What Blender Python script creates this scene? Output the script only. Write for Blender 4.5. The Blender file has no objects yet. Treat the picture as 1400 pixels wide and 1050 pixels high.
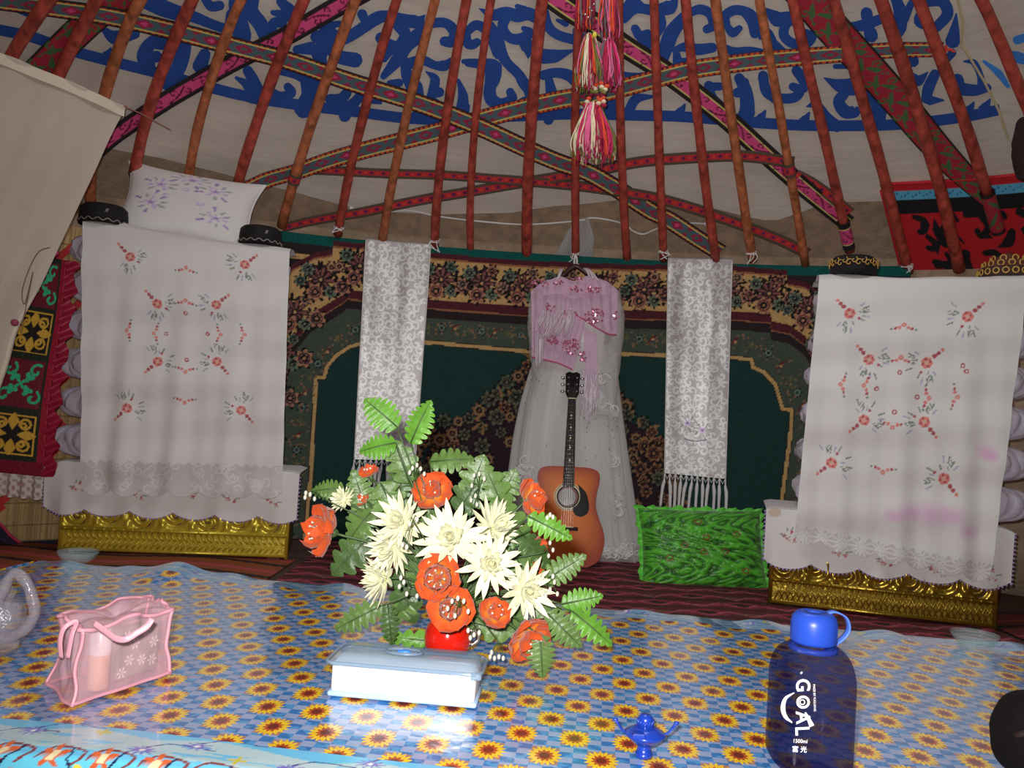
import bpy, bmesh, math, random
import numpy as np
from mathutils import Vector, Matrix, noise as mnoise
R = math.radians
SC = bpy.context.scene
COL = SC.collection
random.seed(7); RNG = np.random.default_rng(7)

# ------------------------------------------------------------------ camera
FPX = 1150.0
CAM = np.array([0.0, 0.0, 0.85])
_p = math.atan(43/FPX); _r = R(3.5)
_fw = np.array([0, math.cos(_p), math.sin(_p)]); _u0 = np.array([0, -math.sin(_p), math.cos(_p)]); _r0 = np.array([1.0, 0, 0])
_cr = _r0*math.cos(_r)+_u0*math.sin(_r); _cu = _u0*math.cos(_r)-_r0*math.sin(_r)
cd = bpy.data.cameras.new('camera'); cd.sensor_width = 36; cd.lens = FPX/1400*36; cd.clip_start = 0.05
cam = bpy.data.objects.new('camera', cd); COL.objects.link(cam)
M = Matrix.Identity(4)
for i in range(3):
    M[i][0], M[i][1], M[i][2], M[i][3] = _cr[i], _cu[i], -_fw[i], CAM[i]
cam.matrix_world = M
SC.camera = cam
# ------------------------------------------------------------------ world, lights, exposure
SC.view_settings.view_transform = 'Standard'; SC.view_settings.look = 'None'
SC.view_settings.exposure = -0.15; SC.view_settings.gamma = 1.0; SC.view_settings.use_curve_mapping = False
wd = bpy.data.worlds.new('world'); SC.world = wd; wd.use_nodes = True
wd.node_tree.nodes['Background'].inputs[0].default_value = (1.0, 0.97, 0.93, 1)
wd.node_tree.nodes['Background'].inputs[1].default_value = 0.16
fl = bpy.data.lights.new('camera_flash', 'SPOT'); fl.energy = 240; fl.color = (1.0, 0.97, 0.94)
fl.spot_size = R(112); fl.spot_blend = 1.0; fl.shadow_soft_size = 0.018
flo = bpy.data.objects.new('camera_flash', fl); COL.objects.link(flo)
flo.matrix_world = Matrix.Translation(Vector((-0.045, 0.0, 0.05))) @ M @ Matrix.Rotation(R(-5), 4, 'Y') @ Matrix.Rotation(R(3), 4, 'X')
# daylight that comes down through the crown opening of the roof
dl = bpy.data.lights.new('crown_daylight', 'AREA'); dl.shape = 'DISK'; dl.size = 1.3; dl.energy = 26; dl.color = (0.95, 0.97, 1.0)
dlo = bpy.data.objects.new('crown_daylight', dl); COL.objects.link(dlo); dlo.location = (0.2, 2.6, 3.72)

# ------------------------------------------------------------------ projection helpers (pixel of the photo -> point in the room)
def rays(px, py):
    px = np.asarray(px, float); py = np.asarray(py, float)
    return _fw + _cr*((px-700)/FPX)[..., None] + _cu*((525-py)/FPX)[..., None]
def proj(P):
    d = np.asarray(P, float)-CAM
    z = d@_fw
    return np.stack([700+FPX*(d@_cr)/z, 525-FPX*(d@_cu)/z], -1)
def at(px, py, Y):
    d = rays(px, py); return CAM + d*(np.asarray(Y)/d[..., 1])[..., None]
def onz(px, py, z):
    d = rays(px, py); return CAM + d*((z-CAM[2])/d[..., 2])[..., None]
# wall curve: rounded plan
WX, WY, WA, WB, WN = 0.3, 2.5, 3.6, 2.95, 2.5
def wxy(t, off=0.0):
    c = np.cos(t); s = np.sin(t)
    return np.stack([WX+(WA+off)*np.sign(c)*np.abs(c)**(2/WN), WY+(WB+off)*np.sign(s)*np.abs(s)**(2/WN)], -1)
def onwall(px, py, off):
    d = rays(px, py)
    lo = np.full(d.shape[:-1], 2.6); hi = np.full(d.shape[:-1], 9.0)
    for _ in range(46):
        m = (lo+hi)/2; P = CAM+d*m[..., None]
        F = (np.abs(P[..., 0]-WX)/(WA+off))**WN+(np.abs(P[..., 1]-WY)/(WB+off))**WN-1
        hi = np.where(F > 0, m, hi); lo = np.where(F > 0, lo, m)
    return CAM+d*((lo+hi)/2)[..., None]
_tt = np.linspace(R(4), R(176), 4000)
def arc_tab(off):
    p = wxy(_tt, off); s = np.concatenate([[0], np.cumsum(np.linalg.norm(np.diff(p, axis=0), axis=1))])
    return s[-1]-s      # arc length measured from the left end
_tab = {}
def u_of_xy(x, y, off):
    if off not in _tab: _tab[off] = arc_tab(off)
    # angle parameter of a point on the curve
    X = (np.asarray(x)-WX)/(WA+off); Y = (np.asarray(y)-WY)/(WB+off)
    t = np.arctan2(np.sign(Y)*np.abs(Y)**(WN/2), np.sign(X)*np.abs(X)**(WN/2))
    return np.interp(t, _tt, _tab[off])
def t_of_u(u, off):
    if off not in _tab: _tab[off] = arc_tab(off)
    return np.interp(u, _tab[off][::-1], _tt[::-1])
def uz(px, py, off):                      # pixel -> (arc length, height) on the wall
    P = onwall(np.asarray(px, float), np.asarray(py, float), off)
    return np.stack([u_of_xy(P[..., 0], P[..., 1], off), P[..., 2]], -1)
def wall3(u, z, off, extra=0.0):
    t = t_of_u(u, off); p = wxy(t, off+extra)
    return np.concatenate([p, np.broadcast_to(np.asarray(z, float), t.shape)[..., None]], -1)
# roof surface
Z0, ZK, KX, KY, RK = 1.88, 3.75, 0.2, 2.6, 0.75
def roof(t, s, off=0.0):
    t = np.asarray(t, float); s = np.asarray(s, float)[..., None]
    w = wxy(t, off); n = w-np.array([KX, KY]); n = n/np.linalg.norm(n, axis=-1, keepdims=True)
    k = np.array([KX, KY])+RK*n
    W3 = np.concatenate([w, np.full(w.shape[:-1]+(1,), Z0+off*.25)], -1)
    K3 = np.concatenate([k, np.full(w.shape[:-1]+(1,), ZK+off)], -1)
    Q3 = np.concatenate([w+(k-w)*0.35, np.full(w.shape[:-1]+(1,), Z0+(ZK-Z0)*0.38+off*.8)], -1)
    return W3*(1-s)**2+2*Q3*s*(1-s)+K3*s**2
_gt, _gs = np.meshgrid(np.linspace(R(5), R(175), 260), np.linspace(-0.12, 1, 110))
def roof_ts(px, py, off=0.0):             # pixel -> (angle, rise) on the roof
    q = np.stack([np.asarray(px, float).ravel(), np.asarray(py, float).ravel()], -1)
    G = proj(roof(_gt.ravel(), _gs.ravel(), off)); g = np.stack([_gt.ravel(), _gs.ravel()], -1)
    ok = roof(_gt.ravel(), _gs.ravel(), off)[:, 1] > 1.2
    G = np.where(ok[:, None], G, 1e6)
    ts = np.array([g[np.argmin(((G-a)**2).sum(1))] for a in q])
    for _ in range(8):
        f0 = proj(roof(ts[:, 0], ts[:, 1], off))-q
        e = 1e-4
        a = (proj(roof(ts[:, 0]+e, ts[:, 1], off))-q-f0)/e; b = (proj(roof(ts[:, 0], ts[:, 1]+e, off))-q-f0)/e
        det = a[:, 0]*b[:, 1]-a[:, 1]*b[:, 0]; det = np.where(np.abs(det) < 1e-6, 1e-6, det)
        dt = (-f0[:, 0]*b[:, 1]+f0[:, 1]*b[:, 0])/det; ds = (-a[:, 0]*f0[:, 1]+a[:, 1]*f0[:, 0])/det
        ts = ts+np.clip(np.stack([dt, ds], -1), -.2, .2)
    return ts

# ------------------------------------------------------------------ mesh helpers
ORG = {}
LOCAL = set()
def lin(c):
    c = np.asarray(c, float)/255.0
    return np.where(c <= 0.04045, c/12.92, ((c+0.055)/1.055)**2.4)
def S(r, g, b, k=1.0):
    return tuple(np.clip(lin((r, g, b))/k, 0, .93))
def thing(name, label, cat, loc=(0, 0, 0), mat=None, group=None):
    o = bpy.data.objects.new(name, None); COL.objects.link(o); o.empty_display_size = .05
    if mat is not None:
        o.matrix_world = mat; LOCAL.add(o.name)
    else:
        o.location = [float(a) for a in loc]
    ORG[o.name] = np.array([0., 0, 0] if mat is not None else [float(a) for a in loc])
    tag(o, label, cat, group); return o
def tag(o, label, cat, group=None):
    o['label'] = label; o['category'] = cat
    if group: o['group'] = group
    return o
def link(name, me, parent):
    o = bpy.data.objects.new(name, me); COL.objects.link(o)
    if parent is not None:
        o.parent = parent; ORG[o.name] = ORG[parent.name]
    else: ORG[o.name] = np.zeros(3)
    return o
def O(name, vf, mat, parent=None, smooth=False, cols=None, kind=None, label=None, base=None):
    """one mesh object from (verts, faces); world coordinates are made relative to the thing's base"""
    v, f = vf; v = np.asarray(v, float).reshape(-1, 3)
    org = ORG[parent.name] if parent is not None else (np.asarray(base, float) if base is not None else np.zeros(3))
    me = bpy.data.meshes.new(name); me.from_pydata((v-org).tolist(), [], [tuple(int(i) for i in q) for q in f])
    if cols is not None:
        a = me.color_attributes.new('Col', 'FLOAT_COLOR', 'POINT'); c = np.ones((len(v), 4)); c[:, :np.asarray(cols).shape[1]] = cols
        a.data.foreach_set('color', c.ravel())
    me.materials.append(mat)
    if smooth: me.polygons.foreach_set('use_smooth', [True]*len(me.polygons))
    me.update()
    o = link(name, me, parent)
    if parent is None and base is not None: o.location = [float(a) for a in org]; ORG[o.name] = org
    if kind: o['kind'] = kind
    if label: o['label'] = label
    return o
def gridfaces(nu, nv, closed_u=False):
    i = np.arange(nv-1)[:, None]*nu; j = np.arange(nu if closed_u else nu-1)[None, :]; j2 = (j+1) % nu
    return np.stack([(i+j), (i+j2), (i+nu+j2), (i+nu+j)], -1).reshape(-1, 4)
def G(name, XYZ, mat, parent=None, cols=None, smooth=True, closed=False, kind=None, label=None, base=None):
    """big regular grid (rows x columns x 3) as one mesh"""
    nv, nu = XYZ.shape[:2]; org = ORG[parent.name] if parent is not None else (np.asarray(base, float) if base is not None else np.zeros(3))
    v = (XYZ.reshape(-1, 3)-org).astype(np.float32); f = gridfaces(nu, nv, closed).astype(np.int32)
    me = bpy.data.meshes.new(name); me.vertices.add(len(v)); me.vertices.foreach_set('co', v.ravel())
    me.loops.add(f.size); me.loops.foreach_set('vertex_index', f.ravel())
    me.polygons.add(len(f)); me.polygons.foreach_set('loop_start', np.arange(0, f.size, 4, dtype=np.int32))
    me.polygons.foreach_set('loop_total', np.full(len(f), 4, dtype=np.int32))
    if smooth: me.polygons.foreach_set('use_smooth', np.ones(len(f), bool))
    me.update(calc_edges=True)
    if cols is not None:
        a = me.color_attributes.new('Col', 'FLOAT_COLOR', 'POINT'); c = np.ones((len(v), 4), np.float32); cc = cols.reshape(-1, cols.shape[-1]); c[:, :cc.shape[1]] = cc
        a.data.foreach_set('color', c.ravel())
    me.materials.append(mat)
    o = link(name, me, parent)
    if parent is None and base is not None: o.location = [float(a) for a in org]; ORG[o.name] = org
    if kind: o['kind'] = kind
    if label: o['label'] = label
    return o
def join(*vfs):
    V = []; F = []; n = 0
    for v, f in vfs:
        v = np.asarray(v, float).reshape(-1, 3); V.append(v); F += [tuple(int(i)+n for i in q) for q in f]; n += len(v)
    return (np.concatenate(V) if V else np.zeros((0, 3)), F)
def box(x0, x1, y0, y1, z0, z1):
    v = [(x, y, z) for z in (z0, z1) for y in (y0, y1) for x in (x0, x1)]
    return v, [(0, 2, 3, 1), (4, 5, 7, 6), (0, 1, 5, 4), (2, 6, 7, 3), (0, 4, 6, 2), (1, 3, 7, 5)]
def rbox(x0, x1, y0, y1, z0, z1, b=.01, seg=2):
    bm = bmesh.new(); v, f = box(x0, x1, y0, y1, z0, z1)
    vs = [bm.verts.new(p) for p in v]
    for q in f: bm.faces.new([vs[i] for i in q])
    bmesh.ops.bevel(bm, geom=bm.edges[:], offset=b, segments=seg, affect='EDGES', profile=.5)
    bm.verts.index_update()
    r = ([tuple(a.co) for a in bm.verts], [tuple(a.index for a in q.verts) for q in bm.faces]); bm.free(); return r
def tube(path, r, n=8, cap=True):
    P = np.asarray(path, float); m = len(P); rr = np.broadcast_to(np.asarray(r, float), (m,))
    T = np.gradient(P, axis=0); T /= np.linalg.norm(T, axis=1, keepdims=True)+1e-12
    a = np.array([0, 0, 1.]) if abs(T[0][2]) < .9 else np.array([1., 0, 0])
    N = []
    for t in T:
        a = a-t*np.dot(a, t); a = a/(np.linalg.norm(a)+1e-12); N.append(a)
    N = np.array(N); B = np.cross(T, N)
    an = np.linspace(0, 2*math.pi, n, endpoint=False)
    V = (P[:, None]+rr[:, None, None]*(np.cos(an)[None, :, None]*N[:, None]+np.sin(an)[None, :, None]*B[:, None])).reshape(-1, 3)
    F = gridfaces(n, m, True).tolist()
    if cap: F += [list(range(n))[::-1], list(range((m-1)*n, m*n))]
    return V, F
def lathe(prof, n=32, c=(0, 0, 0), expn=None):
    an = np.linspace(0, 2*math.pi, n, endpoint=False); V = []
    for r, z in prof:
        ca, sa = np.cos(an), np.sin(an)
        if expn:
            ca, sa = np.sign(ca)*np.abs(ca)**(2/expn), np.sign(sa)*np.abs(sa)**(2/expn)
        V.append(np.stack([c[0]+r*ca, c[1]+r*sa, np.full(n, c[2]+z)], -1))
    return np.concatenate(V), gridfaces(n, len(prof), True).tolist()
def cr(pts, n=8):
    """Catmull-Rom through rows of numbers"""
    P = np.asarray(pts, float)
    if len(P) < 3: return np.array([P[0]+(P[-1]-P[0])*k for k in np.linspace(0, 1, n+1)])
    Q = np.vstack([2*P[0]-P[1], P, 2*P[-1]-P[-2]]); out = []
    for i in range(1, len(Q)-2):
        for k in np.arange(n)/n:
            a, b, c, d = Q[i-1], Q[i], Q[i+1], Q[i+2]
            out.append(.5*(2*b+(c-a)*k+(2*a-5*b+4*c-d)*k*k+(3*b-a-3*c+d)*k**3))
    out.append(P[-1]); return np.array(out)
def sphere(c, r, nu=10, nv=7):
    th = np.linspace(0, math.pi, nv); r = np.broadcast_to(np.asarray(r, float), (3,))
    an = np.linspace(0, 2*math.pi, nu, endpoint=False)
    V = np.stack([np.sin(th)[:, None]*np.cos(an), np.sin(th)[:, None]*np.sin(an), np.cos(th)[:, None]*np.ones(nu)], -1).reshape(-1, 3)
    return V*r+np.asarray(c, float), gridfaces(nu, nv, True).tolist()
def vnoise(P, sc, seed=0.0):
    P = np.asarray(P, float); o = np.empty(P.shape[:-1]); f = P.reshape(-1, 3); w = o.ravel()
    for i, p in enumerate(f): w[i] = mnoise.noise(Vector((p[0]*sc+seed, p[1]*sc-seed, p[2]*sc+2*seed)))
    return w.reshape(P.shape[:-1])

# ------------------------------------------------------------------ flat print: a small painter whose dots become the colours of mesh points
class Canvas:
    def __init__(s, w, h, res, base):
        s.w, s.h = w, h; s.nx = int(round(w/res))+1; s.ny = int(round(h/res))+1
        s.x = np.linspace(0, w, s.nx); s.y = np.linspace(0, h, s.ny); s.X, s.Y = np.meshgrid(s.x, s.y)
        s.c = np.empty((s.ny, s.nx, 4)); s.c[:] = tuple(base)+(1.0,)
    def win(s, x0, x1, y0, y1):
        i0, i1 = np.searchsorted(s.x, [x0, x1]); j0, j1 = np.searchsorted(s.y, [y0, y1])
        return slice(max(j0-1, 0), j1+1), slice(max(i0-1, 0), i1+1)
    def put(s, sl, m, col): 
        a = s.c[sl]; a[..., :len(col)][m] = col
    def rect(s, x0, x1, y0, y1, col):
        sl = s.win(x0, x1, y0, y1); s.put(sl, (s.X[sl] >= x0) & (s.X[sl] <= x1) & (s.Y[sl] >= y0) & (s.Y[sl] <= y1), col)
    def disc(s, x, y, r, col, r2=None, sx=1.0):
        sl = s.win(x-r*max(1, sx), x+r*max(1, sx), y-r, y+r); d = np.hypot((s.X[sl]-x)/sx, s.Y[sl]-y); m = d <= r
        if r2: m &= d >= r2
        s.put(sl, m, col)
    def rosette(s, x, y, r, col, n=6, ph=0., depth=.25):
        sl = s.win(x-r*1.3, x+r*1.3, y-r*1.3, y+r*1.3); dx, dy = s.X[sl]-x, s.Y[sl]-y
        s.put(sl, np.hypot(dx, dy) <= r*(1-depth+depth*np.cos(n*(np.arctan2(dy, dx)-ph))), col)
    def poly(s, pts, col):
        P = np.asarray(pts, float); sl = s.win(P[:, 0].min(), P[:, 0].max(), P[:, 1].min(), P[:, 1].max())
        X, Y = s.X[sl], s.Y[sl]; m = np.zeros(X.shape, bool)
        for (x0, y0), (x1, y1) in zip(P, np.roll(P, -1, 0)):
            if y0 == y1: continue
            m ^= ((y0 > Y) != (y1 > Y)) & (X < (x1-x0)*(Y-y0)/(y1-y0)+x0)
        s.put(sl, m, col)
    def stroke(s, pts, w, col, n=6):
        P = cr(pts, n); ww = np.interp(np.linspace(0, 1, len(P)), np.linspace(0, 1, np.size(w)), np.atleast_1d(w)) if np.size(w) > 1 else np.full(len(P), float(np.atleast_1d(w)[0]))
        mw = ww.max(); sl = s.win(P[:, 0].min()-mw, P[:, 0].max()+mw, P[:, 1].min()-mw, P[:, 1].max()+mw)
        X, Y = s.X[sl], s.Y[sl]; m = np.zeros(X.shape, bool)
        for a, b, w0, w1 in zip(P[:-1], P[1:], ww[:-1], ww[1:]):
            d = b-a; L = d@d+1e-12; t = np.clip(((X-a[0])*d[0]+(Y-a[1])*d[1])/L, 0, 1)
            m |= np.hypot(X-a[0]-t*d[0], Y-a[1]-t*d[1]) <= (w0+(w1-w0)*t)/2
        s.put(sl, m, col)
    def sdist(s, pts):
        d = np.full(s.X.shape, 9.0); P = np.asarray(pts, float)
        for a, b in zip(P[:-1], P[1:]):
            q = b-a; L = q@q+1e-12; t = np.clip(((s.X-a[0])*q[0]+(s.Y-a[1])*q[1])/L, 0, 1)
            d = np.minimum(d, np.hypot(s.X-a[0]-t*q[0], s.Y-a[1]-t*q[1]))
        return d
def spiral(x, y, r, a0, turns, sgn=1, n=14):
    k = np.linspace(0, 1, n); a = a0+sgn*turns*2*math.pi*k; rr = r*(1-.8*k)
    return np.stack([x+rr*np.cos(a), y+rr*np.sin(a)], -1)

# ------------------------------------------------------------------ materials
def P(name, col=(.5, .5, .5), rough=.6, metal=0., var=0., vscale=20., bump=0., bscale=200., attr=False, spec=.5, coat=0., trans=None, sheen=0., alpha_attr=False, ior=None, stretch=None):
    m = bpy.data.materials.new(name); m.use_nodes = True; t = m.node_tree; n = t.nodes; l = t.links
    b = n['Principled BSDF']; out = n['Material Output']
    b.inputs['Roughness'].default_value = rough; b.inputs['Metallic'].default_value = metal
    b.inputs['Specular IOR Level'].default_value = spec; b.inputs['Coat Weight'].default_value = coat; b.inputs['Coat Roughness'].default_value = .08
    if sheen: b.inputs['Sheen Weight'].default_value = sheen
    tc = n.new('ShaderNodeTexCoord'); src = tc.outputs['Object']
    if stretch:
        mp = n.new('ShaderNodeMapping'); mp.inputs['Scale'].default_value = stretch; l.new(src, mp.inputs[0]); src = mp.outputs[0]
    if attr:
        a = n.new('ShaderNodeAttribute'); a.attribute_name = 'Col'; c = a.outputs['Color']
    else:
        a = n.new('ShaderNodeRGB'); a.outputs[0].default_value = tuple(col)+(1,); c = a.outputs[0]
    if var:
        t1 = n.new('ShaderNodeTexNoise'); t1.inputs['Scale'].default_value = vscale; t1.inputs['Detail'].default_value = 4; l.new(src, t1.inputs['Vector'])
        mr = n.new('ShaderNodeMapRange'); mr.inputs[1].default_value = .25; mr.inputs[2].default_value = .75; mr.inputs[3].default_value = 1-var; mr.inputs[4].default_value = 1+var
        l.new(t1.outputs[0], mr.inputs[0])
        mx = n.new('ShaderNodeVectorMath'); mx.operation = 'SCALE'; l.new(c, mx.inputs[0]); l.new(mr.outputs[0], mx.inputs['Scale']); c = mx.outputs[0]
    l.new(c, b.inputs['Base Color'])
    if bump:
        t2 = n.new('ShaderNodeTexNoise'); t2.inputs['Scale'].default_value = bscale; t2.inputs['Detail'].default_value = 3; l.new(src, t2.inputs['Vector'])
        bp = n.new('ShaderNodeBump'); bp.inputs['Strength'].default_value = bump; bp.inputs['Distance'].default_value = .01
        l.new(t2.outputs[0], bp.inputs['Height']); l.new(bp.outputs[0], b.inputs['Normal'])
    if trans is not None or alpha_attr:
        tr = n.new('ShaderNodeBsdfTransparent'); ms = n.new('ShaderNodeMixShader')
        if alpha_attr: l.new(a.outputs['Alpha'], ms.inputs[0])
        else: ms.inputs[0].default_value = trans[0]; tr.inputs[0].default_value = tuple(trans[1])+(1,)
        l.new(tr.outputs[0], ms.inputs[1]); l.new(b.outputs[0], ms.inputs[2]); l.new(ms.outputs[0], out.inputs[0])
    return m
# =================================================================== THE YURT: floor, wall, roof
MF_felt = P('grey_brown_felt', S(122, 105, 88, .42), .95, var=.25, vscale=14, bump=.5, bscale=60)
MF_floor = P('beaten_floor_felt', S(48, 34, 28, .3), .95, var=.3, vscale=9, bump=.4, bscale=50)
M_lining = P('white_cotton_lining', S(168, 162, 153, .52), .85, var=.10, vscale=2.2, bump=.35, bscale=9, stretch=(1, 1, 6))
M_blue = P('blue_felt_applique', S(28, 62, 128, .5), .85, var=.1, vscale=30)
M_bright = P('bright_blue_cloth', S(50, 110, 190, .5), .6, var=.1)
M_pole = P('red_painted_wood', S(126, 52, 42, .40), .5, var=.6, vscale=22, bump=.25, bscale=40, stretch=(1, 1, .25))
M_pole2 = P('worn_red_wood', S(132, 76, 48, .40), .55, var=.6, vscale=24, bump=.25, bscale=40, stretch=(1, 1, .25))
M_string = P('white_string', S(205, 195, 185, .5), .9)
M_attr = P('printed_cloth', rough=.85, attr=True, var=.08, vscale=150, bump=.15, bscale=300)
M_band = P('woven_wool_band', rough=.9, attr=True, var=.15, vscale=200, bump=.3, bscale=250)
M_reed = P('reed_mat', rough=.8, attr=True, var=.15, vscale=60)
M_slat = P('red_lattice_wood', S(160, 36, 40, .45), .55, var=.2, vscale=20)

_ta = np.linspace(R(-180), R(180), 121)
_w = wxy(_ta, .12)
fl_v = [(WX, WY, 0)]+[(a, b, 0) for a, b in _w]
floor_ = O('floor', (fl_v, [(0, i+1, i+2) for i in range(120)]+[(0, 121, 1)]), MF_floor); floor_['kind'] = 'structure'
# felt wall, with thickness
zz = np.linspace(0, 2.35, 10)
def wallgrid(ta, z, off): 
    w = wxy(ta, off); return np.concatenate([np.broadcast_to(w[None], (len(z),)+w.shape), np.broadcast_to(z[:, None, None], (len(z), len(ta), 1))], -1)
wb = G('wall_back', wallgrid(np.linspace(R(-66), R(246), 150), zz, .07), MF_felt); wb['kind'] = 'structure'
sd = wb.modifiers.new('thickness', 'SOLIDIFY'); sd.thickness = .03; sd.offset = -1
# reed mat and lattice on the left
u0, u1 = uz(-60, 600, 0.0)[0], uz(420, 600, 0.0)[0]
cv = Canvas(u1-u0, 1.75, .006, S(150, 125, 85, .42))
for i in range(cv.nx):
    cv.c[:, i, :3] *= RNG.uniform(.55, 1.15)
for z in np.arange(.08, 1.75, .12): cv.rect(0, 9, z, z+.008, S(95, 75, 50, .42))
wl = G('wall_left', wall3(u0+cv.X, .01+cv.Y, 0.0, 0.02), M_reed, cols=cv.c); wl['kind'] = 'structure'
def slat(ua, za, ub, zb, off):
    k = np.linspace(0, 1, 12); u = ua+(ub-ua)*k; z = za+(zb-za)*k
    keep = (z > .03) & (z < 1.85)
    if keep.sum() < 2: return
    z = z[keep]; u = u[keep]; d = np.array([ub-ua, zb-za]); d /= np.linalg.norm(d); nn = np.array([-d[1], d[0]])*.017
    rows = []
    for sgn, ex in ((-1, .006), (1, .006), (1, -.006), (-1, -.006)):
        rows.append(wall3(u+nn[0]*sgn, z+nn[1]*sgn, 0.0, -off+ex))
    V = np.stack(rows, 1).reshape(-1, 3); m = len(u)
    O('lattice_slat', (V, gridfaces(4, m, True).tolist()+[(0, 1, 2, 3), (4*m-1, 4*m-2, 4*m-3, 4*m-4)]), M_slat, wl)
pitch = .33
for k in range(-5, 6):
    ua = u0+.05+k*pitch
    slat(ua, .02, ua+1.6, 1.85, .012); slat(ua+1.65, .02, ua+.05, 1.85, .026)

# roof: felt skin, white lining with blue applique, poles
ts_edge = roof_ts([-40, 60, 150, 220, 300, 400, 500, 600, 700, 780, 860, 960, 1040, 1060, 1130, 1200, 1300, 1400],
                  [190, 195, 203, 216, 236, 262, 288, 293, 291, 280, 271, 281, 301, 302, 277, 275, 280, 285], .06)
o_ = np.argsort(ts_edge[:, 0]); te, se = ts_edge[o_, 0], ts_edge[o_, 1]
def grid_roof(ta, s0, s1, ns, off):
    k = np.linspace(0, 1, ns)[:, None]; s = s0[None]+(s1-s0[None])*k; T = np.broadcast_to(ta[None], s.shape)
    return roof(T, s, off)
ta = np.linspace(R(-80), R(260), 240)
ceiling = G('ceiling', grid_roof(ta, np.interp(ta, te, se), 1.0, 40, .06), M_lining); ceiling['kind'] = 'structure'
felt = G('felt_roof_cover', grid_roof(ta, np.full(240, -.03), 1.0, 30, .11), MF_felt, ceiling, label='grey-brown felt showing below the white roof lining')
sd = felt.modifiers.new('thickness', 'SOLIDIFY'); sd.thickness = .03; sd.offset = 1
# crown ring, out of the picture above
an = np.linspace(0, 2*math.pi, 49)
O('crown_ring', tube(np.stack([KX+RK*np.cos(an), KY+RK*np.sin(an), np.full(49, ZK)], -1), .05, 8, False), M_pole, ceiling, True)

POLES = [((65, 0), (17, 75), .030, 0), ((132, 0), (80, 103), .030, 0), ((190, 0), (142, 132), .030, 1), ((262, 0), (185, 230), .031, 0), ((329, 0), (257, 250), .027, 1),
 ((415, 0), (324, 257), .031, 0), ((486, 0), (387, 302), .030, 1), ((542, 0), (463, 314), .028, 0), ((595, 0), (523, 326), .028, 1), ((638, 0), (594, 334), .029, 0),
 ((671, 0), (643, 342), .024, 0), ((741, 0), (720, 347), .035, 0), ((793, 0), (787, 348), .026, 0), ((846, 0), (857, 350), .027, 0), ((894, 0), (907, 348), .027, 0),
 ((937, 0), (978, 352), .029, 0), ((978, 0), (1028, 350), .029, 1), ((1038, 0), (1100, 355), .026, 1), ((1083, 0), (1160, 335), .029, 0), ((1140, 0), (1240, 365), .031, 0),
 ((1205, 0), (1310, 362), .034, 0), ((1256, 0), (1348, 258), .031, 0), ((1342, 0), (1402, 140), .029, 0)]
pole_ts = {}
for i, (a, b, r, w) in enumerate(POLES):
    ts = roof_ts([a[0], b[0]], [a[1], b[1]], 0.0); (t1, s1), (t0, s0) = ts
    k = np.linspace((max(-.02, s0-.02) if b[1] > 225 else -.02), .97, 18)
    t = t0+(t1-t0)*(k-s0)/(s1-s0)
    # beyond the picture the pole runs on towards the crown
    t = np.where(k > s1, t1+(t1-t0)/(s1-s0)*(k-s1)*.6, t)
    q = roof(t, k, 0.0); q[:, 2] += .004*np.sin(k*25+i*2)
    O('roof_pole', tube(q, r*(.86+.14*np.cos(k*2.2))*(1+.05*np.sin(k*37+i)), 9), M_pole2 if w else M_pole, ceiling, True)
    pole_ts[i] = (t0, s0, t1, s1)
def pole_pt(i, py):
    t0, s0, t1, s1 = pole_ts[i]; ks = np.linspace(-.02, .6, 200); q = roof(t0+(t1-t0)*(ks-s0)/(s1-s0), ks)
    return q[np.argmin(np.abs(proj(q)[:, 1]-py))]
for i, py in ((7, 312), (9, 331), (12, 347), (14, 345), (16, 347), (19, 364)):
    c = pole_pt(i, py); r = POLES[i][2]+.004; parts = []
    for k in range(3):
        a = np.linspace(0, 2*math.pi, 15); parts.append(tube(np.stack([c[0]+r*np.cos(a), c[1]+r*np.sin(a), c[2]-.006+k*.007+.004*np.sin(a+k)], -1), .0035, 5, False))
    for k in range(3):
        x = RNG.uniform(-1, 1, 3); parts.append(tube(cr([[c[0]+.02*x[0], c[1]-r, c[2]], [c[0]+.035*x[0], c[1]-r-.012, c[2]-.02+.02*x[2]], [c[0]+.045*x[1], c[1]-r-.008, c[2]-.05+.03*x[2]]], 4), .003, 5))
    O('tie_string', join(*parts), M_string, ceiling, label='white string tied round a pole foot')

# blue scroll applique on the lining
def ribbon_px(pts, w, off, capped=True, n=6):
    """a felt ribbon on the roof lining with a soft outline, given as its centre line and widths"""
    C = cr(np.array(pts, float), n); m = len(C); ww = np.interp(np.linspace(0, 1, m), np.linspace(0, 1, np.size(w)), np.atleast_1d(w)) if np.size(w) > 1 else np.full(m, float(np.atleast_1d(w)[0]))
    if capped:   # rounded ends
        e0 = C[0]-C[1]; e0 /= np.linalg.norm(e0)+1e-9; e1 = C[-1]-C[-2]; e1 /= np.linalg.norm(e1)+1e-9
        C = np.vstack([C[0]+e0*ww[0]*.45, C[0]+e0*ww[0]*.28, C, C[-1]+e1*ww[-1]*.28, C[-1]+e1*ww[-1]*.45]); ww = np.concatenate([[ww[0]*.2, ww[0]*.8], ww, [ww[-1]*.8, ww[-1]*.2]])
    T = np.gradient(C, axis=0); T /= np.linalg.norm(T, axis=1, keepdims=True)+1e-9; N = np.stack([-T[:, 1], T[:, 0]], -1)
    L = C+N*ww[:, None]/2; Rr = C-N*ww[:, None]/2
    Q = np.stack([L, Rr], 1).reshape(-1, 2); ts = roof_ts(Q[:, 0], Q[:, 1], off)
    return roof(ts[:, 0], ts[:, 1], off), gridfaces(2, len(C)).tolist()
SK = 5.833
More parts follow.
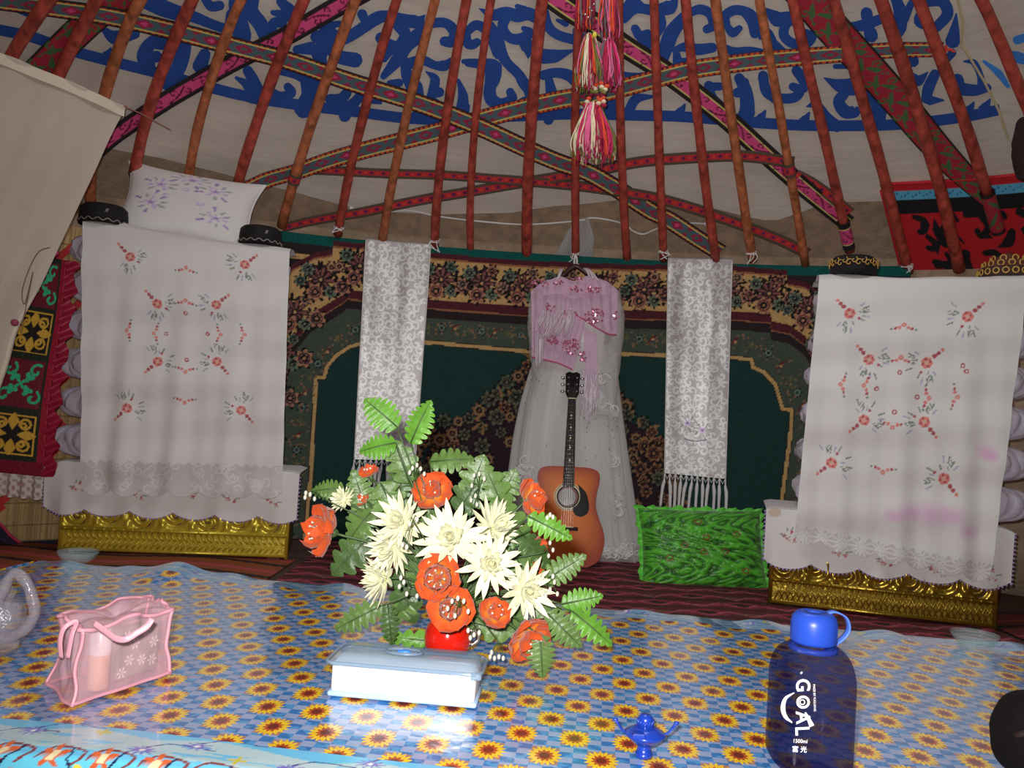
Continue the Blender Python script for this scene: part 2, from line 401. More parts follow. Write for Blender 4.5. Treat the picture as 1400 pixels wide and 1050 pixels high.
TR = {
0: [([(0,-10),(120,30),(260,90)],90),([(820,230),(920,300),(1080,270)],[30,90,60]),([(1260,290),(1180,370),(1150,450),(1180,520)],[60,80,90,90]),([(1300,340),(1240,330)],90),([(1150,20),(1290,70),(1400,110)],[70,90,80]),([(870,400),(960,500)],[10,60]),([(1250,450),(1180,470)],70)],
220: [([(0,40),(100,90),(250,130),(400,190),(540,240)],[80,90,70,60,60]),([(350,-10),(400,50),(470,45)],[50,60,60]),([(590,20),(620,150),(650,290)],[80,100,110]),([(740,-20),(720,90),(790,190),(840,300)],[70,90,90,80]),([(900,180),(960,170),(970,120),(890,100)],[60,70,60,30]),([(890,190),(890,250)],[60,50]),([(950,10),(1020,80),(1060,170)],[50,80,60]),([(1080,395),(1200,385)],[50,80]),([(1240,295),(1400,290)],80),([(1330,230),(1310,340),(1260,420),(1280,500)],[60,70,90,70]),([(1320,360),(1400,420)],[60,70]),([(190,300),(170,450),(130,560),(60,650)],[90,90,90,120]),([(350,430),(310,530)],[70,90]),([(600,620),(690,680),(740,780)],[20,60,80]),([(690,560),(740,650),(770,770)],[60,70,110]),([(1010,690),(1040,740),(960,770),(870,720)],[50,60,60,40]),([(1190,640),(1180,760),(1140,870)],[120,90,120]),([(960,560),(1090,590),(1220,660)],[60,70,90]),([(520,240),(560,110)],[30,60])],
440: [([(0,310),(130,320),(220,290),(330,220),(430,150),(510,130),(640,160),(760,170),(825,120)],[60,70,70,70,80,70,80,80,6]),([(610,190),(665,280),(620,370),(540,390),(500,480)],[80,70,80,90,30]),([(560,350),(490,330),(470,300)],[50,60,70]),([(850,190),(760,290),(680,370),(600,480),(490,610)],[60,90,70,80,40]),([(850,200),(920,180),(1000,190),(1060,260),(1040,330),(975,330)],[50,60,60,70,70,60]),([(690,510),(800,480),(900,520),(980,520),(1035,460)],[70,60,50,70,8]),([(660,480),(680,600),(740,700),(770,790)],[50,70,100,70]),([(830,570),(900,630),(885,730),(870,780),(960,850)],[8,60,60,40,40]),([(940,735),(900,740)],60),([(1150,250),(1160,340),(1200,355),(1240,335)],[50,60,60,50]),([(1150,260),(1230,200),(1310,240),(1370,330),(1420,420)],[50,60,60,70,90]),([(1130,490),(1220,500),(1300,520),(1400,530)],[30,50,60,60]),([(1330,530),(1340,640),(1330,760),(1380,840)],[50,60,60,50]),([(1090,640),(1125,760),(1120,880)],[20,60,80]),([(40,380),(130,450),(270,480)],[40,80,90]),([(20,250),(70,240)],70),([(0,470),(10,420)],[50,60]),([(60,200),(140,190)],40),([(320,110),(345,180),(300,230)],[60,50,40]),([(60,790),(150,790),(200,740)],[60,70,60]),([(310,760),(230,860),(180,930)],[60,60,70]),([(410,810),(470,820)],[30,20]),([(545,670),(620,660)],50)],
640: [([(90,70),(200,120),(300,100),(390,125),(480,110),(560,150)],[8,70,70,80,80,70]),([(390,50),(450,80)],[30,50]),([(300,130),(275,220),(330,300),(420,310),(490,260),(440,225)],[70,60,60,70,60,30]),([(440,310),(480,390),(478,465)],[80,80,6]),([(160,210),(225,300),(265,420),(310,500),(400,590),(450,670),(520,740)],[80,80,70,60,60,70,70]),([(0,500),(90,510),(190,540),(200,620),(175,700),(185,790),(260,830),(350,790),(335,730)],[50,60,110,90,70,80,70,60,50]),([(480,690),(490,780),(420,795)],[70,60,20]),([(610,90),(640,210),(720,280),(860,320)],[50,60,60,60]),([(600,450),(700,445),(840,400)],[90,80,12]),([(600,600),(700,580),(800,600),(850,650)],[60,60,70,60]),([(645,640),(665,740)],[50,70]),([(860,240),(860,450)],[40,40]),([(710,160),(780,190)],[20,40]),([(1130,50),(1150,120)],[40,40]),([(930,300),(960,330)],60),([(1100,830),(1180,820)],[50,40]),([(600,840),(650,900),(640,960)],[30,60,60])],
820: [([(190,150),(260,50),(350,70),(450,80),(560,55),(615,-10)],[60,110,60,70,90,20]),([(480,110),(490,200),(430,290)],[50,60,60]),([(280,225),(320,285),(385,265)],[50,60,50]),([(345,290),(350,370),(400,330)],[70,80,50]),([(670,140),(580,250),(540,350),(500,490)],[70,90,90,60]),([(720,100),(800,75),(880,110),(905,200),(850,235)],[50,60,60,60,50]),([(590,400),(680,375),(780,395),(900,380)],[30,60,70,60]),([(610,420),(630,500),(700,500)],[40,70,60]),([(1010,200),(1000,130),(1080,80),(1200,110),(1260,200),(1310,280)],[50,60,60,60,60,60]),([(1010,200),(1060,260),(1115,225)],[40,60,40]),([(1000,380),(1080,415),(1200,405),(1330,425)],[40,60,50,40]),([(870,680),(890,780),(990,860)],[60,70,50]),([(910,690),(960,690)],50),([(1095,740),(1150,730)],60),([(1110,620),(1160,720),(1175,870),(1120,970)],[60,80,90,70]),([(1300,620),(1330,720),(1400,790)],[60,60,60]),([(180,590),(280,605),(350,590)],[30,40,20]),([(230,890),(290,790),(420,770)],[60,60,20]),([(1280,300),(1330,260),(1370,320)],[30,60,60]),([(1320,80),(1400,130)],[30,70]),([(1350,330),(1400,420)],60)],
1020: [([(150,80),(240,150),(350,150),(450,140)],[6,90,90,60]),([(315,190),(300,280),(370,345),(470,345),(525,290),(470,255)],[60,60,60,70,60,40]),([(190,290),(240,370),(290,420)],[30,60,60]),([(-20,90),(50,170),(70,270)],[50,70,60]),([(0,420),(80,420)],60),([(800,200),(920,205),(1080,150)],[30,70,60]),([(960,100),(965,140)],70),([(990,260),(1000,290)],80),([(1190,-20),(1230,100),(1220,220),(1180,300)],[60,80,90,60]),([(1320,20),(1260,150)],[40,60]),([(135,600),(160,730),(250,780),(380,780),(430,720),(370,690)],[60,60,60,60,60,50]),([(400,560),(460,640),(470,720)],[60,70,30]),([(480,850),(560,840),(640,940),(730,1010)],[6,60,70,70]),([(620,620),(740,680),(850,690),(930,650)],[6,80,110,90]),([(790,740),(740,810),(790,890),(870,890),(885,860)],[60,70,80,70,20]),([(890,670),(1010,740),(1060,860),(1040,980)],[70,100,90,100]),([(710,530),(810,530)],30),([(-10,650),(10,800),(20,900)],[50,70,80])],
1160: [([(590,20),(740,10),(790,110),(700,220)],[60,70,70,60]),([(860,110),(845,240),(830,330)],[10,60,90]),([(490,620),(560,640),(635,575)],[70,70,6]),([(490,480),(520,490)],70),([(690,590),(640,700),(620,790)],[60,70,60]),([(650,800),(760,800)],[60,10]),([(870,630),(890,700),(1000,720),(1110,700)],[70,80,70,50]),([(920,490),(1000,500),(1050,600),(1060,690)],[10,40,40,50]),([(600,60),(560,170),(660,210)],[50,60,60]),([(780,480),(830,420)],[40,50])]}
blue = []
for ox, lst in TR.items():
    for pts, w in lst:
        q = np.array(pts, float)/SK; q[:, 0] += ox
        blue.append(ribbon_px(q, np.atleast_1d(w)/SK*1.34, .053))
BORD = [(-30, 36), (0, 42), (45, 52), (103, 72), (213, 100), (343, 134), (480, 153), (580, 164), (700, 160), (786, 157), (880, 159), (940, 161), (1067, 171), (1150, 173), (1229, 171), (1310, 162), (1367, 151)]
blue.append(ribbon_px([(a, b-1) for a, b in BORD], 15, .0535, False, 5))
# little points that rise from the border line
for x in (150, 345, 480, 575, 640, 786, 840, 935, 1045, 1105, 1330, 1352):
    y = np.interp(x, [b[0] for b in BORD], [b[1] for b in BORD]); blue.append(ribbon_px([(x-12, y-3), (x-4, y-9), (x+2, y-19)], [10, 12, 2], .0532, False, 3))
O('blue_applique', join(*blue), M_blue, ceiling, kind='stuff', label='dark blue scroll pattern sewn on the white roof lining')
bb = [ribbon_px([(1345, 84), (1365, 100), (1378, 118)], [4, 10, 6], .053), ribbon_px([(1376, 72), (1390, 78), (1404, 82)], [8, 16, 14], .053), ribbon_px([(1390, 55), (1400, 52)], 12, .053)]
O('blue_applique', join(*bb), M_bright, ceiling, label='brighter blue scrap of applique at the right')
# seam cord on the lining at the right
q = roof_ts([1308, 1316, 1314, 1322, 1345, 1365, 1378], [-5, 30, 62, 72, 110, 150, 190], .052)
O('seam_cord', tube(roof(q[:, 0], q[:, 1], .052), .006, 6), P('cream_cord', S(150, 140, 110, .45), .8), ceiling)

# woven bands between poles and lining
kb = .42
cRED, cTEAL, cYEL, cORG, cBLK, cGRN, cPNK, cMAR = S(122, 28, 54, kb), S(58, 78, 84, kb), S(190, 170, 90, kb), S(190, 70, 36, kb), S(28, 22, 24, kb), S(48, 84, 50, kb), S(176, 58, 104, kb), S(80, 18, 44, kb)
def band_canvas(kind, L, w):
    c = Canvas(L, w, .0065 if w > .1 else .005, cBLK)
    x = np.arange(0, L, .0065)
    if kind == 'diamond':
        c.rect(0, L, w*.06, w*.94, cORG)
        for i, a in enumerate(np.arange(0, L, .03)): c.rect(a, a+.012, w*.06, w*.94, cMAR)
        c.rect(0, L, w*.17, w*.83, cYEL); c.rect(0, L, w*.21, w*.79, cTEAL)
        for i, a in enumerate(np.arange(.05, L, .16)):
            h = w*.27
            c.poly([(a-.05, w/2), (a, w/2+h), (a+.05, w/2), (a, w/2-h)], cRED); c.poly([(a-.022, w/2), (a, w/2+h*.45), (a+.022, w/2), (a, w/2-h*.45)], cTEAL if i % 2 else cPNK)
            for sg in (-1, 1): c.poly([(a+.055, w/2+sg*h*1.05), (a+.11, w/2+sg*h*1.05), (a+.082, w/2+sg*h*.25)], cRED)
    elif kind == 'pink':
        c.rect(0, L, w*.1, w*.9, cBLK); c.rect(0, L, w*.2, w*.8, cYEL); c.rect(0, L, w*.24, w*.76, cPNK)
        for i, a in enumerate(np.arange(0, L, .17)):
            f = 1 if i % 2 else -1
            c.stroke([(a, w/2-f*w*.22), (a+.06, w/2-f*w*.12), (a+.12, w/2+f*w*.2)], .010, cMAR)
            c.stroke(spiral(a+.045, w/2+f*w*.1, .022, 0, .8, f), .008, cMAR); c.stroke(spiral(a+.125, w/2-f*w*.08, .02, 3, .8, f), .008, cMAR)
    elif kind == 'narrow':
        c.rect(0, L, 0, w, S(70, 58, 50, kb)); c.rect(0, L, w*.22, w*.78, S(150, 36, 44, kb))
        for i, a in enumerate(np.arange(0, L, .035)):
            c.poly([(a, w*.5), (a+.014, w*.7), (a+.028, w*.5), (a+.014, w*.3)], S(72, 26, 66, kb) if i % 2 else S(190, 50, 40, kb))
    else:  # wide red and green
        c.rect(0, L, w*.07, w*.93, S(128, 28, 40, kb))
        for i, a in enumerate(np.arange(0, L, .13)):
            for f, oo in ((1, 0.0), (-1, .065)):
                yy = w/2+f*w*.17
                c.stroke([(a+oo-.045, yy-f*w*.2), (a+oo, yy), (a+oo+.05, yy+f*w*.16)], [.012, .03, .014], cGRN)
                c.stroke(spiral(a+oo+.035, yy-f*w*.04, .03, 1, .9, f), .012, cRED); c.stroke(spiral(a+oo-.03, yy+f*w*.12, .026, 4, .8, -f), .011, cGRN)
    return c
def band(name, label, kind, pts, wpx, off=.028, group=None, wraps=()):
    q = np.array(pts, float); ts = roof_ts(q[:, 0], q[:, 1], off); d = roof(ts[:, 0], ts[:, 1], off)
    wm = np.interp(np.linspace(0, 1, len(q)), np.linspace(0, 1, np.size(wpx)), np.atleast_1d(wpx))*((d-CAM)@_fw)/FPX
    D = cr(np.column_stack([ts, wm]), 10); C = roof(D[:, 0], D[:, 1], off); s = np.concatenate([[0], np.cumsum(np.linalg.norm(np.diff(C, axis=0), axis=1))])
    w = float(np.median(D[:, 2])); c = band_canvas(kind, s[-1], w)
    Ci = np.stack([np.interp(c.x, s, C[:, i]) for i in range(3)], -1); wi = np.interp(c.x, s, D[:, 2]); Di = np.stack([np.interp(c.x, s, D[:, i]) for i in range(2)], -1)
    e = 1e-3; nt = roof(Di[:, 0]+e, Di[:, 1], off)-Ci; ns = roof(Di[:, 0], Di[:, 1]+e, off)-Ci; Nn = np.cross(nt, ns); Nn /= np.linalg.norm(Nn, axis=1, keepdims=True)
    T = np.gradient(Ci, axis=0); B = np.cross(T, Nn); B /= np.linalg.norm(B, axis=1, keepdims=True)
    v = (c.y/c.w if False else c.y/w)-.5
    X = Ci[None]+B[None]*(v[:, None, None]*wi[None, :, None])+Nn[None]*(.004*np.sin(c.x*9)[None, :, None])
    base = Ci[len(Ci)//2]
    t = thing(name, label, 'woven band', base, group=group)
    o = G('woven_strip', X, M_band, t, cols=c.c)
    sd = o.modifiers.new('thickness', 'SOLIDIFY'); sd.thickness = .004; sd.offset = 0
    for pi, py, dpy in wraps:
        a = pole_pt(pi, py); b = pole_pt(pi, py+dpy); r = POLES[pi][2]+.006; L = float(np.linalg.norm(b-a)); cc = band_canvas(kind, .3, max(L, .04))
        ax = (b-a)/np.linalg.norm(b-a); n1 = np.cross(ax, [0, 1, 0]); n1 /= np.linalg.norm(n1); n2 = np.cross(ax, n1); an = cc.x/.3*2*math.pi
        XX = a[None, None]+ax*(cc.y/cc.h*L)[:, None, None]+r*(np.cos(an)[None, :, None]*n1+np.sin(an)[None, :, None]*n2)
        G('pole_wrap', XX, M_band, t, cols=cc.c)
    return t
band('woven_band', 'long teal and red diamond band falling from upper left to the carpet top', 'diamond', [(-30, -2), (60, 10), (150, 22), (250, 46), (370, 76), (460, 106), (563, 138), (666, 178), (768, 224), (837, 254), (888, 288), (920, 304), (984, 345)], [30, 28, 27, 26])
band('woven_band', 'teal and red diamond band rising to a red tassel at the upper right', 'diamond', [(328, 264), (365, 247), (405, 235), (460, 216), (560, 190), (660, 163), (786, 133), (920, 101), (1000, 88), (1100, 77), (1210, 70), (1290, 67)], [24, 25, 27, 27, 26, 22], off=.034)
band('woven_band', 'pink scroll band rising from the white curtain at left to the top of the roof', 'pink', [(130, 208), (160, 184), (215, 145), (260, 118), (330, 80), (400, 44), (450, 16), (500, -12)], [24, 27, 27, 28], off=.036)
band('woven_band', 'pink scroll band falling past the hanging tassels to the black gold-edged cap', 'pink', [(730, -25), (780, 15), (850, 60), (920, 106), (985, 155), (1040, 205), (1100, 257), (1158, 305)], [32, 30, 29, 27, 24], off=.036, wraps=[(18, 302, 36)])
band('woven_band', 'narrow red band with grey edges sloping down from left pole to right of the dress', 'narrow', [(398, 232), (460, 234), (560, 238), (660, 243), (740, 250), (830, 259), (900, 272), (980, 295), (1060, 326), (1104, 346)], [15, 15, 17, 17], off=.030, wraps=[(6, 236, 14)])
band('woven_band', 'narrow red band rising from the carpet top left to the yellowish pole', 'narrow', [(385, 312), (420, 304), (460, 296), (560, 277), (640, 262), (740, 246), (830, 230), (900, 219), (1000, 213), (1085, 222)], [14, 16, 17, 18], off=.0325, wraps=[(17, 222, 18)])
band('woven_band', 'short narrow red band behind the pink band, right of the yellowish pole', 'narrow', [(1088, 238), (1110, 250), (1135, 268), (1162, 290)], 15, off=.031)
band('woven_band', 'broad red band with green scrolls falling through the upper right of the roof', 'wide', [(1085, -25), (1130, 30), (1180, 84), (1230, 142), (1280, 200), (1322, 245), (1352, 275)], [46, 44, 42, 36, 22], off=.036, wraps=[(21, 262, 55)])
band('woven_band', 'broad red and green band slanting behind the top edge of the white curtain at left', 'wide', [(200, -30), (150, 8), (105, 45), (60, 90), (20, 135)], 42, off=.032)
# red tassel at the end of the diamond band
q = roof_ts([1287, 1300], [67, 68], .02); a, b = roof(q[:, 0], q[:, 1], .02)
O('band_tassel', join(*[tube([a, a+(b-a)*.5+[0, 0, .01*k], a+[.01*k, 0, -.035+.01*abs(k)]], .006, 5) for k in (-2, -1, 0, 1, 2)], tube([a, b, b+[.02, 0, -.01]], .006, 5)), P('red_wool', S(190, 50, 40, .45), .9), bpy.data.objects['woven_band.001'], label='red wool tassel at the band end')
# =================================================================== WALL CARPET
OC = .045            # the carpet hangs this far inside the wall line
kw = .40
lft = uz(330, 600, -OC)[0]; rgt = uz(1245, 380, -OC)[0]; ZT = 1.90
cp = Canvas(rgt-lft, ZT, .0066, S(22, 44, 42, kw))
def cpx(x, y):
    q = uz(np.asarray(x, float), np.asarray(y, float), -OC); return np.stack([q[..., 0]-lft, q[..., 1]], -1)
zt_px = cpx([700], [347])[0, 1]
C_gold, C_dark, C_mar, C_grn, C_teal, C_fld = S(140, 114, 74, kw), S(32, 26, 28, kw), S(58, 26, 32, kw), S(50, 58, 50, kw), S(12, 62, 58, kw), S(22, 42, 40, kw)
inner = [(405, 900), (415, 760), (425, 650), (432, 517), (443, 517), (447, 502), (460, 487), (478, 475), (497, 470), (560, 469), (597, 470), (660, 476), (725, 482), (785, 484), (848, 485), (915, 487), (1005, 490), (1028, 493), (1029, 503), (1045, 510), (1060, 527), (1070, 560), (1083, 562), (1080, 600), (1068, 690), (1058, 760), (1045, 900)]
ip = cpx([a for a, b in inner], [b for a, b in inner])
outp = cpx([330, 380, 388, 400, 430, 455, 455, 497, 560, 598, 725, 785, 848, 915, 1005, 1075, 1077, 1100, 1125, 1140, 1160, 1200], [520, 440, 385, 372, 356, 352, 340, 343, 350, 357, 367, 369, 372, 372, 374, 380, 392, 396, 412, 440, 520, 600])
midp = cpx([330, 392, 400, 425, 470, 475, 520, 597, 725, 785, 848, 915, 1005, 1053, 1055, 1080, 1100, 1120, 1140], [620, 520, 470, 440, 412, 407, 412, 421, 430, 432, 434, 436, 436, 440, 450, 455, 470, 500, 620])
edge = lambda pl: np.vstack([[pl[0][0], -.5], pl, [pl[-1][0], -.5]])
# field colours from the outside in, each a filled outline
cp.rect(0, 9, 0, ZT, C_dark); cp.rect(0, 9, ZT-.065, ZT, C_teal)
cp.rect(0, .5, ZT-.16, ZT-.13, C_gold)
for k, cc in ((.045, C_mar), (.012, S(110, 70, 50, kw)), (0, C_gold)):
    cp.poly(np.vstack([[outp[0][0]-k, -.5], outp+[0, k], [outp[-1][0]+k, -.5]]), cc)
for k, cc in ((.075, C_mar), (.02, S(105, 70, 50, kw)), (.012, C_dark)):
    cp.poly(np.vstack([[midp[0][0]-k, -.5], midp+[0, k-.03], [midp[-1][0]+k, -.5]]), cc)
cp.poly(np.vstack([[midp[0][0]+.03, -.5], midp+[0, -.075], [midp[-1][0]-.03, -.5]]), C_grn)
cp.poly(edge(ip), C_fld)
dd = cp.sdist(ip); cp.c[dd < .011, :3] = C_gold; cp.c[(dd > .011) & (dd < .015), :3] = C_dark
# speckle of small leaves and flowers in the green band
CEN = (ip[:, 0].min()+ip[:, 0].max())/2
rb = random.Random(3)
def flower(x, y, r, pal=None):
    a = pal or rb.choice([(S(118, 84, 68, kw), S(70, 36, 40, kw)), (S(96, 56, 56, kw), S(122, 96, 72, kw)), (S(72, 84, 72, kw), S(40, 50, 46, kw)), (S(126, 92, 74, kw), S(60, 60, 56, kw))])
    cp.rosette(x, y, r*1.18, S(20, 18, 20, kw), 7, rb.random()); cp.rosette(x, y, r*.95, a[0], 7, rb.random(), .15); cp.disc(x, y, r*.62, a[1], r*.42); cp.disc(x, y, r*.38, S(24, 22, 24, kw)); cp.disc(x, y, r*.16, a[0])
mg = (ip+0)
seg = []
def along(poly, off, step):
    D = cr(poly, 6); s = np.concatenate([[0], np.cumsum(np.linalg.norm(np.diff(D, axis=0), axis=1))]); q = np.arange(0, s[-1], step)
    p = np.stack([np.interp(q, s, D[:, i]) for i in (0, 1)], -1); T = np.gradient(p, axis=0); T /= np.linalg.norm(T, axis=1, keepdims=True)+1e-9
    return p+np.stack([-T[:, 1], T[:, 0]], -1)*off
inner_s = cpx([405, 425, 440, 470, 497, 597, 725, 785, 848, 915, 1005, 1045, 1075, 1082, 1068, 1045], [900, 650, 540, 490, 472, 470, 482, 484, 485, 487, 490, 508, 560, 600, 690, 900])
outer_s = cpx([345, 385, 405, 440, 497, 598, 725, 785, 848, 915, 1005, 1070, 1105, 1130, 1170], [600, 490, 430, 390, 372, 390, 400, 402, 404, 405, 406, 413, 430, 460, 580])
for i, (x, y) in enumerate(along(inner_s, .10, .085)):
    k = i % 3
    if k == 0: flower(x, y, .028, (S(44, 64, 62, kw), S(84, 100, 90, kw)))
    elif k == 1:
        cp.stroke([(x-.03, y-.03), (x, y+.01), (x+.03, y+.03)], [.004, .02, .004], S(70, 30, 34, kw)); cp.disc(x, y, .010, S(140, 110, 80, kw))
    else:
        for a in np.arange(5)*1.256: cp.stroke([(x, y), (x+.03*math.cos(a), y+.03*math.sin(a))], [.012, .004], S(70, 72, 48, kw))
    for j in range(7): cp.disc(x+rb.uniform(-.06, .06), y+rb.uniform(-.05, .05), .007, S(96, 76, 56, kw))
for i, (x, y) in enumerate(along(outer_s, 0, .262)):
    y += .035
    for j in range(9):
        a = rb.random()*6.28; cp.rosette(x+.10*math.cos(a), y+.07*math.sin(a), .052, S(24, 22, 22, kw), 5, rb.random(), .5)
    cp.rosette(x, y, .10, S(40, 28, 30, kw), 9, 0, .25)
    for a in np.arange(9)*.698: cp.stroke([(x+.015*math.cos(a), y+.015*math.sin(a)), (x+.068*math.cos(a), y+.068*math.sin(a))], [.006, .02], S(96, 60, 58, kw))
    cp.disc(x, y, .022, S(36, 30, 32, kw)); cp.disc(x, y, .010, S(140, 110, 80, kw))
    flower(x-.03, y-.078, .062, (S(128, 92, 70, kw), S(84, 50, 50, kw))); flower(x+.065, y-.07, .046, (S(84, 92, 76, kw), S(60, 72, 60, kw)))
    flower(x+.135, y-.03, .062, (S(124, 90, 70, kw), S(60, 40, 42, kw))); flower(x-.085, y+.06, .046, (S(80, 90, 76, kw), S(50, 60, 54, kw))); flower(x+.06, y+.085, .040); flower(x-.125, y-.015, .038)
# medallion of flowers low in the middle
med = cpx([560, 575, 600, 640, 680, 715, 745, 770, 800, 830, 858, 880, 905, 925, 960], [790, 640, 585, 580, 545, 520, 490, 485, 500, 530, 575, 590, 620, 690, 790])
cp.poly(np.vstack([med, [[med[-1][0], -.2], [med[0][0], -.2]]]), S(34, 24, 28, kw))
for off, st, r in ((.03, .085, .05), (-.07, .095, .055), (-.16, .10, .05), (-.26, .12, .045)):
    for i, (x, y) in enumerate(along(med, off, st)):
        if y > .02: flower(x+rb.uniform(-.02, .02), y+rb.uniform(-.02, .02), r*rb.uniform(.75, 1.15), rb.choice([(S(100, 74, 52, kw), S(60, 34, 34, kw)), (S(84, 60, 46, kw), S(104, 84, 60, kw)), (S(70, 72, 56, kw), S(44, 44, 38, kw))]))
for i in range(40):
    x, y = med[rb.randrange(len(med))]+[rb.uniform(-.12, .12), rb.uniform(-.1, .06)]
    cp.stroke([(x, y), (x+rb.uniform(-.05, .05), y+rb.uniform(-.02, .07))], [.02, .003], S(104, 78, 52, kw))
cp.c[..., :3] *= RNG.uniform(.8, 1.2, (cp.ny, cp.nx, 1))
M_carpet = P('wool_carpet_pile', rough=.95, attr=True, bump=.3, bscale=180, spec=.15)
wave = .008*np.sin(cp.X*2.3+1)*np.clip(1-cp.Y/ZT, 0, 1)
carpet = G('wall_carpet', wall3(lft+cp.X, cp.Y+.005, -OC, 0.0)*1.0, M_carpet, cols=cp.c)
sd = carpet.modifiers.new('thickness', 'SOLIDIFY'); sd.thickness = .012; sd.offset = -1
tag(carpet, 'dark green wall carpet with gold flower border hung across the back wall', 'carpet')

# =================================================================== RUGS ON THE FLOOR
rg = Canvas(3.3, 2.1, .014, S(74, 24, 30, .5))
for j in range(15):
    y = j*.145
    rg.rect(0, 9, y, y+.02, S(30, 20, 22, .5)); rg.rect(0, 9, y+.06, y+.075, S(150, 60, 80, .5) if j % 2 else S(90, 80, 50, .5))
    for i in range(9):
        x = i*.4+(j % 2)*.2; rg.poly([(x-.15, y+.08), (x, y+.14), (x+.15, y+.08), (x, y+.02)], S(112, 34, 50, .5)); rg.poly([(x-.07, y+.08), (x, y+.11), (x+.07, y+.08), (x, y+.05)], S(34, 20, 26, .5))
        rg.stroke([(x-.2, y+.03), (x-.1, y+.1), (x, y+.04), (x+.1, y+.1), (x+.2, y+.03)], .012, S(140, 70, 84, .5))
zz_ = .012+.006*np.sin(rg.X*5)*np.sin(rg.Y*4)
rug = G('floor_rug', np.stack([-1.05+rg.X, 2.75+rg.Y*1.16, zz_], -1), M_attr, cols=rg.c, base=(0.5, 4, 0)); tag(rug, 'dark red patterned rug on the floor in front of the dress and guitar', 'rug')
r2 = Canvas(1.9, 2.6, .016, S(120, 62, 34, .55))
for j in range(9):
    y = j*.3; r2.stroke([(0, y), (.5, y+.09), (1, y), (1.5, y+.09), (1.9, y)], .05, S(26, 20, 24, .55)); r2.stroke([(0, y+.13), (.5, y+.22), (1, y+.13), (1.5, y+.22), (1.9, y+.13)], .05, S(150, 60, 66, .55))
rug2 = G('floor_rug', np.stack([-3.0+r2.X, 1.95+r2.Y, .011+.004*np.sin(r2.X*6)], -1), M_attr, cols=r2.c, base=(-2, 3, 0)); tag(rug2, 'orange and black felt rug on the floor at the left wall', 'rug')
r3 = Canvas(1.6, 2.2, .016, S(84, 28, 30, .5))
for j in range(9):
    y = j*.26; r3.stroke([(0, y), (.4, y+.08), (.8, y), (1.2, y+.08), (1.6, y)], .05, S(26, 20, 24, .5)); r3.stroke([(0, y+.1), (.4, y+.18), (.8, y+.1), (1.2, y+.18), (1.6, y+.1)], .03, S(120, 50, 50, .5))
rug3 = G('floor_rug', np.stack([2.3+r3.X*.8, 2.1+r3.Y, .011+.004*np.sin(r3.X*6)], -1), M_attr, cols=r3.c, base=(2.8, 3, 0)); tag(rug3, 'dark red felt rug on the floor at the right edge beside the table', 'rug')
# navy felt roll with pink edge at the foot of the left wall
pr = onwall(np.array([-30., 0, 18, 40, 62, 80]), np.array([700., 716, 735, 748, 752, 754]), -.05)
rolls = thing('felt_roll', 'dark navy felt with a pink edge sagging along the foot of the left lattice wall', 'felt roll', pr[2]*[1, 1, 0])
pb = pr.copy(); pb[:, 1] -= .03; pb[:, 2] = np.maximum(pb[:, 2]-.09, .015)
K = np.linspace(0, 1, 7)[:, None, None]; prc = cr(pr, 6); pbc = cr(pb, 6)
G('felt_sheet', prc[None]*(1-K)+pbc[None]*K+np.array([.0, -.06, 0])*np.sin(K*math.pi), P('navy_felt', S(34, 30, 48, .4), .95, var=.2), rolls)
O('pink_edge', tube(prc+[0, -.01, .004], .008, 6), P('pink_braid', S(160, 40, 70, .42), .8), rolls, True)
# =================================================================== CHESTS WITH COVERED BEDDING
kc = .47
C_white = S(182, 175, 174, kc)
M_goldL = P('gold_foil_lit', (.74, .58, .06), .34, metal=.5, var=.12, vscale=8, bump=.3, bscale=30); M_goldR = P('gold_foil_shaded', (.52, .36, .05), .3, metal=.85, var=.12, vscale=8, bump=.35, bscale=30)  # one gold foil; the right chest's dimmer reflection is put into its colour
M_wood = P('dark_chest_wood', S(60, 40, 28, .4), .6, var=.2)
M_cover = P('white_embroidered_cloth', rough=.8, attr=True, bump=.2, bscale=350, sheen=.2)
M_lace = P('white_lace_cloth', rough=.8, attr=True, alpha_attr=True)
M_quilt = P('pale_satin_quilt', S(150, 144, 156, kc), .38, var=.12, vscale=12, sheen=.3)
M_velvet = P('black_velvet', S(14, 12, 14, .5), .8, bump=.4, bscale=90)
M_silver = P('silver_thread', S(120, 116, 112, .45), .45, metal=.3)
M_goldthread = P('gold_thread', S(150, 120, 60, .4), .45, metal=.4)
cr1, cr2, crP, cgn, cbl = S(178, 106, 100, kc), S(140, 66, 70, kc), S(200, 140, 126, kc), S(100, 114, 106, kc), S(134, 138, 158, kc)

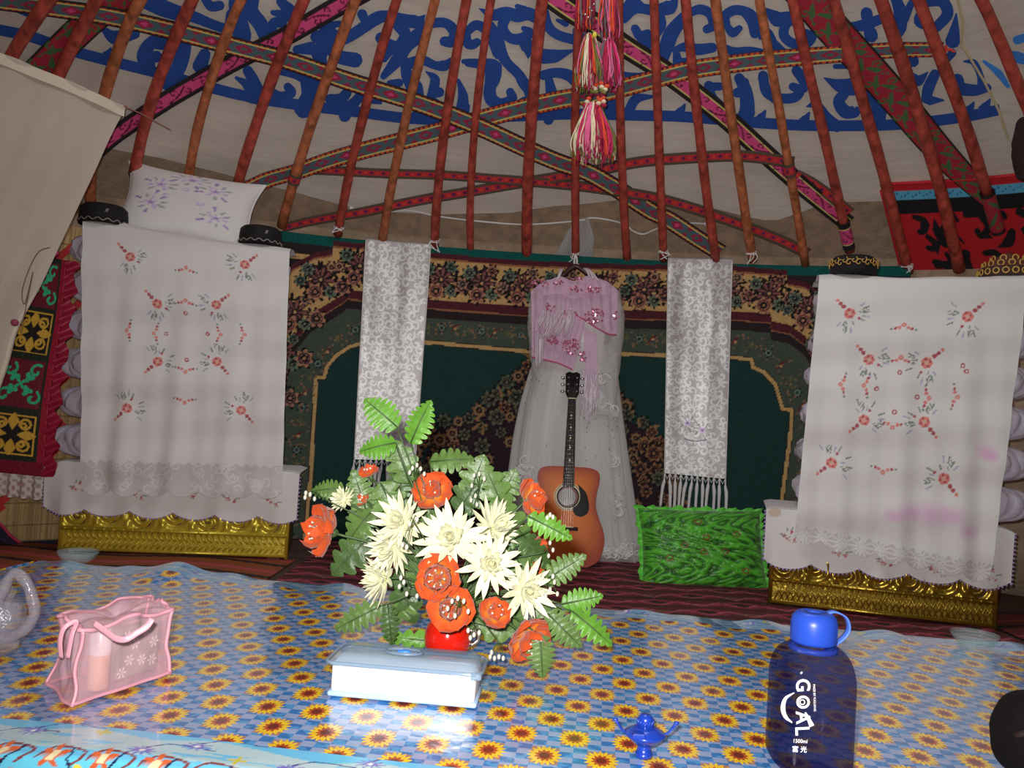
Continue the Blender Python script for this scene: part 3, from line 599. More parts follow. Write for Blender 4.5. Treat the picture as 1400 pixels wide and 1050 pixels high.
def emb_big(c, x, y, d, k=1.0):
    """flower with leaf sprays; d = direction in which the long bud tail points"""
    dx, dy = math.cos(d), math.sin(d)
    for a in np.arange(7)*.9: c.disc(x+.018*k*math.cos(a), y+.018*k*math.sin(a), .013*k, cr1)
    for a in np.arange(4)*1.57+.4: c.disc(x+.019*k*math.cos(a), y+.019*k*math.sin(a), .007*k, cr2)
    c.disc(x, y, .012*k, crP)
    for t in (.05, .075, .10): c.disc(x+dx*t*k, y+dy*t*k, (.012-.05*(t-.05))*k, cr2 if t < .08 else cr1)
    rr = random.Random(int(1e4*(x+3*y)))
    for sg in (-1, 1):
        for j in range(5):
            a = d+math.pi+sg*(.35+.28*j); L = (.05+.035*rr.random())*k
            p = (x+math.cos(a)*L, y+math.sin(a)*L); q = (x+math.cos(a)*L*1.4, y+math.sin(a)*L*1.4)
            c.stroke([p, q], .008*k, (cgn, cbl, cgn)[j % 3], 2)
    a = d+math.pi
    for sg in (-1, 1):
        for j in range(3):
            L = (.05+.02*j)*k; p = (x+math.cos(a+sg*1.1)*L, y+math.sin(a+sg*1.1)*L); c.stroke([p, (p[0]+.012*math.cos(a+sg*.4), p[1]+.012*math.sin(a+sg*.4))], .006*k, cgn, 2)
    c.disc(x-dx*.055*k+dy*.02*k, y-dy*.055*k-dx*.02*k, .008*k, cr2)
def emb_vee(c, x, y, d, k=1.0):
    """a small arch of buds; d = direction of the tip"""
    nx, ny = -math.sin(d), math.cos(d); dx, dy = math.cos(d), math.sin(d)
    c.disc(x, y, .012*k, cr1); c.disc(x, y, .005*k, crP)
    for sg in (-1, 1):
        for j, L in enumerate((.022, .04, .06)):
            c.disc(x+sg*nx*L*k-dx*(.012+.3*L)*k*.8, y+sg*ny*L*k-dy*(.012+.3*L)*k*.8, (.009-.0015*j)*k, (cr1, cr2, cgn)[j])
def emb_dot(c, x, y): 
    c.disc(x, y, .011, cr2); c.disc(x, y, .005, C_white)

class Frame:
    """a chest's own axes: x along its front, y inwards, z up"""
    def __init__(s, BL, BR):
        s.o = BL*np.array([1, 1, 0]); d = BR-BL; d[2] = 0; s.w = float(np.linalg.norm(d)); s.ex = d/s.w; s.ey = np.array([-s.ex[1], s.ex[0], 0])
        s.M = Matrix(((s.ex[0], s.ey[0], 0, s.o[0]), (s.ex[1], s.ey[1], 0, s.o[1]), (0, 0, 1, 0), (0, 0, 0, 1)))
    def px(s, x, y, yl=0.0):           # pixel -> (x, z) on the plane y = yl of the chest
        d = rays(x, y); o = CAM-s.o; den = d@s.ey; m = (yl-o@s.ey)/den; p = o+d*np.asarray(m)[..., None]
        return np.stack([p@s.ex, p[..., 2]], -1)

def chest(F, side, H, D, label, trim):
    M_gold = M_goldL if side == 'l' else M_goldR
    t = thing('bedding_chest', label, 'chest', mat=F.M); w = F.w
    O('chest_body', rbox(.01, w-.01, .012, D, .015, H-.012, .008), M_wood, t)
    O('lid_board', rbox(-.005, w+.005, -.004, D+.005, H-.012, H+.008, .006), M_wood, t)
    for i in range(2): 
        for j in range(2): O('foot', rbox((.03, w-.1)[i], (.03, w-.1)[i]+.07, (.02, D-.08)[j], (.02, D-.08)[j]+.06, 0, .02, .004), M_wood, t)
    # embossed front sheet with swirls and beads standing proud
    nx, nz = 200, 64; X, Z = np.meshgrid(np.linspace(0, w, nx), np.linspace(.145, H-.02, nz)); a = np.zeros_like(X)
    for i in range(7):
        cx = w*(i+.5)/7; cz = .20+.02*(i % 2); r = np.hypot(X-cx, Z-cz); th = np.arctan2(Z-cz, X-cx); a += .006*np.exp(-(r/.09)**2)*np.sin(r*150+th*2)
        a += .006*np.exp(-((r-.10)/.02)**2)
    G('front_sheet', np.stack([X, .008-a, Z], -1), M_gold, t)
    beads = []
    for i in range(26):
        x = w*(i+.5)/26; beads.append(sphere((x, .002, .20+.035*math.sin(x*23)), .006, 6, 4)); beads.append(sphere((x+.012, .002, .225+.035*math.sin(x*23)), .005, 6, 4))
    O('bead_row', join(*beads), M_gold, t, True, kind='stuff')
    O('moulding', tube([(0, .0, .135), (w, .0, .135)], .011, 8), M_gold, t, True)
    O('moulding', tube([(0, .002, .028), (w, .002, .028)], .008, 8), M_gold, t, True)
    O('lower_sheet', box(0, w, .006, .012, .02, .135), M_gold, t)
    bars = []; n = 36
    for i in range(n):
        x = .02+(w-.04)*i/n; q = (w-.04)/n
        if trim == 'herringbone':
            for r, (za, zb) in enumerate(((.04, .08), (.08, .122))):
                bars.append(tube([(x, .004, za if r == 0 else zb), (x+q*1.2, .001, zb if r == 0 else za)], .005, 5)); 
        else:
            bars.append(tube([(x, .004, .04), (x+q*1.6, .002, .125)], .0035, 5)); bars.append(tube([(x+q*1.6, .004, .04), (x, .002, .125)], .0035, 5))
    O('relief_pattern', join(*bars), M_gold, t, True, kind='stuff')
    O('relief_studs', join(*[sphere((w*(i+.5)/24, -.008, .135), .007, 6, 4) for i in range(24)]), M_gold, t, True, kind='stuff')
    for x in (0.0, w): O('corner_strip', tube([(x, .006, .015), (x, .006, H-.01)], .01, 8), M_gold, t, True)
    return t

def chest_cloth(F, H, D, zb, label, flowers, xl, xr, side_stain=True):
    """cloth over the chest lid: hangs over the front with a scalloped purple crocheted edge"""
    res = .006; L = xr-xl; drop = H+.012-zb; c = Canvas(L, drop+.05+D, res, C_white)
    # canvas y: 0 at hem, upwards, then over the lid
    x = c.x+xl; per = .215
    hem = .035*np.abs(np.sin((x-xl)/per*math.pi))**.7
    vv = c.Y; X = np.broadcast_to(x[None], vv.shape).copy()
    hemz = (zb+.045-hem)[None]
    zt = H+.014
    front = drop; s = vv
    Z = np.where(s < front, hemz+(zt-hemz)*(s/front), zt)
    over = np.clip((x-F.w)/.08, 0, 1)+np.clip(-x/.08, 0, 1)        # how far past the chest's ends
    Y = np.where(s < front, -.016-.012*np.sin(x*17)[None]*(1-s/front)-.006*np.sin(x*41+1)[None]*(1-s/front), (s-front))
    Y = Y+over[None]*np.where(s < front, .02*(1-s/front), 0)
    Z = Z-over[None]**1.5*np.where(s >= front*.9, .03, .03*(s/front))
    rnd = np.clip(1-np.abs(s-front)/.03, 0, 1); Z = Z-.006*rnd
    for (fx, fz) in flowers:
        fx, fz = fx-xl, (fz-zb)/(zt-zb)*front
        for dx, dy in ((0, 0), (.03, -.008), (.012, .035), (-.02, .012)): c.rosette(fx+dx, fz+dy, .013, cr2, 5, dx*50, .4)
        c.disc(fx, fz, .005, crP)
        for dx, dy in ((-.035, .02), (.055, .01), (.02, .06), (-.01, .055)): c.stroke([(fx+dx*.6, fz+dy*.7), (fx+dx, fz+dy)], .006, cgn, 2)
    if zt > 0 and side_stain: c.disc(.04, front-.02, .03, S(160, 148, 132, kc))
    t = thing('chest_cloth', label, 'cloth', mat=F.M)
    G('cloth_sheet', np.stack([X, Y, Z], -1), M_cover, t, cols=c.c)
    edge = np.stack([X[0], Y[0], Z[0]], -1); pts = []
    M_pur = bpy.data.materials.get('purple_crochet') or P('purple_crochet', S(128, 110, 150, kc), .9)
    for i in range(0, len(edge), 3): pts.append(sphere(edge[i]+[0, -.002, -.004], .006, 6, 4))
    for k in range(0, c.ny, 4):
        if vv[k, 0] < front:
            pts.append(sphere((X[k, 0]-.004, Y[k, 0], Z[k, 0]), .006, 6, 4)); pts.append(sphere((X[k, -1]+.004, Y[k, -1], Z[k, -1]), .006, 6, 4))
    O('crocheted_edge', join(*pts), M_pur, t, True, kind='stuff')
    return t

def quilt(F, x0, x1, y0, y1, z0, z1, seed, label, group):
    nu, nv = 90, 13; th = np.linspace(0, 2*math.pi, nu, endpoint=False); ph = np.linspace(-math.pi/2, math.pi/2, nv)
    ca, sa = np.cos(th), np.sin(th); cx = np.sign(ca)*np.abs(ca)**.22; cy = np.sign(sa)*np.abs(sa)**.22
    rr = np.abs(np.cos(ph))**.35; zz = np.sign(np.sin(ph))*np.abs(np.sin(ph))**.8
    wr = 1+.035*np.sin(th*23+seed)[None]*np.cos(ph)[:, None]+.03*np.sin(th*9+ph[:, None]*3+seed*2)
    X = (x0+x1)/2+(x1-x0)/2*cx[None]*rr[:, None]*wr; Y = (y0+y1)/2+(y1-y0)/2*cy[None]*rr[:, None]*wr; Z = (z0+z1)/2+(z1-z0)/2*zz[:, None]*np.ones(nu)
    t = thing('folded_quilt', label, 'quilt', mat=F.M@Matrix.Translation((0, 0, z0)), group=group)
    G('quilted_body', np.stack([X, Y, Z-z0], -1), M_quilt, t, closed=True)
    O('fold_line', tube([(x0+.01, y0+.02, (z1-z0)/2), (x0-.012, (y0+y1)/2, (z1-z0)/2+.006), (x0+.01, y1-.02, (z1-z0)/2)], .006, 6), M_quilt, t, True)

def cover(F, H, D, top, bot, zlace, motifs, label, lace, stain=None):
    """embroidered cover over the stack: over the top and down the front, lace along the hem. top=(x0,x1,z) bot=(x0,x1,z)"""
    res = .0045; dropL = H-bot[2]; L = top[1]-top[0]; c = Canvas(L, dropL+D, res, C_white)
    s = c.Y; xr = c.X/L
    f = np.clip(s/dropL, 0, 1)                       # 0 at the hem, 1 at the top edge
    x0 = bot[0]+(top[0]-bot[0])*f; x1 = bot[1]+(top[1]-bot[1])*f; X = x0+(x1-x0)*xr
    zb = bot[2]+(bot[3]-bot[2])*xr if len(bot) > 3 else bot[2]+0*xr; zt = top[2]+(top[3]-top[2])*xr
    Z = np.where(s < dropL, zb+(zt-zb)*f, zt)
    fold = .010*np.sin(X*26)*np.clip(1-f*1.1, 0, 1)+.006*np.sin(X*47+1)*np.clip(1-f, 0, 1)+.006*np.sin(Z*14+X*2.2)+.004*np.sin(Z*31-X*3)
    Y = np.where(s < dropL, -.055-.02*(1-f)-fold*1.3, s-dropL-.04)
    rnd = np.clip(1-np.abs(s-dropL)/.05, 0, 1); Z = Z-.022*rnd**2+np.where(s > dropL, .012*np.sin(X*6+1)+.006*np.sin(X*17+s*30), 0)*np.clip((s-dropL)/.06, 0, 1)
    def loc(px, py):
        q = F.px(np.asarray(px, float), np.asarray(py, float), -.06); ff = np.clip((q[..., 1]-bot[2])/(H-bot[2]), 0, 1)
        a = bot[0]+(top[0]-bot[0])*ff; b = bot[1]+(top[1]-bot[1])*ff; xrr = (q[..., 0]-a)/(b-a)
        zbb = bot[2]+((bot[3]-bot[2])*xrr if len(bot) > 3 else 0); ztt = top[2]+(top[3]-top[2])*xrr
        return xrr*L, (q[..., 1]-zbb)/(ztt-zbb)*dropL
    for kind, px, py, d in motifs:
        x, y = loc(px, py)
        if kind == 'b': emb_big(c, float(x), float(y), d, .84)
        elif kind == 'v': emb_vee(c, float(x), float(y), d, .9)
        else: emb_dot(c, float(x), float(y))
    if stain:
        for px, py, r, cc in stain:
            x, y = loc(px, py); sl = c.win(x-r, x+r, y-r, y+r); dd = np.hypot((c.X[sl]-x)/1.6, c.Y[sl]-y); kk = np.clip(1-dd/r, 0, 1)[..., None]*.6; c.c[sl][..., :3] = c.c[sl][..., :3]*(1-kk)+np.array(cc)*kk
    lz = zlace-bot[2]
    lr = s < lz
    c.c[..., :3][lr] *= 0.97
    if lace == 'daisy':
        c.c[lr, 3] = .72; n = 10
        for i in range(n):
            x = L*(i+.5)/n
            for a in np.arange(12)*.5236: c.stroke([(x+.018*math.cos(a), lz*.5+.018*math.sin(a)), (x+.046*math.cos(a), lz*.5+.046*math.sin(a))], .009, S(214, 208, 206, kc)+(1.0,), 2)
            c.disc(x, lz*.5, .012, S(214, 208, 206, kc)+(1.0,))
    else:
        c.c[lr, 3] = .8
        for i in range(60): 
            x, y = RNG.uniform(0, L), RNG.uniform(.02, lz); c.stroke(spiral(x, y, .03, RNG.uniform(0, 6), .8), .008, S(214, 208, 206, kc)+(1.0,))
    for i in range(int(L/.05)): c.disc((i+.5)*.05, lz, .018, S(206, 200, 198, kc)+(1.0,)); c.c[...]
    c.rect(0, L, lz-.006, lz+.006, S(206, 200, 198, kc)+(1.0,))
    # scalloped hem of the lace
    sc = .035*np.abs(np.sin(c.X/L*math.pi*7))
    c.c[(s < .035-sc), 3] = 0.0
    c.c[..., :3] = np.where(((c.X < .006) | (c.X > L-.006))[..., None], np.array(S(212, 206, 204, kc)), c.c[..., :3])
    t = thing('stack_cover', label, 'cover cloth', mat=F.M)
    k = int(np.searchsorted(c.y, lz+.008)); XYZ = np.stack([X, Y, Z], -1)
    G('cloth_sheet', XYZ[k-1:], M_cover, t, cols=c.c[k-1:])
    G('lace_hem', XYZ[:k], M_lace, t, cols=c.c[:k])
    return t

FL = Frame(onz(np.float64(80), np.float64(757), 0.), onz(np.float64(390), np.float64(768), 0.))
FR = Frame(onz(np.float64(1052), np.float64(830), 0.), onz(np.float64(1360), np.float64(865), 0.))
HL, HR = .47, .47; DL, DR = .36, .42
chest(FL, 'l', HL, DL, 'gold embossed chest with herringbone trim under the left bedding stack', 'herringbone')
chest(FR, 'r', HR, DR, 'gold embossed chest with diamond lattice trim under the right bedding stack', 'lattice')
fl = FL.px(np.array([105., 185, 255, 312, 370]), np.array([672., 682, 678, 685, 690]), -.02)
fr_ = FR.px(np.array([1078., 1147, 1208, 1280, 1352]), np.array([738., 760, 772, 785, 793]), -.02)
xa = FL.px(np.array([58., 408]), np.array([660., 670]), -.02)[:, 0]; xb = FR.px(np.array([1046., 1386]), np.array([730., 780]), -.02)[:, 0]
zl = FL.px(np.float64(230), np.float64(712), -.02)[1]-.0; zr = FR.px(np.float64(1200), np.float64(793), -.02)[1]
chest_cloth(FL, HL, DL, zl, 'white cloth with red sprigs and scalloped edge on the left gold chest', fl, xa[0], xa[1])
chest_cloth(FR, HR, DR, zr, 'white cloth with red sprigs and scalloped edge on the right gold chest', fr_, xb[0], xb[1])
TL = FL.px(np.array([112., 396]), np.array([296., 338]), -.06); BLp = FL.px(np.array([112., 386]), np.array([678., 682]), -.06)
TRr = FR.px(np.array([1121., 1408]), np.array([374., 374]), -.06); BRp = FR.px(np.array([1085., 1352]), np.array([742., 800]), -.06)
ztl = float(TL[:, 1].mean()); ztr = float(TRr[:, 1].mean())
names = ['lowest folded quilt of the left stack', 'second quilt from the bottom of the left stack', 'third quilt from the bottom of the left stack', 'fourth quilt from the bottom of the left stack', 'fifth quilt from the bottom of the left stack', 'topmost folded quilt of the left stack']
n = 6; z = HL+.018; hq = (ztl-.015-z)/n
for i in range(n): quilt(FL, TL[0, 0]-.075+.014*(i % 2), TL[1, 0]-.05, -.02, DL-.01, z+hq*i, z+hq*(i+1)-.004, i*1.7, 'pale lilac satin, '+names[i]+', under the cover', 'folded quilts in the left stack')
z = HR+.018; hq = (ztr-.015-z)/n
for i in range(n): quilt(FR, TRr[0, 0]+.03-.012*(n-i), TRr[1, 0]+.06, -.02, DR-.02, z+hq*i, z+hq*(i+1)-.004, 5+i*1.3, 'pale grey satin, '+names[i].replace('left', 'right')+', under the cover', 'folded quilts in the right stack')
q4 = lambda x, y: (x/3.333, y/3.333+330)
NE, NW, SW, SE = R(45), R(135), R(225), R(315); Nn_, Ss_, Ee_, Ww_ = R(90), R(-90), 0.0, math.pi
ml = [('b', *q4(590, 70), NW), ('b', *q4(1115, 105), NE), ('b', *q4(718, 285), NW), ('b', *q4(988, 290), NE), ('b', *q4(718, 548), SW), ('b', *q4(988, 548), SE), ('b', *q4(580, 760), SW), ('b', *q4(1100, 770), SE),
 ('v', *q4(848, 120), Nn_), ('v', *q4(848, 270), Nn_), ('v', *q4(575, 405), Ww_), ('v', *q4(698, 418), Ww_), ('v', *q4(1005, 425), Ee_), ('v', *q4(1115, 425), Ee_), ('v', *q4(848, 595), Ss_), ('v', *q4(843, 735), Ss_),
 ('d', *q4(847, 328), 0), ('d', *q4(755, 420), 0), ('d', *q4(945, 422), 0), ('d', *q4(852, 540), 0)]
q7 = lambda x, y: (1000+x/3.5, y/3.5+330); q7b = lambda x, y: (1000+x/3.5, y/3.5+600)
mr = [('b', *q7(565, 345), NW), ('b', *q7(1130, 360), NE), ('b', *q7(660, 565), NW), ('b', *q7(935, 580), NE), ('b', *q7(632, 855), SW), ('b', *q7(918, 865), SE), ('b', *q7b(478, 115), SW), ('b', *q7b(1012, 190), SE),
 ('v', *q7(825, 400), Nn_), ('v', *q7(812, 555), Nn_), ('v', *q7(520, 685), Ww_), ('v', *q7(632, 690), Ww_), ('v', *q7(945, 750), Ee_), ('v', *q7(1080, 745), Ee_), ('v', *q7(765, 890), Ss_), ('v', *q7b(722, 160), Ss_),
 ('d', *q7(805, 627), 0), ('d', *q7(693, 705), 0), ('d', *q7(888, 745), 0), ('d', *q7(776, 817), 0), ('d', *q7(1105, 595), 0), ('d', *q7(1120, 622), 0)]
zlL = float(FL.px(np.float64(240), np.float64(634), -.06)[1]); zlR = float(FR.px(np.float64(1220), np.float64(727), -.06)[1])
PK = S(205, 120, 165, kc)
cover(FL, ztl, DL, (TL[0, 0], TL[1, 0], float(TL[0, 1]), float(TL[1, 1])), (BLp[0, 0], BLp[1, 0], float(BLp[0, 1]), float(BLp[1, 1])), zlL, ml, 'clean white embroidered cover with lace hem over the left bedding stack', 'floral')
cover(FR, ztr, DR, (TRr[0, 0], TRr[1, 0], float(TRr[0, 1]), float(TRr[1, 1])), (BRp[0, 0], BRp[1, 0], float(BRp[0, 1]), float(BRp[1, 1])), zlR, mr, 'pink-stained white embroidered cover with daisy lace hem over the right bedding stack', 'daisy',
      [(1345, 618, .045, PK), (1352, 624, .03, PK), (1270, 703, .07, PK), (1240, 700, .05, PK), (1220, 705, .04, PK), (1300, 705, .05, PK), (1322, 727, .04, PK)])

# cushions
def cushion_grid(w, h, th, n, pinch=.07, p=2.5, seed=0., wr=0.0):
    a = np.linspace(-1, 1, n); A, B = np.meshgrid(a, a)
    X = w/2*A*(1-pinch*(1-B**2)*A**2); Y = h/2*B*(1-pinch*(1-A**2)*B**2)
    Z = th/2*np.clip((1-np.abs(A)**p)*(1-np.abs(B)**p), 0, 1)**.55
    return A, B, X, Y, Z
def place(XYZ, M_): 
    m = np.array(M_); return XYZ@m[:3, :3].T+m[:3, 3]
def basis(o, ex, ez):
    """matrix with its x along ex and z (face) along ez"""
    ex = Vector(ex).normalized(); ez = Vector(ez); ez = (ez-ex*ez.dot(ex)).normalized(); ey = ez.cross(ex)
    return Matrix(((ex.x, ey.x, ez.x, o[0]), (ex.y, ey.y, ez.y, o[1]), (ex.z, ey.z, ez.z, o[2]), (0, 0, 0, 1)))
# white pillow leaning on top of the left stack
a_, b_, c_ = FL.px(np.array([165., 352, 330]), np.array([232., 264, 325]), .17), None, None
pc = FL.px(np.float64(258), np.float64(279), .17); Wp = float(np.linalg.norm(FL.px(np.array([172., 340.]), np.array([262., 296.]), .17)[0]-FL.px(np.array([172., 340.]), np.array([262., 296.]), .17)[1]))
Hp = .40
ang = -.10
A, B, X, Y, Z = cushion_grid(Wp*1.14, Hp*1.05, .16, 70, .13)
cpw = Canvas(2, 2, 2/69, C_white)
lil, lil2, lg = S(160, 140, 178, kc), S(128, 104, 150, kc), S(130, 134, 138, kc)
for fx, fy in ((-.42, .30), (.36, .36), (-.5, -.25), (.45, -.4), (0, .62)):
    cpw.rosette(1+fx, 1+fy, .10, lil, 5, .3, .35); cpw.disc(1+fx, 1+fy, .035, lil2)
    for k in range(11):
        aa = k*.63+fx; L = .17+.12*((k*7) % 3)/2; cpw.stroke([(1+fx+L*.7*math.cos(aa), 1+fy+L*.7*math.sin(aa)), (1+fx+L*math.cos(aa), 1+fy+L*math.sin(aa))], .045, (lil, lg, lil2)[k % 3], 2)
for fx, fy in ((-.05, .25), (-.3, 0), (.2, -.1)): cpw.disc(1+fx, 1+fy, .055, lil, .03)
mp = FL.M@Matrix.Translation((float(pc[0]), .20, ztl+.195))@Matrix.Rotation(R(5), 4, 'Y')@Matrix.Rotation(R(74), 4, 'X')
pt = thing('pillow', 'white pillow with purple embroidered flowers propped on the left bedding stack', 'pillow', mat=mp)
Zf = Z+.004*np.sin(A*9+B*7)*(1-np.abs(A))*(1-np.abs(B))
G('pillow_front', np.stack([X, Y, Zf], -1), M_cover, pt, cols=cpw.c[:70, :70])
G('pillow_back', np.stack([X[:, ::-1], Y[:, ::-1], -Z], -1), M_cover, pt, cols=np.broadcast_to(np.array(C_white+(1.,)), (70, 70, 4)))
ring = np.concatenate([np.stack([X, Y, 0*X], -1)[0, :], np.stack([X, Y, 0*X], -1)[:, -1], np.stack([X, Y, 0*X], -1)[-1, ::-1], np.stack([X, Y, 0*X], -1)[::-1, 0]])
O('piped_seam', tube(ring, .004, 5, False), P('white_piping', C_white, .8), pt, True)

# caps
def cap(F, px, py, wpx, yl, zt, label, style):
    q = F.px(np.float64(px), np.float64(py), yl); r = .5*wpx*float(np.linalg.norm((F.o+F.ex*q[0]+F.ey*yl)[:2]))/FPX
    t = thing('cap', label, 'cap', mat=F.M@Matrix.Translation((float(q[0]), yl, zt)))
    h = r*(.95 if style != 'cone' else .7)
    if style == 'cone':
        O('cap_crown', lathe([(0, h*1.5), (r*.25, h*1.35), (r*.6, h*1.0), (r*.9, h*.62), (r*.97, h*.55), (.0, h*.5)], 28), P('brown_cap_cloth', S(66, 34, 28, .36), .8, var=.2), t, True)
        O('cap_band', lathe([(r*.97, h*.56), (r*1.02, h*.5), (r*1.0, 0), (r*.9, 0), (r*.9, h*.4)], 28), P('dark_cap_band', S(40, 26, 26, .36), .8), t, True)
        rows = []
        for z, n, rr in ((h*.3, 20, 1.0), (h*.75, 15, .84), (h*1.08, 9, .55)):
            for k in range(n):
                a = k*2*math.pi/n; c0 = (r*rr*math.cos(a), r*rr*math.sin(a), z); an = np.linspace(0, 2*math.pi, 9); sz = r*.11
                rows.append(tube(np.stack([c0[0]-math.sin(a)*sz*np.cos(an)+.004*math.cos(a), c0[1]+math.cos(a)*sz*np.cos(an)+.004*math.sin(a), z+sz*np.sin(an)], -1), .004, 4, False))
        O('gold_embroidery', join(*rows), M_goldthread, t, True, kind='stuff')
    else:
        O('cap_crown', lathe([(0, h*.92), (r*.5, h*.98), (r*.82, h*.92), (r*.96, h*.78), (r, h*.4), (r*1.0, 0), (r*.92, 0), (r*.9, h*.5)], 28), M_velvet, t, True)
        rows = []; n = 16
        for k in range(n):
            a0 = k*2*math.pi/n
            if style == 'gold':
                for s0, zc in ((1, h*.5), (-1, h*.62)):
                    sp = spiral(0, 0, r*.16, 1, .9, s0, 10); rows.append(tube(np.stack([(r+.004)*np.cos(a0+sp[:, 0]/r+.1*s0), (r+.004)*np.sin(a0+sp[:, 0]/r+.1*s0), zc+sp[:, 1]], -1), .003, 4, False))
            else:
                aa = a0+np.linspace(0, 2*math.pi/n, 6); rows.append(tube(np.stack([(r+.003)*np.cos(aa), (r+.003)*np.sin(aa), h*.14+h*.06*np.sin((aa-a0)*n)], -1), .003, 4, False))
        if style == 'plain':
            for k in range(6): rows.append(sphere(((r+.002)*math.cos(-1.2+k*.02), (r+.002)*math.sin(-1.2+k*.02), h*.5+.006*(k % 3)), .004, 5, 4))
        O('thread_embroidery', join(*rows), M_goldthread if style == 'gold' else M_silver, t, True, kind='stuff')
    return t
cap(FL, 143, 282, 56, .04, ztl+.012, 'black velvet cap on the left corner of the left bedding stack', 'plain')
cap(FL, 357, 314, 54, .05, ztl-.02, 'black velvet cap right of the white pillow on the left stack', 'plain')
cap(FR, 1167, 360, 56, .05, ztr+.0, 'black cap with pale gold scrolls on the left corner of the right stack', 'gold')
cap(FR, 1378, 356, 62, .10, ztr+.005, 'brown peaked cap with gold embroidery on the right bedding stack', 'cone')
# =================================================================== HANGINGS ON THE WALL
def patch(name_thing, label, cat, pxq, off, w, h, base, res=.005, fold=None):
    """printed cloth hung against the wall: corner pixels TL TR BR BL -> wall coordinates"""
    q = uz([p[0] for p in pxq], [p[1] for p in pxq], -off); c = Canvas(w, h, res, base); U = c.X/w; V = 1-c.Y/h
    f = ((q[0]*(1-U)[..., None]+q[1]*U[..., None])*(1-V)[..., None]+(q[3]*(1-U)[..., None]+q[2]*U[..., None])*V[..., None])
    return c, f
# silver brocade runners
M_broc = P('silver_brocade', rough=.38, attr=True, bump=.15, bscale=150, sheen=.3, spec=.6)
M_broc.node_tree.nodes['Principled BSDF'].inputs['Metallic'].default_value = .25
def brocade(c, seed, w, h):
    rr = random.Random(seed); li = S(226, 222, 220, .42); c.c[..., :3] *= .82
    for j in range(int(h/.055)+1):
        for i in range(int(w/.06)+1):
            x, y = i*.06+(.03 if j % 2 else 0)+rr.uniform(-.012, .012), j*.055+rr.uniform(-.012, .012); s_ = rr.choice((-1, 1)); r = rr.uniform(.026, .04)
            c.stroke(spiral(x, y, r, rr.uniform(0, 6.3), .95, s_), [.005, .017, .011], li, 2)
            a = rr.uniform(0, 6.3)
            for k in range(3): c.stroke([(x+r*.7*math.cos(a+k*.5), y+r*.7*math.sin(a+k*.5)), (x+r*1.5*math.cos(a+k*.5+.3), y+r*1.5*math.sin(a+k*.5+.3))], [.010, .003], li, 2)
def runner(label, pxq, seed, fringe, flowers):
    w, h = .415, 1.42
    c, f = patch(None, None, None, pxq, OC+.012, w, h, S(150, 146, 146, .42), .0034)
    brocade(c, seed, w, h)
    if flowers:
        vi, vd = S(150, 128, 165, .42), S(86, 80, 96, .42)
        for fx, fy in ((.15, .34), (.25, .30)):
            c.rosette(fx, fy, .026, vi, 6, 0, .3); c.disc(fx, fy, .009, vd)
            for k in range(9): a = k*.7; c.stroke([(fx+.03*math.cos(a), fy+.03*math.sin(a)), (fx+.06*math.cos(a+.2), fy+.06*math.sin(a+.2))], .006, vd if k % 2 else S(110, 120, 110, .42), 2)
        c.stroke([(.13, .235), (.2, .225), (.28, .24)], .008, vd)
    V = 1-c.Y/h; dep = OC+.018+(.007*np.sin(c.X/w*8+seed)+.002*np.sin(c.X/w*21)+.004*np.sin(c.Y*9+c.X*12))*np.clip(1.1-V, .2, 1)
    X = wall3(f[..., 0], f[..., 1], -OC, 0.0); nrm = wall3(f[..., 0], f[..., 1], -OC, -1.0)-X; nrm /= np.linalg.norm(nrm, axis=-1, keepdims=True)
    X = X+nrm*(dep-OC)[..., None]
    base = X[-1, X.shape[1]//2]
    t = thing('brocade_runner', label, 'runner', base, group='silver brocade runners')
    o = G('brocade_cloth', X, M_broc, t, cols=c.c)
    # turned over the top of the carpet
    top = X[-1]; nt = nrm[-1]; rows = [top+nt*0, top-nt*.02+[0, 0, .012], top-nt*.045+[0, 0, .008], top-nt*.05-[0, 0, .05]]
    G('top_fold', np.array(rows), M_broc, t, cols=np.broadcast_to(np.array(S(150, 146, 146, .42)+(1,)), (4, len(top), 4)))
    M_fr = bpy.data.materials.get('silver_fringe') or P('silver_fringe', S(178, 174, 174, .42), .6)
    for sgn, k in ((0, 0), (1, -1)): O('stitched_edge', tube(X[::8, k]+nrm[::8, k]*.002, .004, 5), M_fr, t, True)
    if fringe:
        hem = X[0]; nn = 11; kn = []; 
        for i in range(nn+1):
            b = hem[int(i/nn*(len(hem)-1))]; L = .16+.02*random.random(); sw = random.uniform(-.012, .012)
            P_ = cr([b, b+[.0, -.004, -.05], b+[sw, -.006, -.1], b+[sw*1.5, -.002, -.05-L]], 5)
            O('fringe_tassel', join(tube(P_, np.interp(np.linspace(0, 1, len(P_)), [0, .3, .34, .6, 1], [.004, .006, .010, .012, .007]), 6), *[tube(P_[8:]+[RNG.uniform(-.008, .008), RNG.uniform(-.006, .004), RNG.uniform(-.02, 0)], .003, 4) for _ in range(4)]), M_fr, t, True)
            if i < nn:
                b2 = hem[int((i+1)/nn*(len(hem)-1))]; m = (b+b2)/2
                kn.append(tube([b, m+[0, -.004, -.032], b2], .0035, 5))
        O('knotted_net', join(*kn), M_fr, t, True)
    return t
runner('left silver brocade runner on the carpet, its lower end behind the flowers', [(503, 328), (592, 335), (571, 630), (487, 628)], 1, True, False)
runner('right silver brocade runner with purple flowers and fringe above the green cushion', [(918, 354), (1006, 355), (997, 655), (913, 647)], 2, True, True)
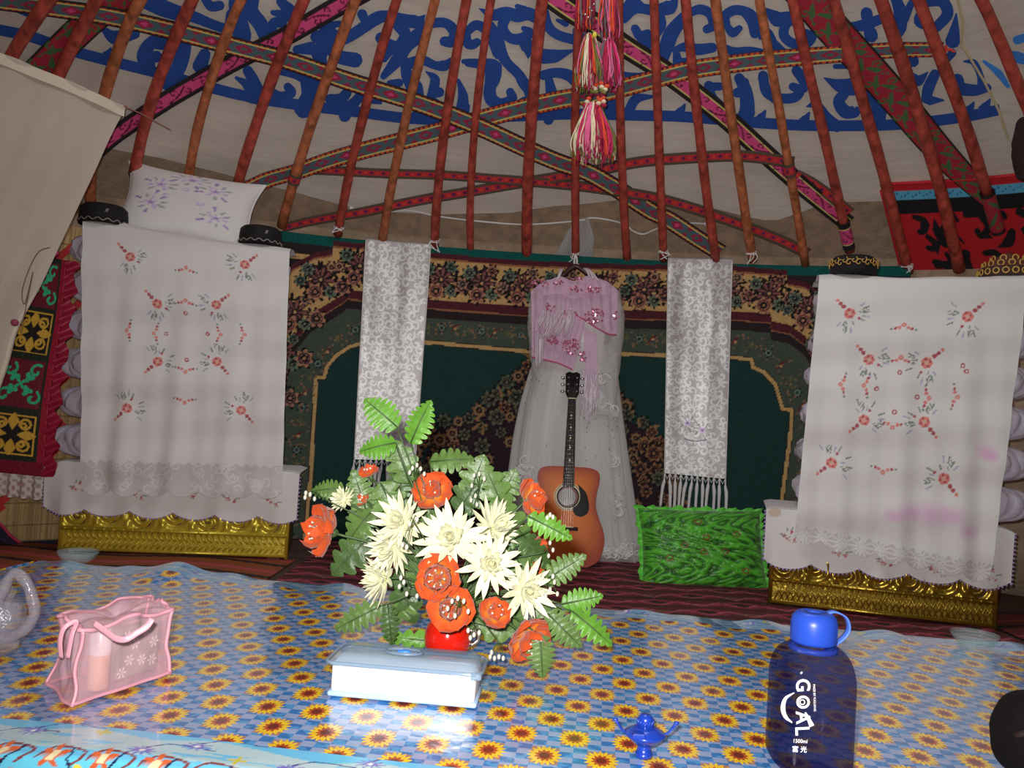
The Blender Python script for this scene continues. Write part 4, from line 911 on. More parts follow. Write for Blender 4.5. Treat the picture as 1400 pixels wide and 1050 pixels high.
# third silver cloth drooping over the wall edge behind the pole
qt = roof_ts([757, 771, 787, 804, 812, 808], [356, 326, 299, 297, 326, 358], .05); tp = roof(qt[:, 0], qt[:, 1], .05)
kk = np.linspace(0, 1, 30); L_ = cr(tp[[0, 1, 2]], 12); R_ = cr(tp[[5, 4, 3]], 12); m = min(len(L_), len(R_)); uu = np.linspace(0, 1, 26)
XX = L_[:m, None]*(1-uu)[None, :, None]+R_[:m, None]*uu[None, :, None]; XX[..., 1] -= .012*np.sin(uu*9)[None]-.012
cb = Canvas(.25, .25, .25/25, S(204, 200, 198, .36)); brocade(cb, 5, .25, .25)
t = thing('brocade_scarf', 'small silver brocade scarf sticking up behind the carpet above the dress', 'scarf', tp[0])
o = G('scarf_cloth', XX, M_broc, t, cols=cb.c[:1, :1].repeat(m, 0).repeat(26, 1)*np.clip(1+.10*np.sin(np.arange(26)*1.7)[None, :, None]*np.sin(np.arange(m)*.9)[:, None, None], .7, 1.25))
# thin white rope slung along the felt
qt = roof_ts([480, 520, 560, 600, 660, 720, 790, 812, 850, 866, 880, 900, 930, 965], [285, 290, 288, 296, 303, 307, 302, 298, 305, 316, 320, 312, 305, 306], .06); rp = roof(qt[:, 0], qt[:, 1], .06)
t = thing('rope', 'thin white rope sagging along the felt above the carpet', 'rope', rp[5]); O('rope_strand', tube(cr(rp, 6), .006, 6), M_string, t, True)
for k in (0, -1): O('rope_knot', sphere(rp[k], .014, 8, 6), M_string, t, True)

# red and black felt hanging at the right
kf = .42
fq = [(1203, 252), (1420, 236), (1420, 368), (1233, 372)]
c, f = patch(0, 0, 0, fq, .06, 1.0, .62, S(150, 24, 32, kf), .007)
c.rect(.055, .96, .05, .52, S(18, 16, 20, kf)); c.rect(.055, 1, .52, .575, S(70, 140, 190, kf)); c.rect(.055, 1, .43, .515, S(18, 16, 20, kf)); c.rect(.045, .062, .02, .57, S(70, 120, 170, kf))
c.rect(.075, 1, .04, .43, S(150, 24, 32, kf))
bk = S(18, 16, 20, kf)
px2 = lambda x, y: (np.clip((x-105)/1250, 0, 1.1)*1.0, .62*(1-(y-185+(x-130)*.06)/(930-185)))
def fs(pts, w, col=bk): c.stroke([px2(*p) for p in pts], np.atleast_1d(w)/1150, col)
fs([(320, 430), (390, 460), (380, 530), (345, 555)], [40, 70, 50]); fs([(400, 590), (460, 660), (460, 740)], [40, 60, 10]); fs([(390, 690), (440, 700)], 50)
fs([(480, 440), (490, 540), (540, 640), (630, 640)], [10, 70, 80, 50]); fs([(580, 420), (560, 520), (640, 570), (700, 640)], [20, 70, 30, 14]); fs([(640, 400), (670, 450)], 30)
fs([(430, 820), (540, 840), (700, 740)], [60, 80, 90]); fs([(540, 740), (590, 830), (600, 910)], [40, 60, 60]); fs([(680, 760), (730, 900)], [100, 80]); fs([(440, 860), (540, 850)], 50)
fs([(750, 400), (860, 390), (940, 380)], [60, 60, 10]); fs([(880, 420), (920, 500), (860, 570), (820, 530)], [60, 60, 60, 40]); fs([(880, 560), (950, 590)], [60, 8])
fs([(1000, 500), (1030, 400), (1060, 420)], [60, 60, 40]); fs([(990, 670), (1080, 620), (1110, 540)], [10, 90, 60]); fs([(880, 720), (960, 720), (1020, 800), (960, 860), (860, 830)], [50, 60, 80, 80, 50]); fs([(1060, 830), (1100, 720)], [40, 20])
fs([(1180, 380), (1260, 420), (1330, 500), (1300, 560)], [60, 70, 120, 60]); fs([(1290, 350), (1330, 450)], [20, 90]); fs([(1220, 520), (1260, 580)], 60); fs([(1290, 640), (1370, 620), (1380, 690)], [30, 60, 50])
for i in range(40): c.disc(.07+i*.024, .548+.012*math.sin(i*2.1), .007, S(40, 80, 130, kf))
qt = roof_ts([p[0] for p in fq], [p[1] for p in fq], .045); U = (c.X/c.w)[..., None]; V = (1-c.Y/c.h)[..., None]
F_ = (qt[0]*(1-U)+qt[1]*U)*(1-V)+(qt[3]*(1-U)+qt[2]*U)*V; X = roof(F_[..., 0], F_[..., 1], .045)
t = thing('felt_hanging', 'red felt hanging with black scroll applique behind the poles at the right', 'wall hanging', X[0, 20])
o = G('felt_sheet', X, M_attr, t, cols=c.c); sd = o.modifiers.new('thickness', 'SOLIDIFY'); sd.thickness = .008; sd.offset = -1
M_redb = P('red_braid', S(150, 24, 32, kf), .8)
O('red_binding', tube(X[-1, ::6], .010, 6), M_redb, t, True); O('red_binding', tube(X[::6, 0], .010, 6), M_redb, t, True)

# panelled hanging at the left
hq = np.array([at(np.float64(a), np.float64(b), Y) for a, b, Y in ((38, 345, 4.20), (90, 356, 4.22), (57, 652, 4.16), (-42, 642, 4.10))])
c = Canvas(.30, 1.16, .0042, S(120, 18, 40, .42)); k4 = .42
c.rect(.02, .27, 0, 1.16, S(26, 34, 26, k4))
tm, gm = S(40, 150, 110, k4), S(176, 134, 50, k4)
rows = [(.10, .31, 'g'), (.345, .60, 't'), (.635, .86, 'g'), (.885, 1.13, 't')]
for y0, y1, kd in rows:
    c.rect(.035, .255, y0, y1, S(26, 22, 22, k4) if kd == 'g' else S(86, 22, 36, k4)); col = gm if kd == 'g' else tm; cx, cy = .145, (y0+y1)/2
    if kd == 'g':
        for a in (45, 135, 225, 315):
            dx, dy = math.cos(R(a)), math.sin(R(a))
            c.stroke(spiral(cx+dx*.075, cy+dy*.075, .032, R(a), .9, 1), .012, col, 2); c.stroke(spiral(cx+dx*.075, cy+dy*.075, .032, R(a), .9, -1), .012, col, 2)
        for a in (0, 90, 180, 270):
            dx, dy = math.cos(R(a)), math.sin(R(a)); c.stroke([(cx+dx*.03, cy+dy*.03), (cx+dx*.07, cy+dy*.07), (cx+dx*.105, cy+dy*.105)], [.01, .05, .015], col); c.rosette(cx+dx*.085, cy+dy*.085, .026, col, 3, R(a))
        for e in (.042, .248): c.rect(e-.004, e+.004, y0, y1, col)
        c.rect(.04, .25, y0, y0+.008, col); c.rect(.04, .25, y1-.008, y1, col)
    else:
        for (dx, dy) in ((-.07, .07), (.07, .07), (-.07, -.07), (.07, -.07)):
            c.stroke(spiral(cx+dx, cy+dy, .04, 1, .8, 1 if dx*dy > 0 else -1), .014, col, 2); c.rosette(cx+dx*.55, cy+dy*.5, .03, col, 3, dx*30)
        c.rosette(cx, cy, .035, col, 4, .7, .4)
c.rect(0, .3, 0, .07, S(96, 14, 34, k4))
U = c.X/c.w; V = 1-c.Y/c.h
X = ((hq[0]*(1-U)[..., None]+hq[1]*U[..., None])*(1-V)[..., None]+(hq[3]*(1-U)[..., None]+hq[2]*U[..., None])*V[..., None]); X[..., 1] += .012*np.sin(V*7)
t = thing('panelled_hanging', 'narrow hanging with shiny green and gold scroll panels beside the left white curtain', 'wall hanging', X[0, 30])
M_shiny = P('foil_applique', rough=.45, attr=True, bump=.3, bscale=60); M_shiny.node_tree.nodes['Principled BSDF'].inputs['Metallic'].default_value = .3
o = G('panel_strip', X, M_shiny, t, cols=c.c); sd = o.modifiers.new('thickness', 'SOLIDIFY'); sd.thickness = .01; sd.offset = -1
M_sat = P('crimson_satin', S(112, 18, 40, .42), .4, var=.2)
ed = X[::-1, -1]; kk = np.linspace(0, 1, 6)[None, :, None]; wv = (.05+.012*np.sin(np.arange(len(ed))*.22))[:, None, None]
G('satin_ruffle', ed[:, None]+np.array([1, .25, 0])*kk*wv+np.array([0, -1., 0])*(.012*np.sin(np.arange(len(ed))[:, None]*.35+kk[..., 0]*3))[..., None], M_sat, t)
bt = X[0]; zl_ = np.linspace(0, 1, 12)[:, None, None]; lc = np.ones((12, len(bt), 4)); lc[..., :3] = S(150, 144, 140, .42); 
jj, ii = np.mgrid[0:12, 0:len(bt)]; lc[..., 3] = np.where((np.sin(ii*.9)*np.sin(jj*1.7) > -.25), .95, .35); lc[-1, :, 3] = np.where(np.sin(ii[0]*.5) > 0, 1, 0)
G('lace_border', bt[None]+np.array([0., .0, -.115])*zl_+np.array([0, -.012, 0])*np.sin(ii*.5)[..., None], M_lace, t, cols=lc)
O('red_tuft', sphere(X[-1, 40]+[.02, -.01, .02], (.03, .02, .022), 10, 7), P('pink_satin_knot', S(170, 40, 90, .42), .5), t, True)

# sheer white curtain
ce = cr([(171, 146), (150, 185), (125, 240), (80, 335), (54, 390), (24, 447), (9, 500), (-12, 560), (-40, 640)], 8); n_ = len(ce)
Rr_ = at(ce[:, 0], ce[:, 1], np.linspace(3.85, 3.62, n_)); tl = cr([(171, 146), (100, 113), (0, 72), (-90, 36), (-170, 4)], 12); T_ = at(tl[:, 0], tl[:, 1], np.linspace(3.85, 3.15, len(tl)))
v = np.linspace(0, 1, n_)
XX = Rr_[:, None]+(T_-T_[0])[None]*(1-.35*v)[:, None, None]
uu = np.linspace(0, 1, len(tl)); XX[..., 1] += .02*np.sin(uu*38)[None]*(.3+v[:, None]); XX[..., 0] += .008*np.sin(uu*30+1)[None]
M_sheer = P('sheer_white_curtain', S(172, 162, 150, .62), .8, var=.06, vscale=3, trans=(.9, (1, 1, 1)), stretch=(1, 1, .2))
t = thing('sheer_curtain', 'sheer white curtain tied across the upper left of the wall', 'curtain', T_[0])
G('curtain_cloth', XX, M_sheer, t)
M_hem = P('curtain_hem', S(188, 178, 160, .62), .8)
hv = np.linspace(0, 1, 4)[:, None, None]; G('top_hem', T_[None]+np.array([.004, -.01, -.05])*hv+np.array([0, .02, 0])*np.sin(uu*38)[None, :, None]*.3, M_hem, t)
G('side_hem', Rr_[None]+np.array([-.03, -.008, 0.0])*hv, M_hem, t)
th = at(np.array([68., 52, 38, 30, 34, 45, 28]), np.array([338., 345, 372, 400, 415, 372, 455]), 3.6)
O('loose_thread', tube(cr(th, 6), .002, 4), P('brown_thread', S(110, 80, 80, .6), .8), t, True)
O('curtain_tie', join(tube([T_[0], T_[0]+[.05, .05, -.01], T_[0]+[.13, .2, -.03]], .003, 5), sphere(T_[0], .008)), P('tie_cord', S(120, 80, 70, .5), .8), t)
O('pink_bead', sphere(at(np.float64(20), np.float64(441), 3.58), .016), P('dark_pink_bead', S(120, 50, 66, .5), .6), t, True)

# dark fur at the right edge
fc = at(np.float64(1403), np.float64(198), 4.2); V, F_ = sphere((0, 0, 0), (.06, .07, .19), 26, 20); V = np.array(V); nz = vnoise(V, 22); V = V*(1+.14*nz)[:, None]
t = thing('hanging_fur', 'dark fur piece hanging from a pole at the right edge of the photo', 'fur', fc); O('fur_body', (V+fc, F_), P('dark_fur', S(34, 20, 22, .4), .95, var=.4, vscale=60, bump=.8, bscale=120), t, True)
O('hanging_loop', tube([fc+[0, 0, .18], fc+[.01, .05, .35], fc+[.01, .12, .55]], .005, 6), M_string, t, True)
# =================================================================== DRESS ON A HANGER
YD = 5.16
dc = at(np.float64(785), np.float64(560), YD); mpp = YD/FPX
M_satin = P('white_satin', (.93, .92, .90), .35, var=.05, vscale=8, sheen=.3)
M_tulle = P('white_tulle', (.93, .92, .91), .6, trans=(.36, (1, 1, 1)), sheen=.4)
M_dlace = P('dress_lace', S(214, 212, 208, .42), .6)
M_pinkv = P('pink_chiffon', S(208, 144, 164, .44), .6, var=.12, vscale=30, trans=(.72, (1, .92, .95)))
M_pinkf = P('pink_fringe', S(226, 164, 186, .44), .6)
M_pinkd = P('dark_pink_hem', S(150, 66, 98, .44), .6)
M_seq = P('pink_sequins', S(190, 110, 135, .44), .15, metal=.6)
base = np.array([dc[0], YD, 0.0])
dress = thing('wedding_dress', 'white tulle wedding dress hanging on the carpet behind the guitar', 'dress', base)
def prof_px(rows, n, depth, folds, seed, ph=0.0, dy=0.0):
    """rings of cloth: rows = (y_px, left_px, right_px, fold amplitude)"""
    rws = cr(np.array(rows, float), 6); th = np.linspace(0, 2*math.pi, n, endpoint=False); out = []
    for y, l, r, am in rws:
        L = at(np.float64(l), np.float64(y), YD+dy); Rr = at(np.float64(r), np.float64(y), YD+dy); c = (L+Rr)/2; w = np.linalg.norm(Rr-L)/2
        wv = 1+am*np.sin(th*folds+seed)+am*.6*np.sin(th*(folds*2+3)+seed*2+ph)
        out.append(np.stack([c[0]+w*np.cos(th)*wv, np.minimum(c[1]+np.minimum(w*.5, depth)*np.sin(th)*wv, YD+dy+.13), np.full(n, c[2])], -1))
    return np.array(out)
G('satin_lining', prof_px([(392, 742, 838, 0), (440, 738, 832, .01), (490, 742, 828, .02), (560, 725, 840, .05), (640, 712, 850, .07), (752, 704, 862, .08)], 120, .10, 11, 1), M_satin, dress, closed=True)
G('tulle_skirt', prof_px([(470, 740, 838, .01), (520, 722, 842, .03), (600, 704, 852, .04), (680, 696, 862, .05), (745, 690, 872, .06), (766, 688, 874, .06)], 140, .135, 13, 2.2), M_tulle, dress, closed=True)
G('tulle_overskirt', prof_px([(480, 736, 842, .01), (560, 712, 850, .03), (660, 698, 862, .05), (740, 692, 874, .05)], 120, .15, 9, 4), M_tulle, dress, closed=True)
rows = []
for k in range(150):
    x = RNG.uniform(692, 872); rows.append(tube(spiral(0, 0, .02, RNG.uniform(0, 6), .9)[:, [0, 1, 1]]*[1, 0, 1]+at(np.float64(x), np.float64(RNG.uniform(742, 764)), YD-.10-.05*math.cos((x-780)/60)), .003, 4, False))
O('hem_lace', join(*rows), M_dlace, dress, kind='stuff')
rows = []; lc = [(812, 505), (822, 520), (815, 540), (822, 552), (800, 690), (815, 700), (830, 690), (828, 665), (838, 685), (845, 700), (822, 650), (708, 650), (718, 640), (730, 648), (712, 662), (722, 630), (762, 580), (764, 596), (760, 610), (835, 560), (838, 630), (820, 715)]
for x, y in lc:
    for s_ in (1, -1):
        sp = spiral(0, 0, .045, RNG.uniform(0, 6), 1.0, s_, 16); c0 = at(np.float64(x+s_*3), np.float64(y), YD-.125+.035*((x-780)/80)**2)
        rows.append(tube(np.stack([c0[0]+sp[:, 0], c0[1]+0*sp[:, 0], c0[2]+sp[:, 1]], -1), .005, 5, False))
O('lace_applique', join(*rows), M_dlace, dress, True, kind='stuff')
rows = [sphere(at(np.float64(RNG.uniform(705, 858)), np.float64(RNG.uniform(510, 735)), YD-.14), .004, 5, 4) for _ in range(70)]
O('tulle_dots', join(*rows), P('grey_dots', S(90, 88, 90, .42), .5), dress, kind='stuff')
for nm, pts, r in (('sleeve', [(838, 400), (842, 440), (836, 490), (832, 540), (834, 566)], [.05, .07, .075, .07, .05]), ('sleeve', [(734, 400), (732, 440), (736, 490), (740, 530), (742, 552)], [.05, .06, .06, .055, .04])):
    C = at(np.array([p[0] for p in pts], float), np.array([p[1] for p in pts], float), YD-.05); V, F_ = tube(cr(C, 6), np.interp(np.linspace(0, 1, 25), np.linspace(0, 1, 5), r)*.75, 28, False); V = np.array(V); V += .006*np.sin(np.arange(len(V))[:, None]*1.4)
    O(nm, (V, F_), M_tulle, dress, True)
gth = at(np.array([812., 822, 834, 846]), np.array([562., 566, 566, 570]), YD-.14)
sl = [tube(cr(gth+[0, 0, .012*k], 5), .012-.002*k, 7) for k in range(3)]
O('sleeve_gather', join(*sl), M_tulle, dress, True)
# hanger
hg = thing('clothes_hanger', 'dark wooden clothes hanger carrying the white dress and pink shawl', 'hanger', at(np.float64(786), np.float64(372), YD+.05))
hp = at(np.array([735., 750, 768, 778, 787, 796, 808, 826, 842]), np.array([402., 390, 378, 369, 364, 369, 378, 391, 404]), YD+.02)
V, F_ = tube(cr(hp, 6), .016, 8); V = np.array(V); V[:, 2] += 0; O('hanger_bar', (V, F_), P('dark_hanger_wood', S(44, 20, 22, .4), .4), hg, True)
O('hanger_hook', tube(cr(at(np.array([787., 788, 788, 783, 780, 784]), np.array([364., 357, 352, 347, 351, 355]), YD+.07), 5), .004, 6), P('steel_hook', (.6, .6, .6), .3, metal=1), hg, True)
O('cord_loop', tube(cr(at(np.array([787., 785, 787, 789, 787]), np.array([366., 358, 349, 357, 366]), YD+.06), 5), .006, 6), M_string, hg, True)
# pink shawl
sw = thing('shawl', 'pink sequinned chiffon shawl with fringe wrapped round the dress shoulders', 'shawl', at(np.float64(785), np.float64(440), YD))
def strip(name, topc, botc, mat, dy=-.15, bul=.05, n=40, m=24, par=sw, wrk=.012, fq=9):
    a = cr(np.array(topc, float), 10); b = cr(np.array(botc, float), 10); k = np.linspace(0, 1, n); 
    a = np.stack([np.interp(k, np.linspace(0, 1, len(a)), a[:, i]) for i in (0, 1)], -1); b = np.stack([np.interp(k, np.linspace(0, 1, len(b)), b[:, i]) for i in (0, 1)], -1)
    v = np.linspace(0, 1, m)[:, None, None]; q = a[None]*(1-v)+b[None]*v; X = at(q[..., 0], q[..., 1], YD+dy+bul*((q[..., 0]-785)/60)**2)
    X[..., 1] += wrk*np.sin(k*fq*6.28)[None]*np.sin(v[..., 0]*2.5+.4)
    G(name, X, mat, par); return X
W1 = strip('shoulder_wrap', [(726, 398), (745, 384), (770, 382), (785, 392), (805, 380), (828, 384), (846, 398)], [(727, 448), (745, 452), (765, 438), (788, 432), (812, 446), (830, 456), (845, 458)], M_pinkv, -.15)
W2 = strip('front_wrap', [(727, 440), (750, 432), (780, 428), (800, 440)], [(727, 488), (745, 492), (765, 497), (784, 506)], M_pinkv, -.165)
W3 = strip('collar_roll', [(745, 386), (765, 378), (785, 384), (806, 377), (830, 388)], [(742, 404), (765, 402), (785, 408), (810, 402), (832, 404)], M_pinkv, -.18, wrk=.006)
W4 = strip('hanging_tail', [(798, 446), (806, 452), (816, 456)], [(800, 540), (810, 548), (818, 540)], M_pinkv, -.18, n=20)
for X, nm in ((W1, 0), (W2, 1)): O('dark_pink_edge', tube(X[-1, ::2], .005, 6), M_pinkd, sw, True)
rows = []
for _ in range(34): 
    x = RNG.uniform(798, 819); p = at(np.float64(x), np.float64(RNG.uniform(500, 545)), YD-.19); rows.append(tube(cr([p, p+[RNG.uniform(-.01, .01), -.005, -.07], p+[RNG.uniform(-.02, .01), 0, -.12-RNG.uniform(0, .08)]], 4), .0028, 4))
for _ in range(36): 
    x = RNG.uniform(741, 786); p = at(np.float64(x), np.float64(RNG.uniform(415, 432)), YD-.2); rows.append(tube(cr([p, p+[RNG.uniform(-.02, .0), -.008, -.06], p+[RNG.uniform(-.05, -.01), 0, -.11-RNG.uniform(0, .06)]], 4), .0028, 4))
for _ in range(9):
    x = RNG.uniform(733, 744); p = at(np.float64(x), np.float64(RNG.uniform(452, 465)), YD-.19); rows.append(tube(cr([p, p+[0, -.005, -.08], p+[.004, 0, -.15-RNG.uniform(0, .04)]], 4), .003, 4))
for x0, x1, y1 in ((767, 762, 383), (770, 764, 380), (800, 812, 381), (802, 818, 384), (798, 806, 378)):
    a = at(np.float64(x0), np.float64(367), YD-.1); b = at(np.float64(x1), np.float64(y1), YD-.18); rows.append(tube(cr([a, (a+b)/2+[0, -.02, .004], b], 4), .006, 5))
O('fringe', join(*rows), M_pinkf, sw, True, kind='stuff')
for x, y, w_, h_, n_ in ((812, 432, 15, 10, 70), (778, 430, 12, 6, 30), (781, 474, 12, 11, 60), (755, 466, 9, 7, 30), (796, 488, 5, 8, 20), (812, 396, 10, 5, 26), (738, 387, 12, 5, 24), (789, 381, 9, 2, 12), (750, 420, 8, 6, 20), (788, 395, 10, 4, 16), (842, 432, 4, 6, 10), (762, 386, 8, 3, 10)):
    ds = []
    for _ in range(n_):
        r, a = math.sqrt(RNG.random()), RNG.uniform(0, 6.28); p = at(np.float64(x+w_*r*math.cos(a)), np.float64(y+h_*r*math.sin(a)), YD-.205+.04*((x-785)/60)**2)
        tx, tz = RNG.uniform(-.5, .5, 2); an = np.linspace(0, 6.28, 6, endpoint=False); rr = .0065
        v = np.stack([p[0]+rr*np.cos(an), p[1]+rr*(tx*np.cos(an)+tz*np.sin(an)), p[2]+rr*np.sin(an)], -1); ds.append((v, [tuple(range(6))]))
    O('sequin_patch', join(*ds), M_seq, sw, kind='stuff')

# =================================================================== GUITAR
gb = onz(np.float64(772.5), np.float64(777), .004); gt = at(np.float64(783.5), np.float64(509), 4.94)
gz = (gt-gb); GL = float(np.linalg.norm(gz)); gz /= GL; gx = np.array([1., 0, 0]); gx -= gz*(gx@gz); gx /= np.linalg.norm(gx); gy = np.cross(gz, gx)
GM = Matrix(((gx[0], gy[0], gz[0], gb[0]), (gx[1], gy[1], gz[1], gb[1]), (gx[2], gy[2], gz[2], gb[2]), (0, 0, 0, 1)))
gu = thing('acoustic_guitar', 'sunburst orange acoustic guitar leaning on the white dress', 'guitar', mat=GM)
s = GL/266.0           # metres per photo pixel at the guitar
half = cr([(0, 0), (24, 1), (44, 12), (51, 34), (49, 52), (42, 70), (38, 84), (38.5, 100), (42, 118), (40, 130), (28, 135), (8, 135.5), (0, 135.5)], 6)*s
outl = np.vstack([half, (half*[-1, 1])[::-1][1:-1]]); m = len(outl); dep = .10
M_gtop = P('sunburst_spruce', rough=.4, attr=True, coat=.3, spec=.3, var=.06, vscale=60, stretch=(6, 1, .3)); M_gside = P('dark_red_maple', S(104, 30, 16, .4), .25, coat=.6); M_blk = P('black_lacquer', S(8, 7, 7, .5), .3, spec=.15); M_ebony = P('dark_rosewood', S(26, 18, 16, .5), .5, spec=.15); M_chr = P('chrome_metal', (.75, .75, .75), .2, metal=1); M_ivory = P('cream_binding', S(200, 170, 130, .42), .4)
sh = np.array([0, 95*s])                                 # sound hole centre
rH, rO = 13.5*s, 15.5*s
# top plate with a round hole: rings from the hole edge to the outline
K = 12; ang = np.arctan2(outl[:, 1]-sh[1], outl[:, 0]-sh[0]); V = []; Cc = []
for k in range(K):
    f = k/(K-1); inner_ = np.stack([sh[0]+rH*np.cos(ang), sh[1]+rH*np.sin(ang)], -1); q = inner_*(1-f)+outl*f
    V.append(np.stack([q[:, 0], np.full(m, 0.0), q[:, 1]], -1))
    e = f**1.6; ca, cb_ = np.array(S(196, 96, 14, .5)), np.array(S(124, 34, 8, .5)); Cc.append(np.broadcast_to(ca*(1-e)+cb_*e, (m, 3)))
G('soundboard', np.array(V), M_gtop, gu, cols=np.array(Cc), closed=True)
side = np.array([np.stack([outl[:, 0], np.full(m, y), outl[:, 1]], -1) for y in (0, dep*.5, dep)]); G('body_side', side, M_gside, gu, closed=True)
O('body_back', (np.stack([outl[:, 0], np.full(m, dep), outl[:, 1]], -1), [tuple(range(m))]), M_gside, gu)
O('sound_hole', lathe([(0, 0.0), (rH, 0.0)], 30) and ((lambda v, f: (np.stack([v[:, 0]+sh[0], np.full(len(v), dep*.55), v[:, 1]+sh[1]], -1), f))(*lathe([(0, 0), (rH*.86, 0)], 30))), P('pale_inside_label', S(150, 150, 150, .42), .7), gu)
for r0, r1, mm in ((rH, rO, M_blk), (rO, rO+1.3*s, M_ivory), (rO+1.3*s, rO+3*s, P('rosette_brown', S(120, 80, 50, .42), .4)), (rO+3*s, rO+3.6*s, M_ivory)):
    v, f = lathe([(r0, 0), (r1, 0)], 36); O('rosette_ring', (np.stack([v[:, 0]+sh[0], np.full(len(v), -.0012), v[:, 1]+sh[1]], -1), f), mm, gu)
lt = [box(-6*s+k*2.6*s, -6*s+k*2.6*s+1.6*s, dep*.5, dep*.53, sh[1]-4*s+(k % 3)*1.5*s, sh[1]-2.6*s+(k % 3)*1.5*s) for k in range(5)]
O('label_print', join(*lt), P('label_grey', S(96, 96, 96, .42), .8), gu)
pg = cr(np.array([(13, 112), (18, 108), (25, 100), (29, 84), (27, 74), (18, 69), (10, 72), (7, 80), (12, 84), (16, 92), (15.5, 102), (13, 112)], float)*s, 5)
O('pickguard', (np.concatenate([np.stack([pg[:, 0], np.full(len(pg), y), pg[:, 1]], -1) for y in (-.003, 0)]), [tuple(range(len(pg)))]+gridfaces(len(pg), 2, True).tolist()), M_blk, gu)
O('bridge', rbox(-15*s, 15*s, -.012, 0, 50*s, 55*s, .004), M_ebony, gu); O('saddle', rbox(-9*s, 9*s, -.016, -.010, 54*s, 55*s, .001), M_ivory, gu)
nb, nt_ = 8*s, 5.3*s; zb, zt_ = 115*s, 229*s
fv = [(-nb, -.006, zb-6*s), (nb, -.006, zb-6*s), (nt_, -.006, zt_), (-nt_, -.006, zt_)]; fb = [(x, -.0005, z) for x, y, z in fv]
O('fretboard', (fv+fb, [(0, 1, 2, 3), (7, 6, 5, 4), (0, 4, 5, 1), (1, 5, 6, 2), (2, 6, 7, 3), (3, 7, 4, 0)]), M_ebony, gu)
O('neck', tube([(0, nb*.9, 128*s), (0, nt_*.9, 232*s)], [nb*.88, nt_*.85], 12), M_gside, gu, True)
fr = []; Lsc = zt_-54.5*s
for k in range(1, 20):
    z = zt_-Lsc*(1-2**(-k/12)); 
    if z < zb-5*s: break
    w_ = nt_+(nb-nt_)*(zt_-z)/(zt_-zb); fr.append(tube([(-w_, -.0065, z), (w_, -.0065, z)], .0016, 5))
for q in fr: O('fret', q, M_chr, gu, True)
dots = [sphere((0, -.0065, zt_-Lsc*(1-2**(-(k-.5)/12))), (.006, .001, .006), 8, 5) for k in (3, 5, 7, 9, 12)]
for q in dots: O('fret_dot', q, M_ivory, gu, True)
O('nut', rbox(-nt_, nt_, -.008, 0, zt_-.001, zt_+.005, .001), M_ivory, gu)
hv = np.array([(-5.3, 229), (5.3, 229), (9, 236), (10, 264), (5, 266.5), (0, 265), (-5, 266.5), (-10, 264), (-9, 236)])*s; mh = len(hv)
O('headstock', (np.concatenate([np.stack([hv[:, 0], np.full(mh, y), hv[:, 1]], -1) for y in (-.004, .014)]), [tuple(range(mh))[::-1], tuple(range(mh, 2*mh))]+[(i, (i+1) % mh, (i+1) % mh+mh, i+mh) for i in range(mh)]), M_blk, gu)
for sx in (-1, 1):
    for k in range(3):
        z = (239+9.5*k)*s; p = O('tuning_post', tube([(sx*6*s, -.016, z), (sx*6*s, 0, z)], .006, 8), M_chr, gu, True); O('tuning_peg', join(tube([(sx*9*s, .008, z), (sx*12*s, .008, z)], .004, 6), sphere((sx*13.5*s, .008, z), (.012, .006, .010), 8, 6)), M_chr, p, True)
for i in range(6):
    a = (i-2.5)/2.5; O('string', tube([(a*8*s, -.014, 54.5*s), (a*nt_*.85, -.0095, zt_), (a*5.5*s, -.010, (242+3*abs(i-2.5)*2)*s)], .0007, 4), M_chr, gu)
O('strap_button', sphere((0, .05, -.004), (.008, .008, .006), 8, 6), M_chr, gu, True)

# =================================================================== GREEN CUSHION
M_gsat = P('green_satin', rough=.32, attr=True, sheen=.3, bump=.2, bscale=40)
gc = at(np.float64(960), np.float64(752), 4.62); Wg, Hg = 168*4.62/FPX*1.02, 112*4.62/FPX*1.02
A, B, X, Y, Z = cushion_grid(Wg, Hg, .20, 110, .05, 3.0)
an_ = np.arctan2(B, A); rr_ = np.hypot(A, B)
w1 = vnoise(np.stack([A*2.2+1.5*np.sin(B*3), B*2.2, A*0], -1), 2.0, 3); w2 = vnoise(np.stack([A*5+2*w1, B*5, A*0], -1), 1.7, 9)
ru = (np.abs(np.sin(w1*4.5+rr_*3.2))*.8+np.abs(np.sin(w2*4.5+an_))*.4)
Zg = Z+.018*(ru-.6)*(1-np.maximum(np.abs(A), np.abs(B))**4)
cg = np.zeros(A.shape+(3,)); t_ = np.clip(ru/1.2, 0, 1)[..., None]; cg = np.array(S(8, 40, 14, .5))*(1-t_**1.5)+np.array(S(76, 160, 44, .5))*t_**1.5  # shade in the ruching creases is put into the green
for x_, y_ in ((-.05, -.15), (.28, -.12), (-.1, .6), (.5, .3), (-.6, -.3), (.0, .2), (-.35, .0), (.6, -.55)):
    mk = np.abs(np.hypot(A-x_, (B-y_)*.8)-.05) < .014; cg[mk] = S(96, 74, 36, .5)
GMx = basis(gc, (1, .03, 0.03), (-.05, -.90, .36))
gcu = thing('cushion', 'bright green ruched satin cushion with a ruffled edge in front of the carpet', 'cushion', mat=GMx)
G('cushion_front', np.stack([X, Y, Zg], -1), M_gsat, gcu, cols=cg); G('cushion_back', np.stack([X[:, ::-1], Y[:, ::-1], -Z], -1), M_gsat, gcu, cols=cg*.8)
ring = np.concatenate([np.stack([X, Y], -1)[0, :-1], np.stack([X, Y], -1)[:-1, -1], np.stack([X, Y], -1)[-1, :0:-1], np.stack([X, Y], -1)[:0:-1, 0]]); nr = len(ring)
dirn = ring/np.linalg.norm(ring, axis=1, keepdims=True); k = np.linspace(0, 1, 5)[:, None]
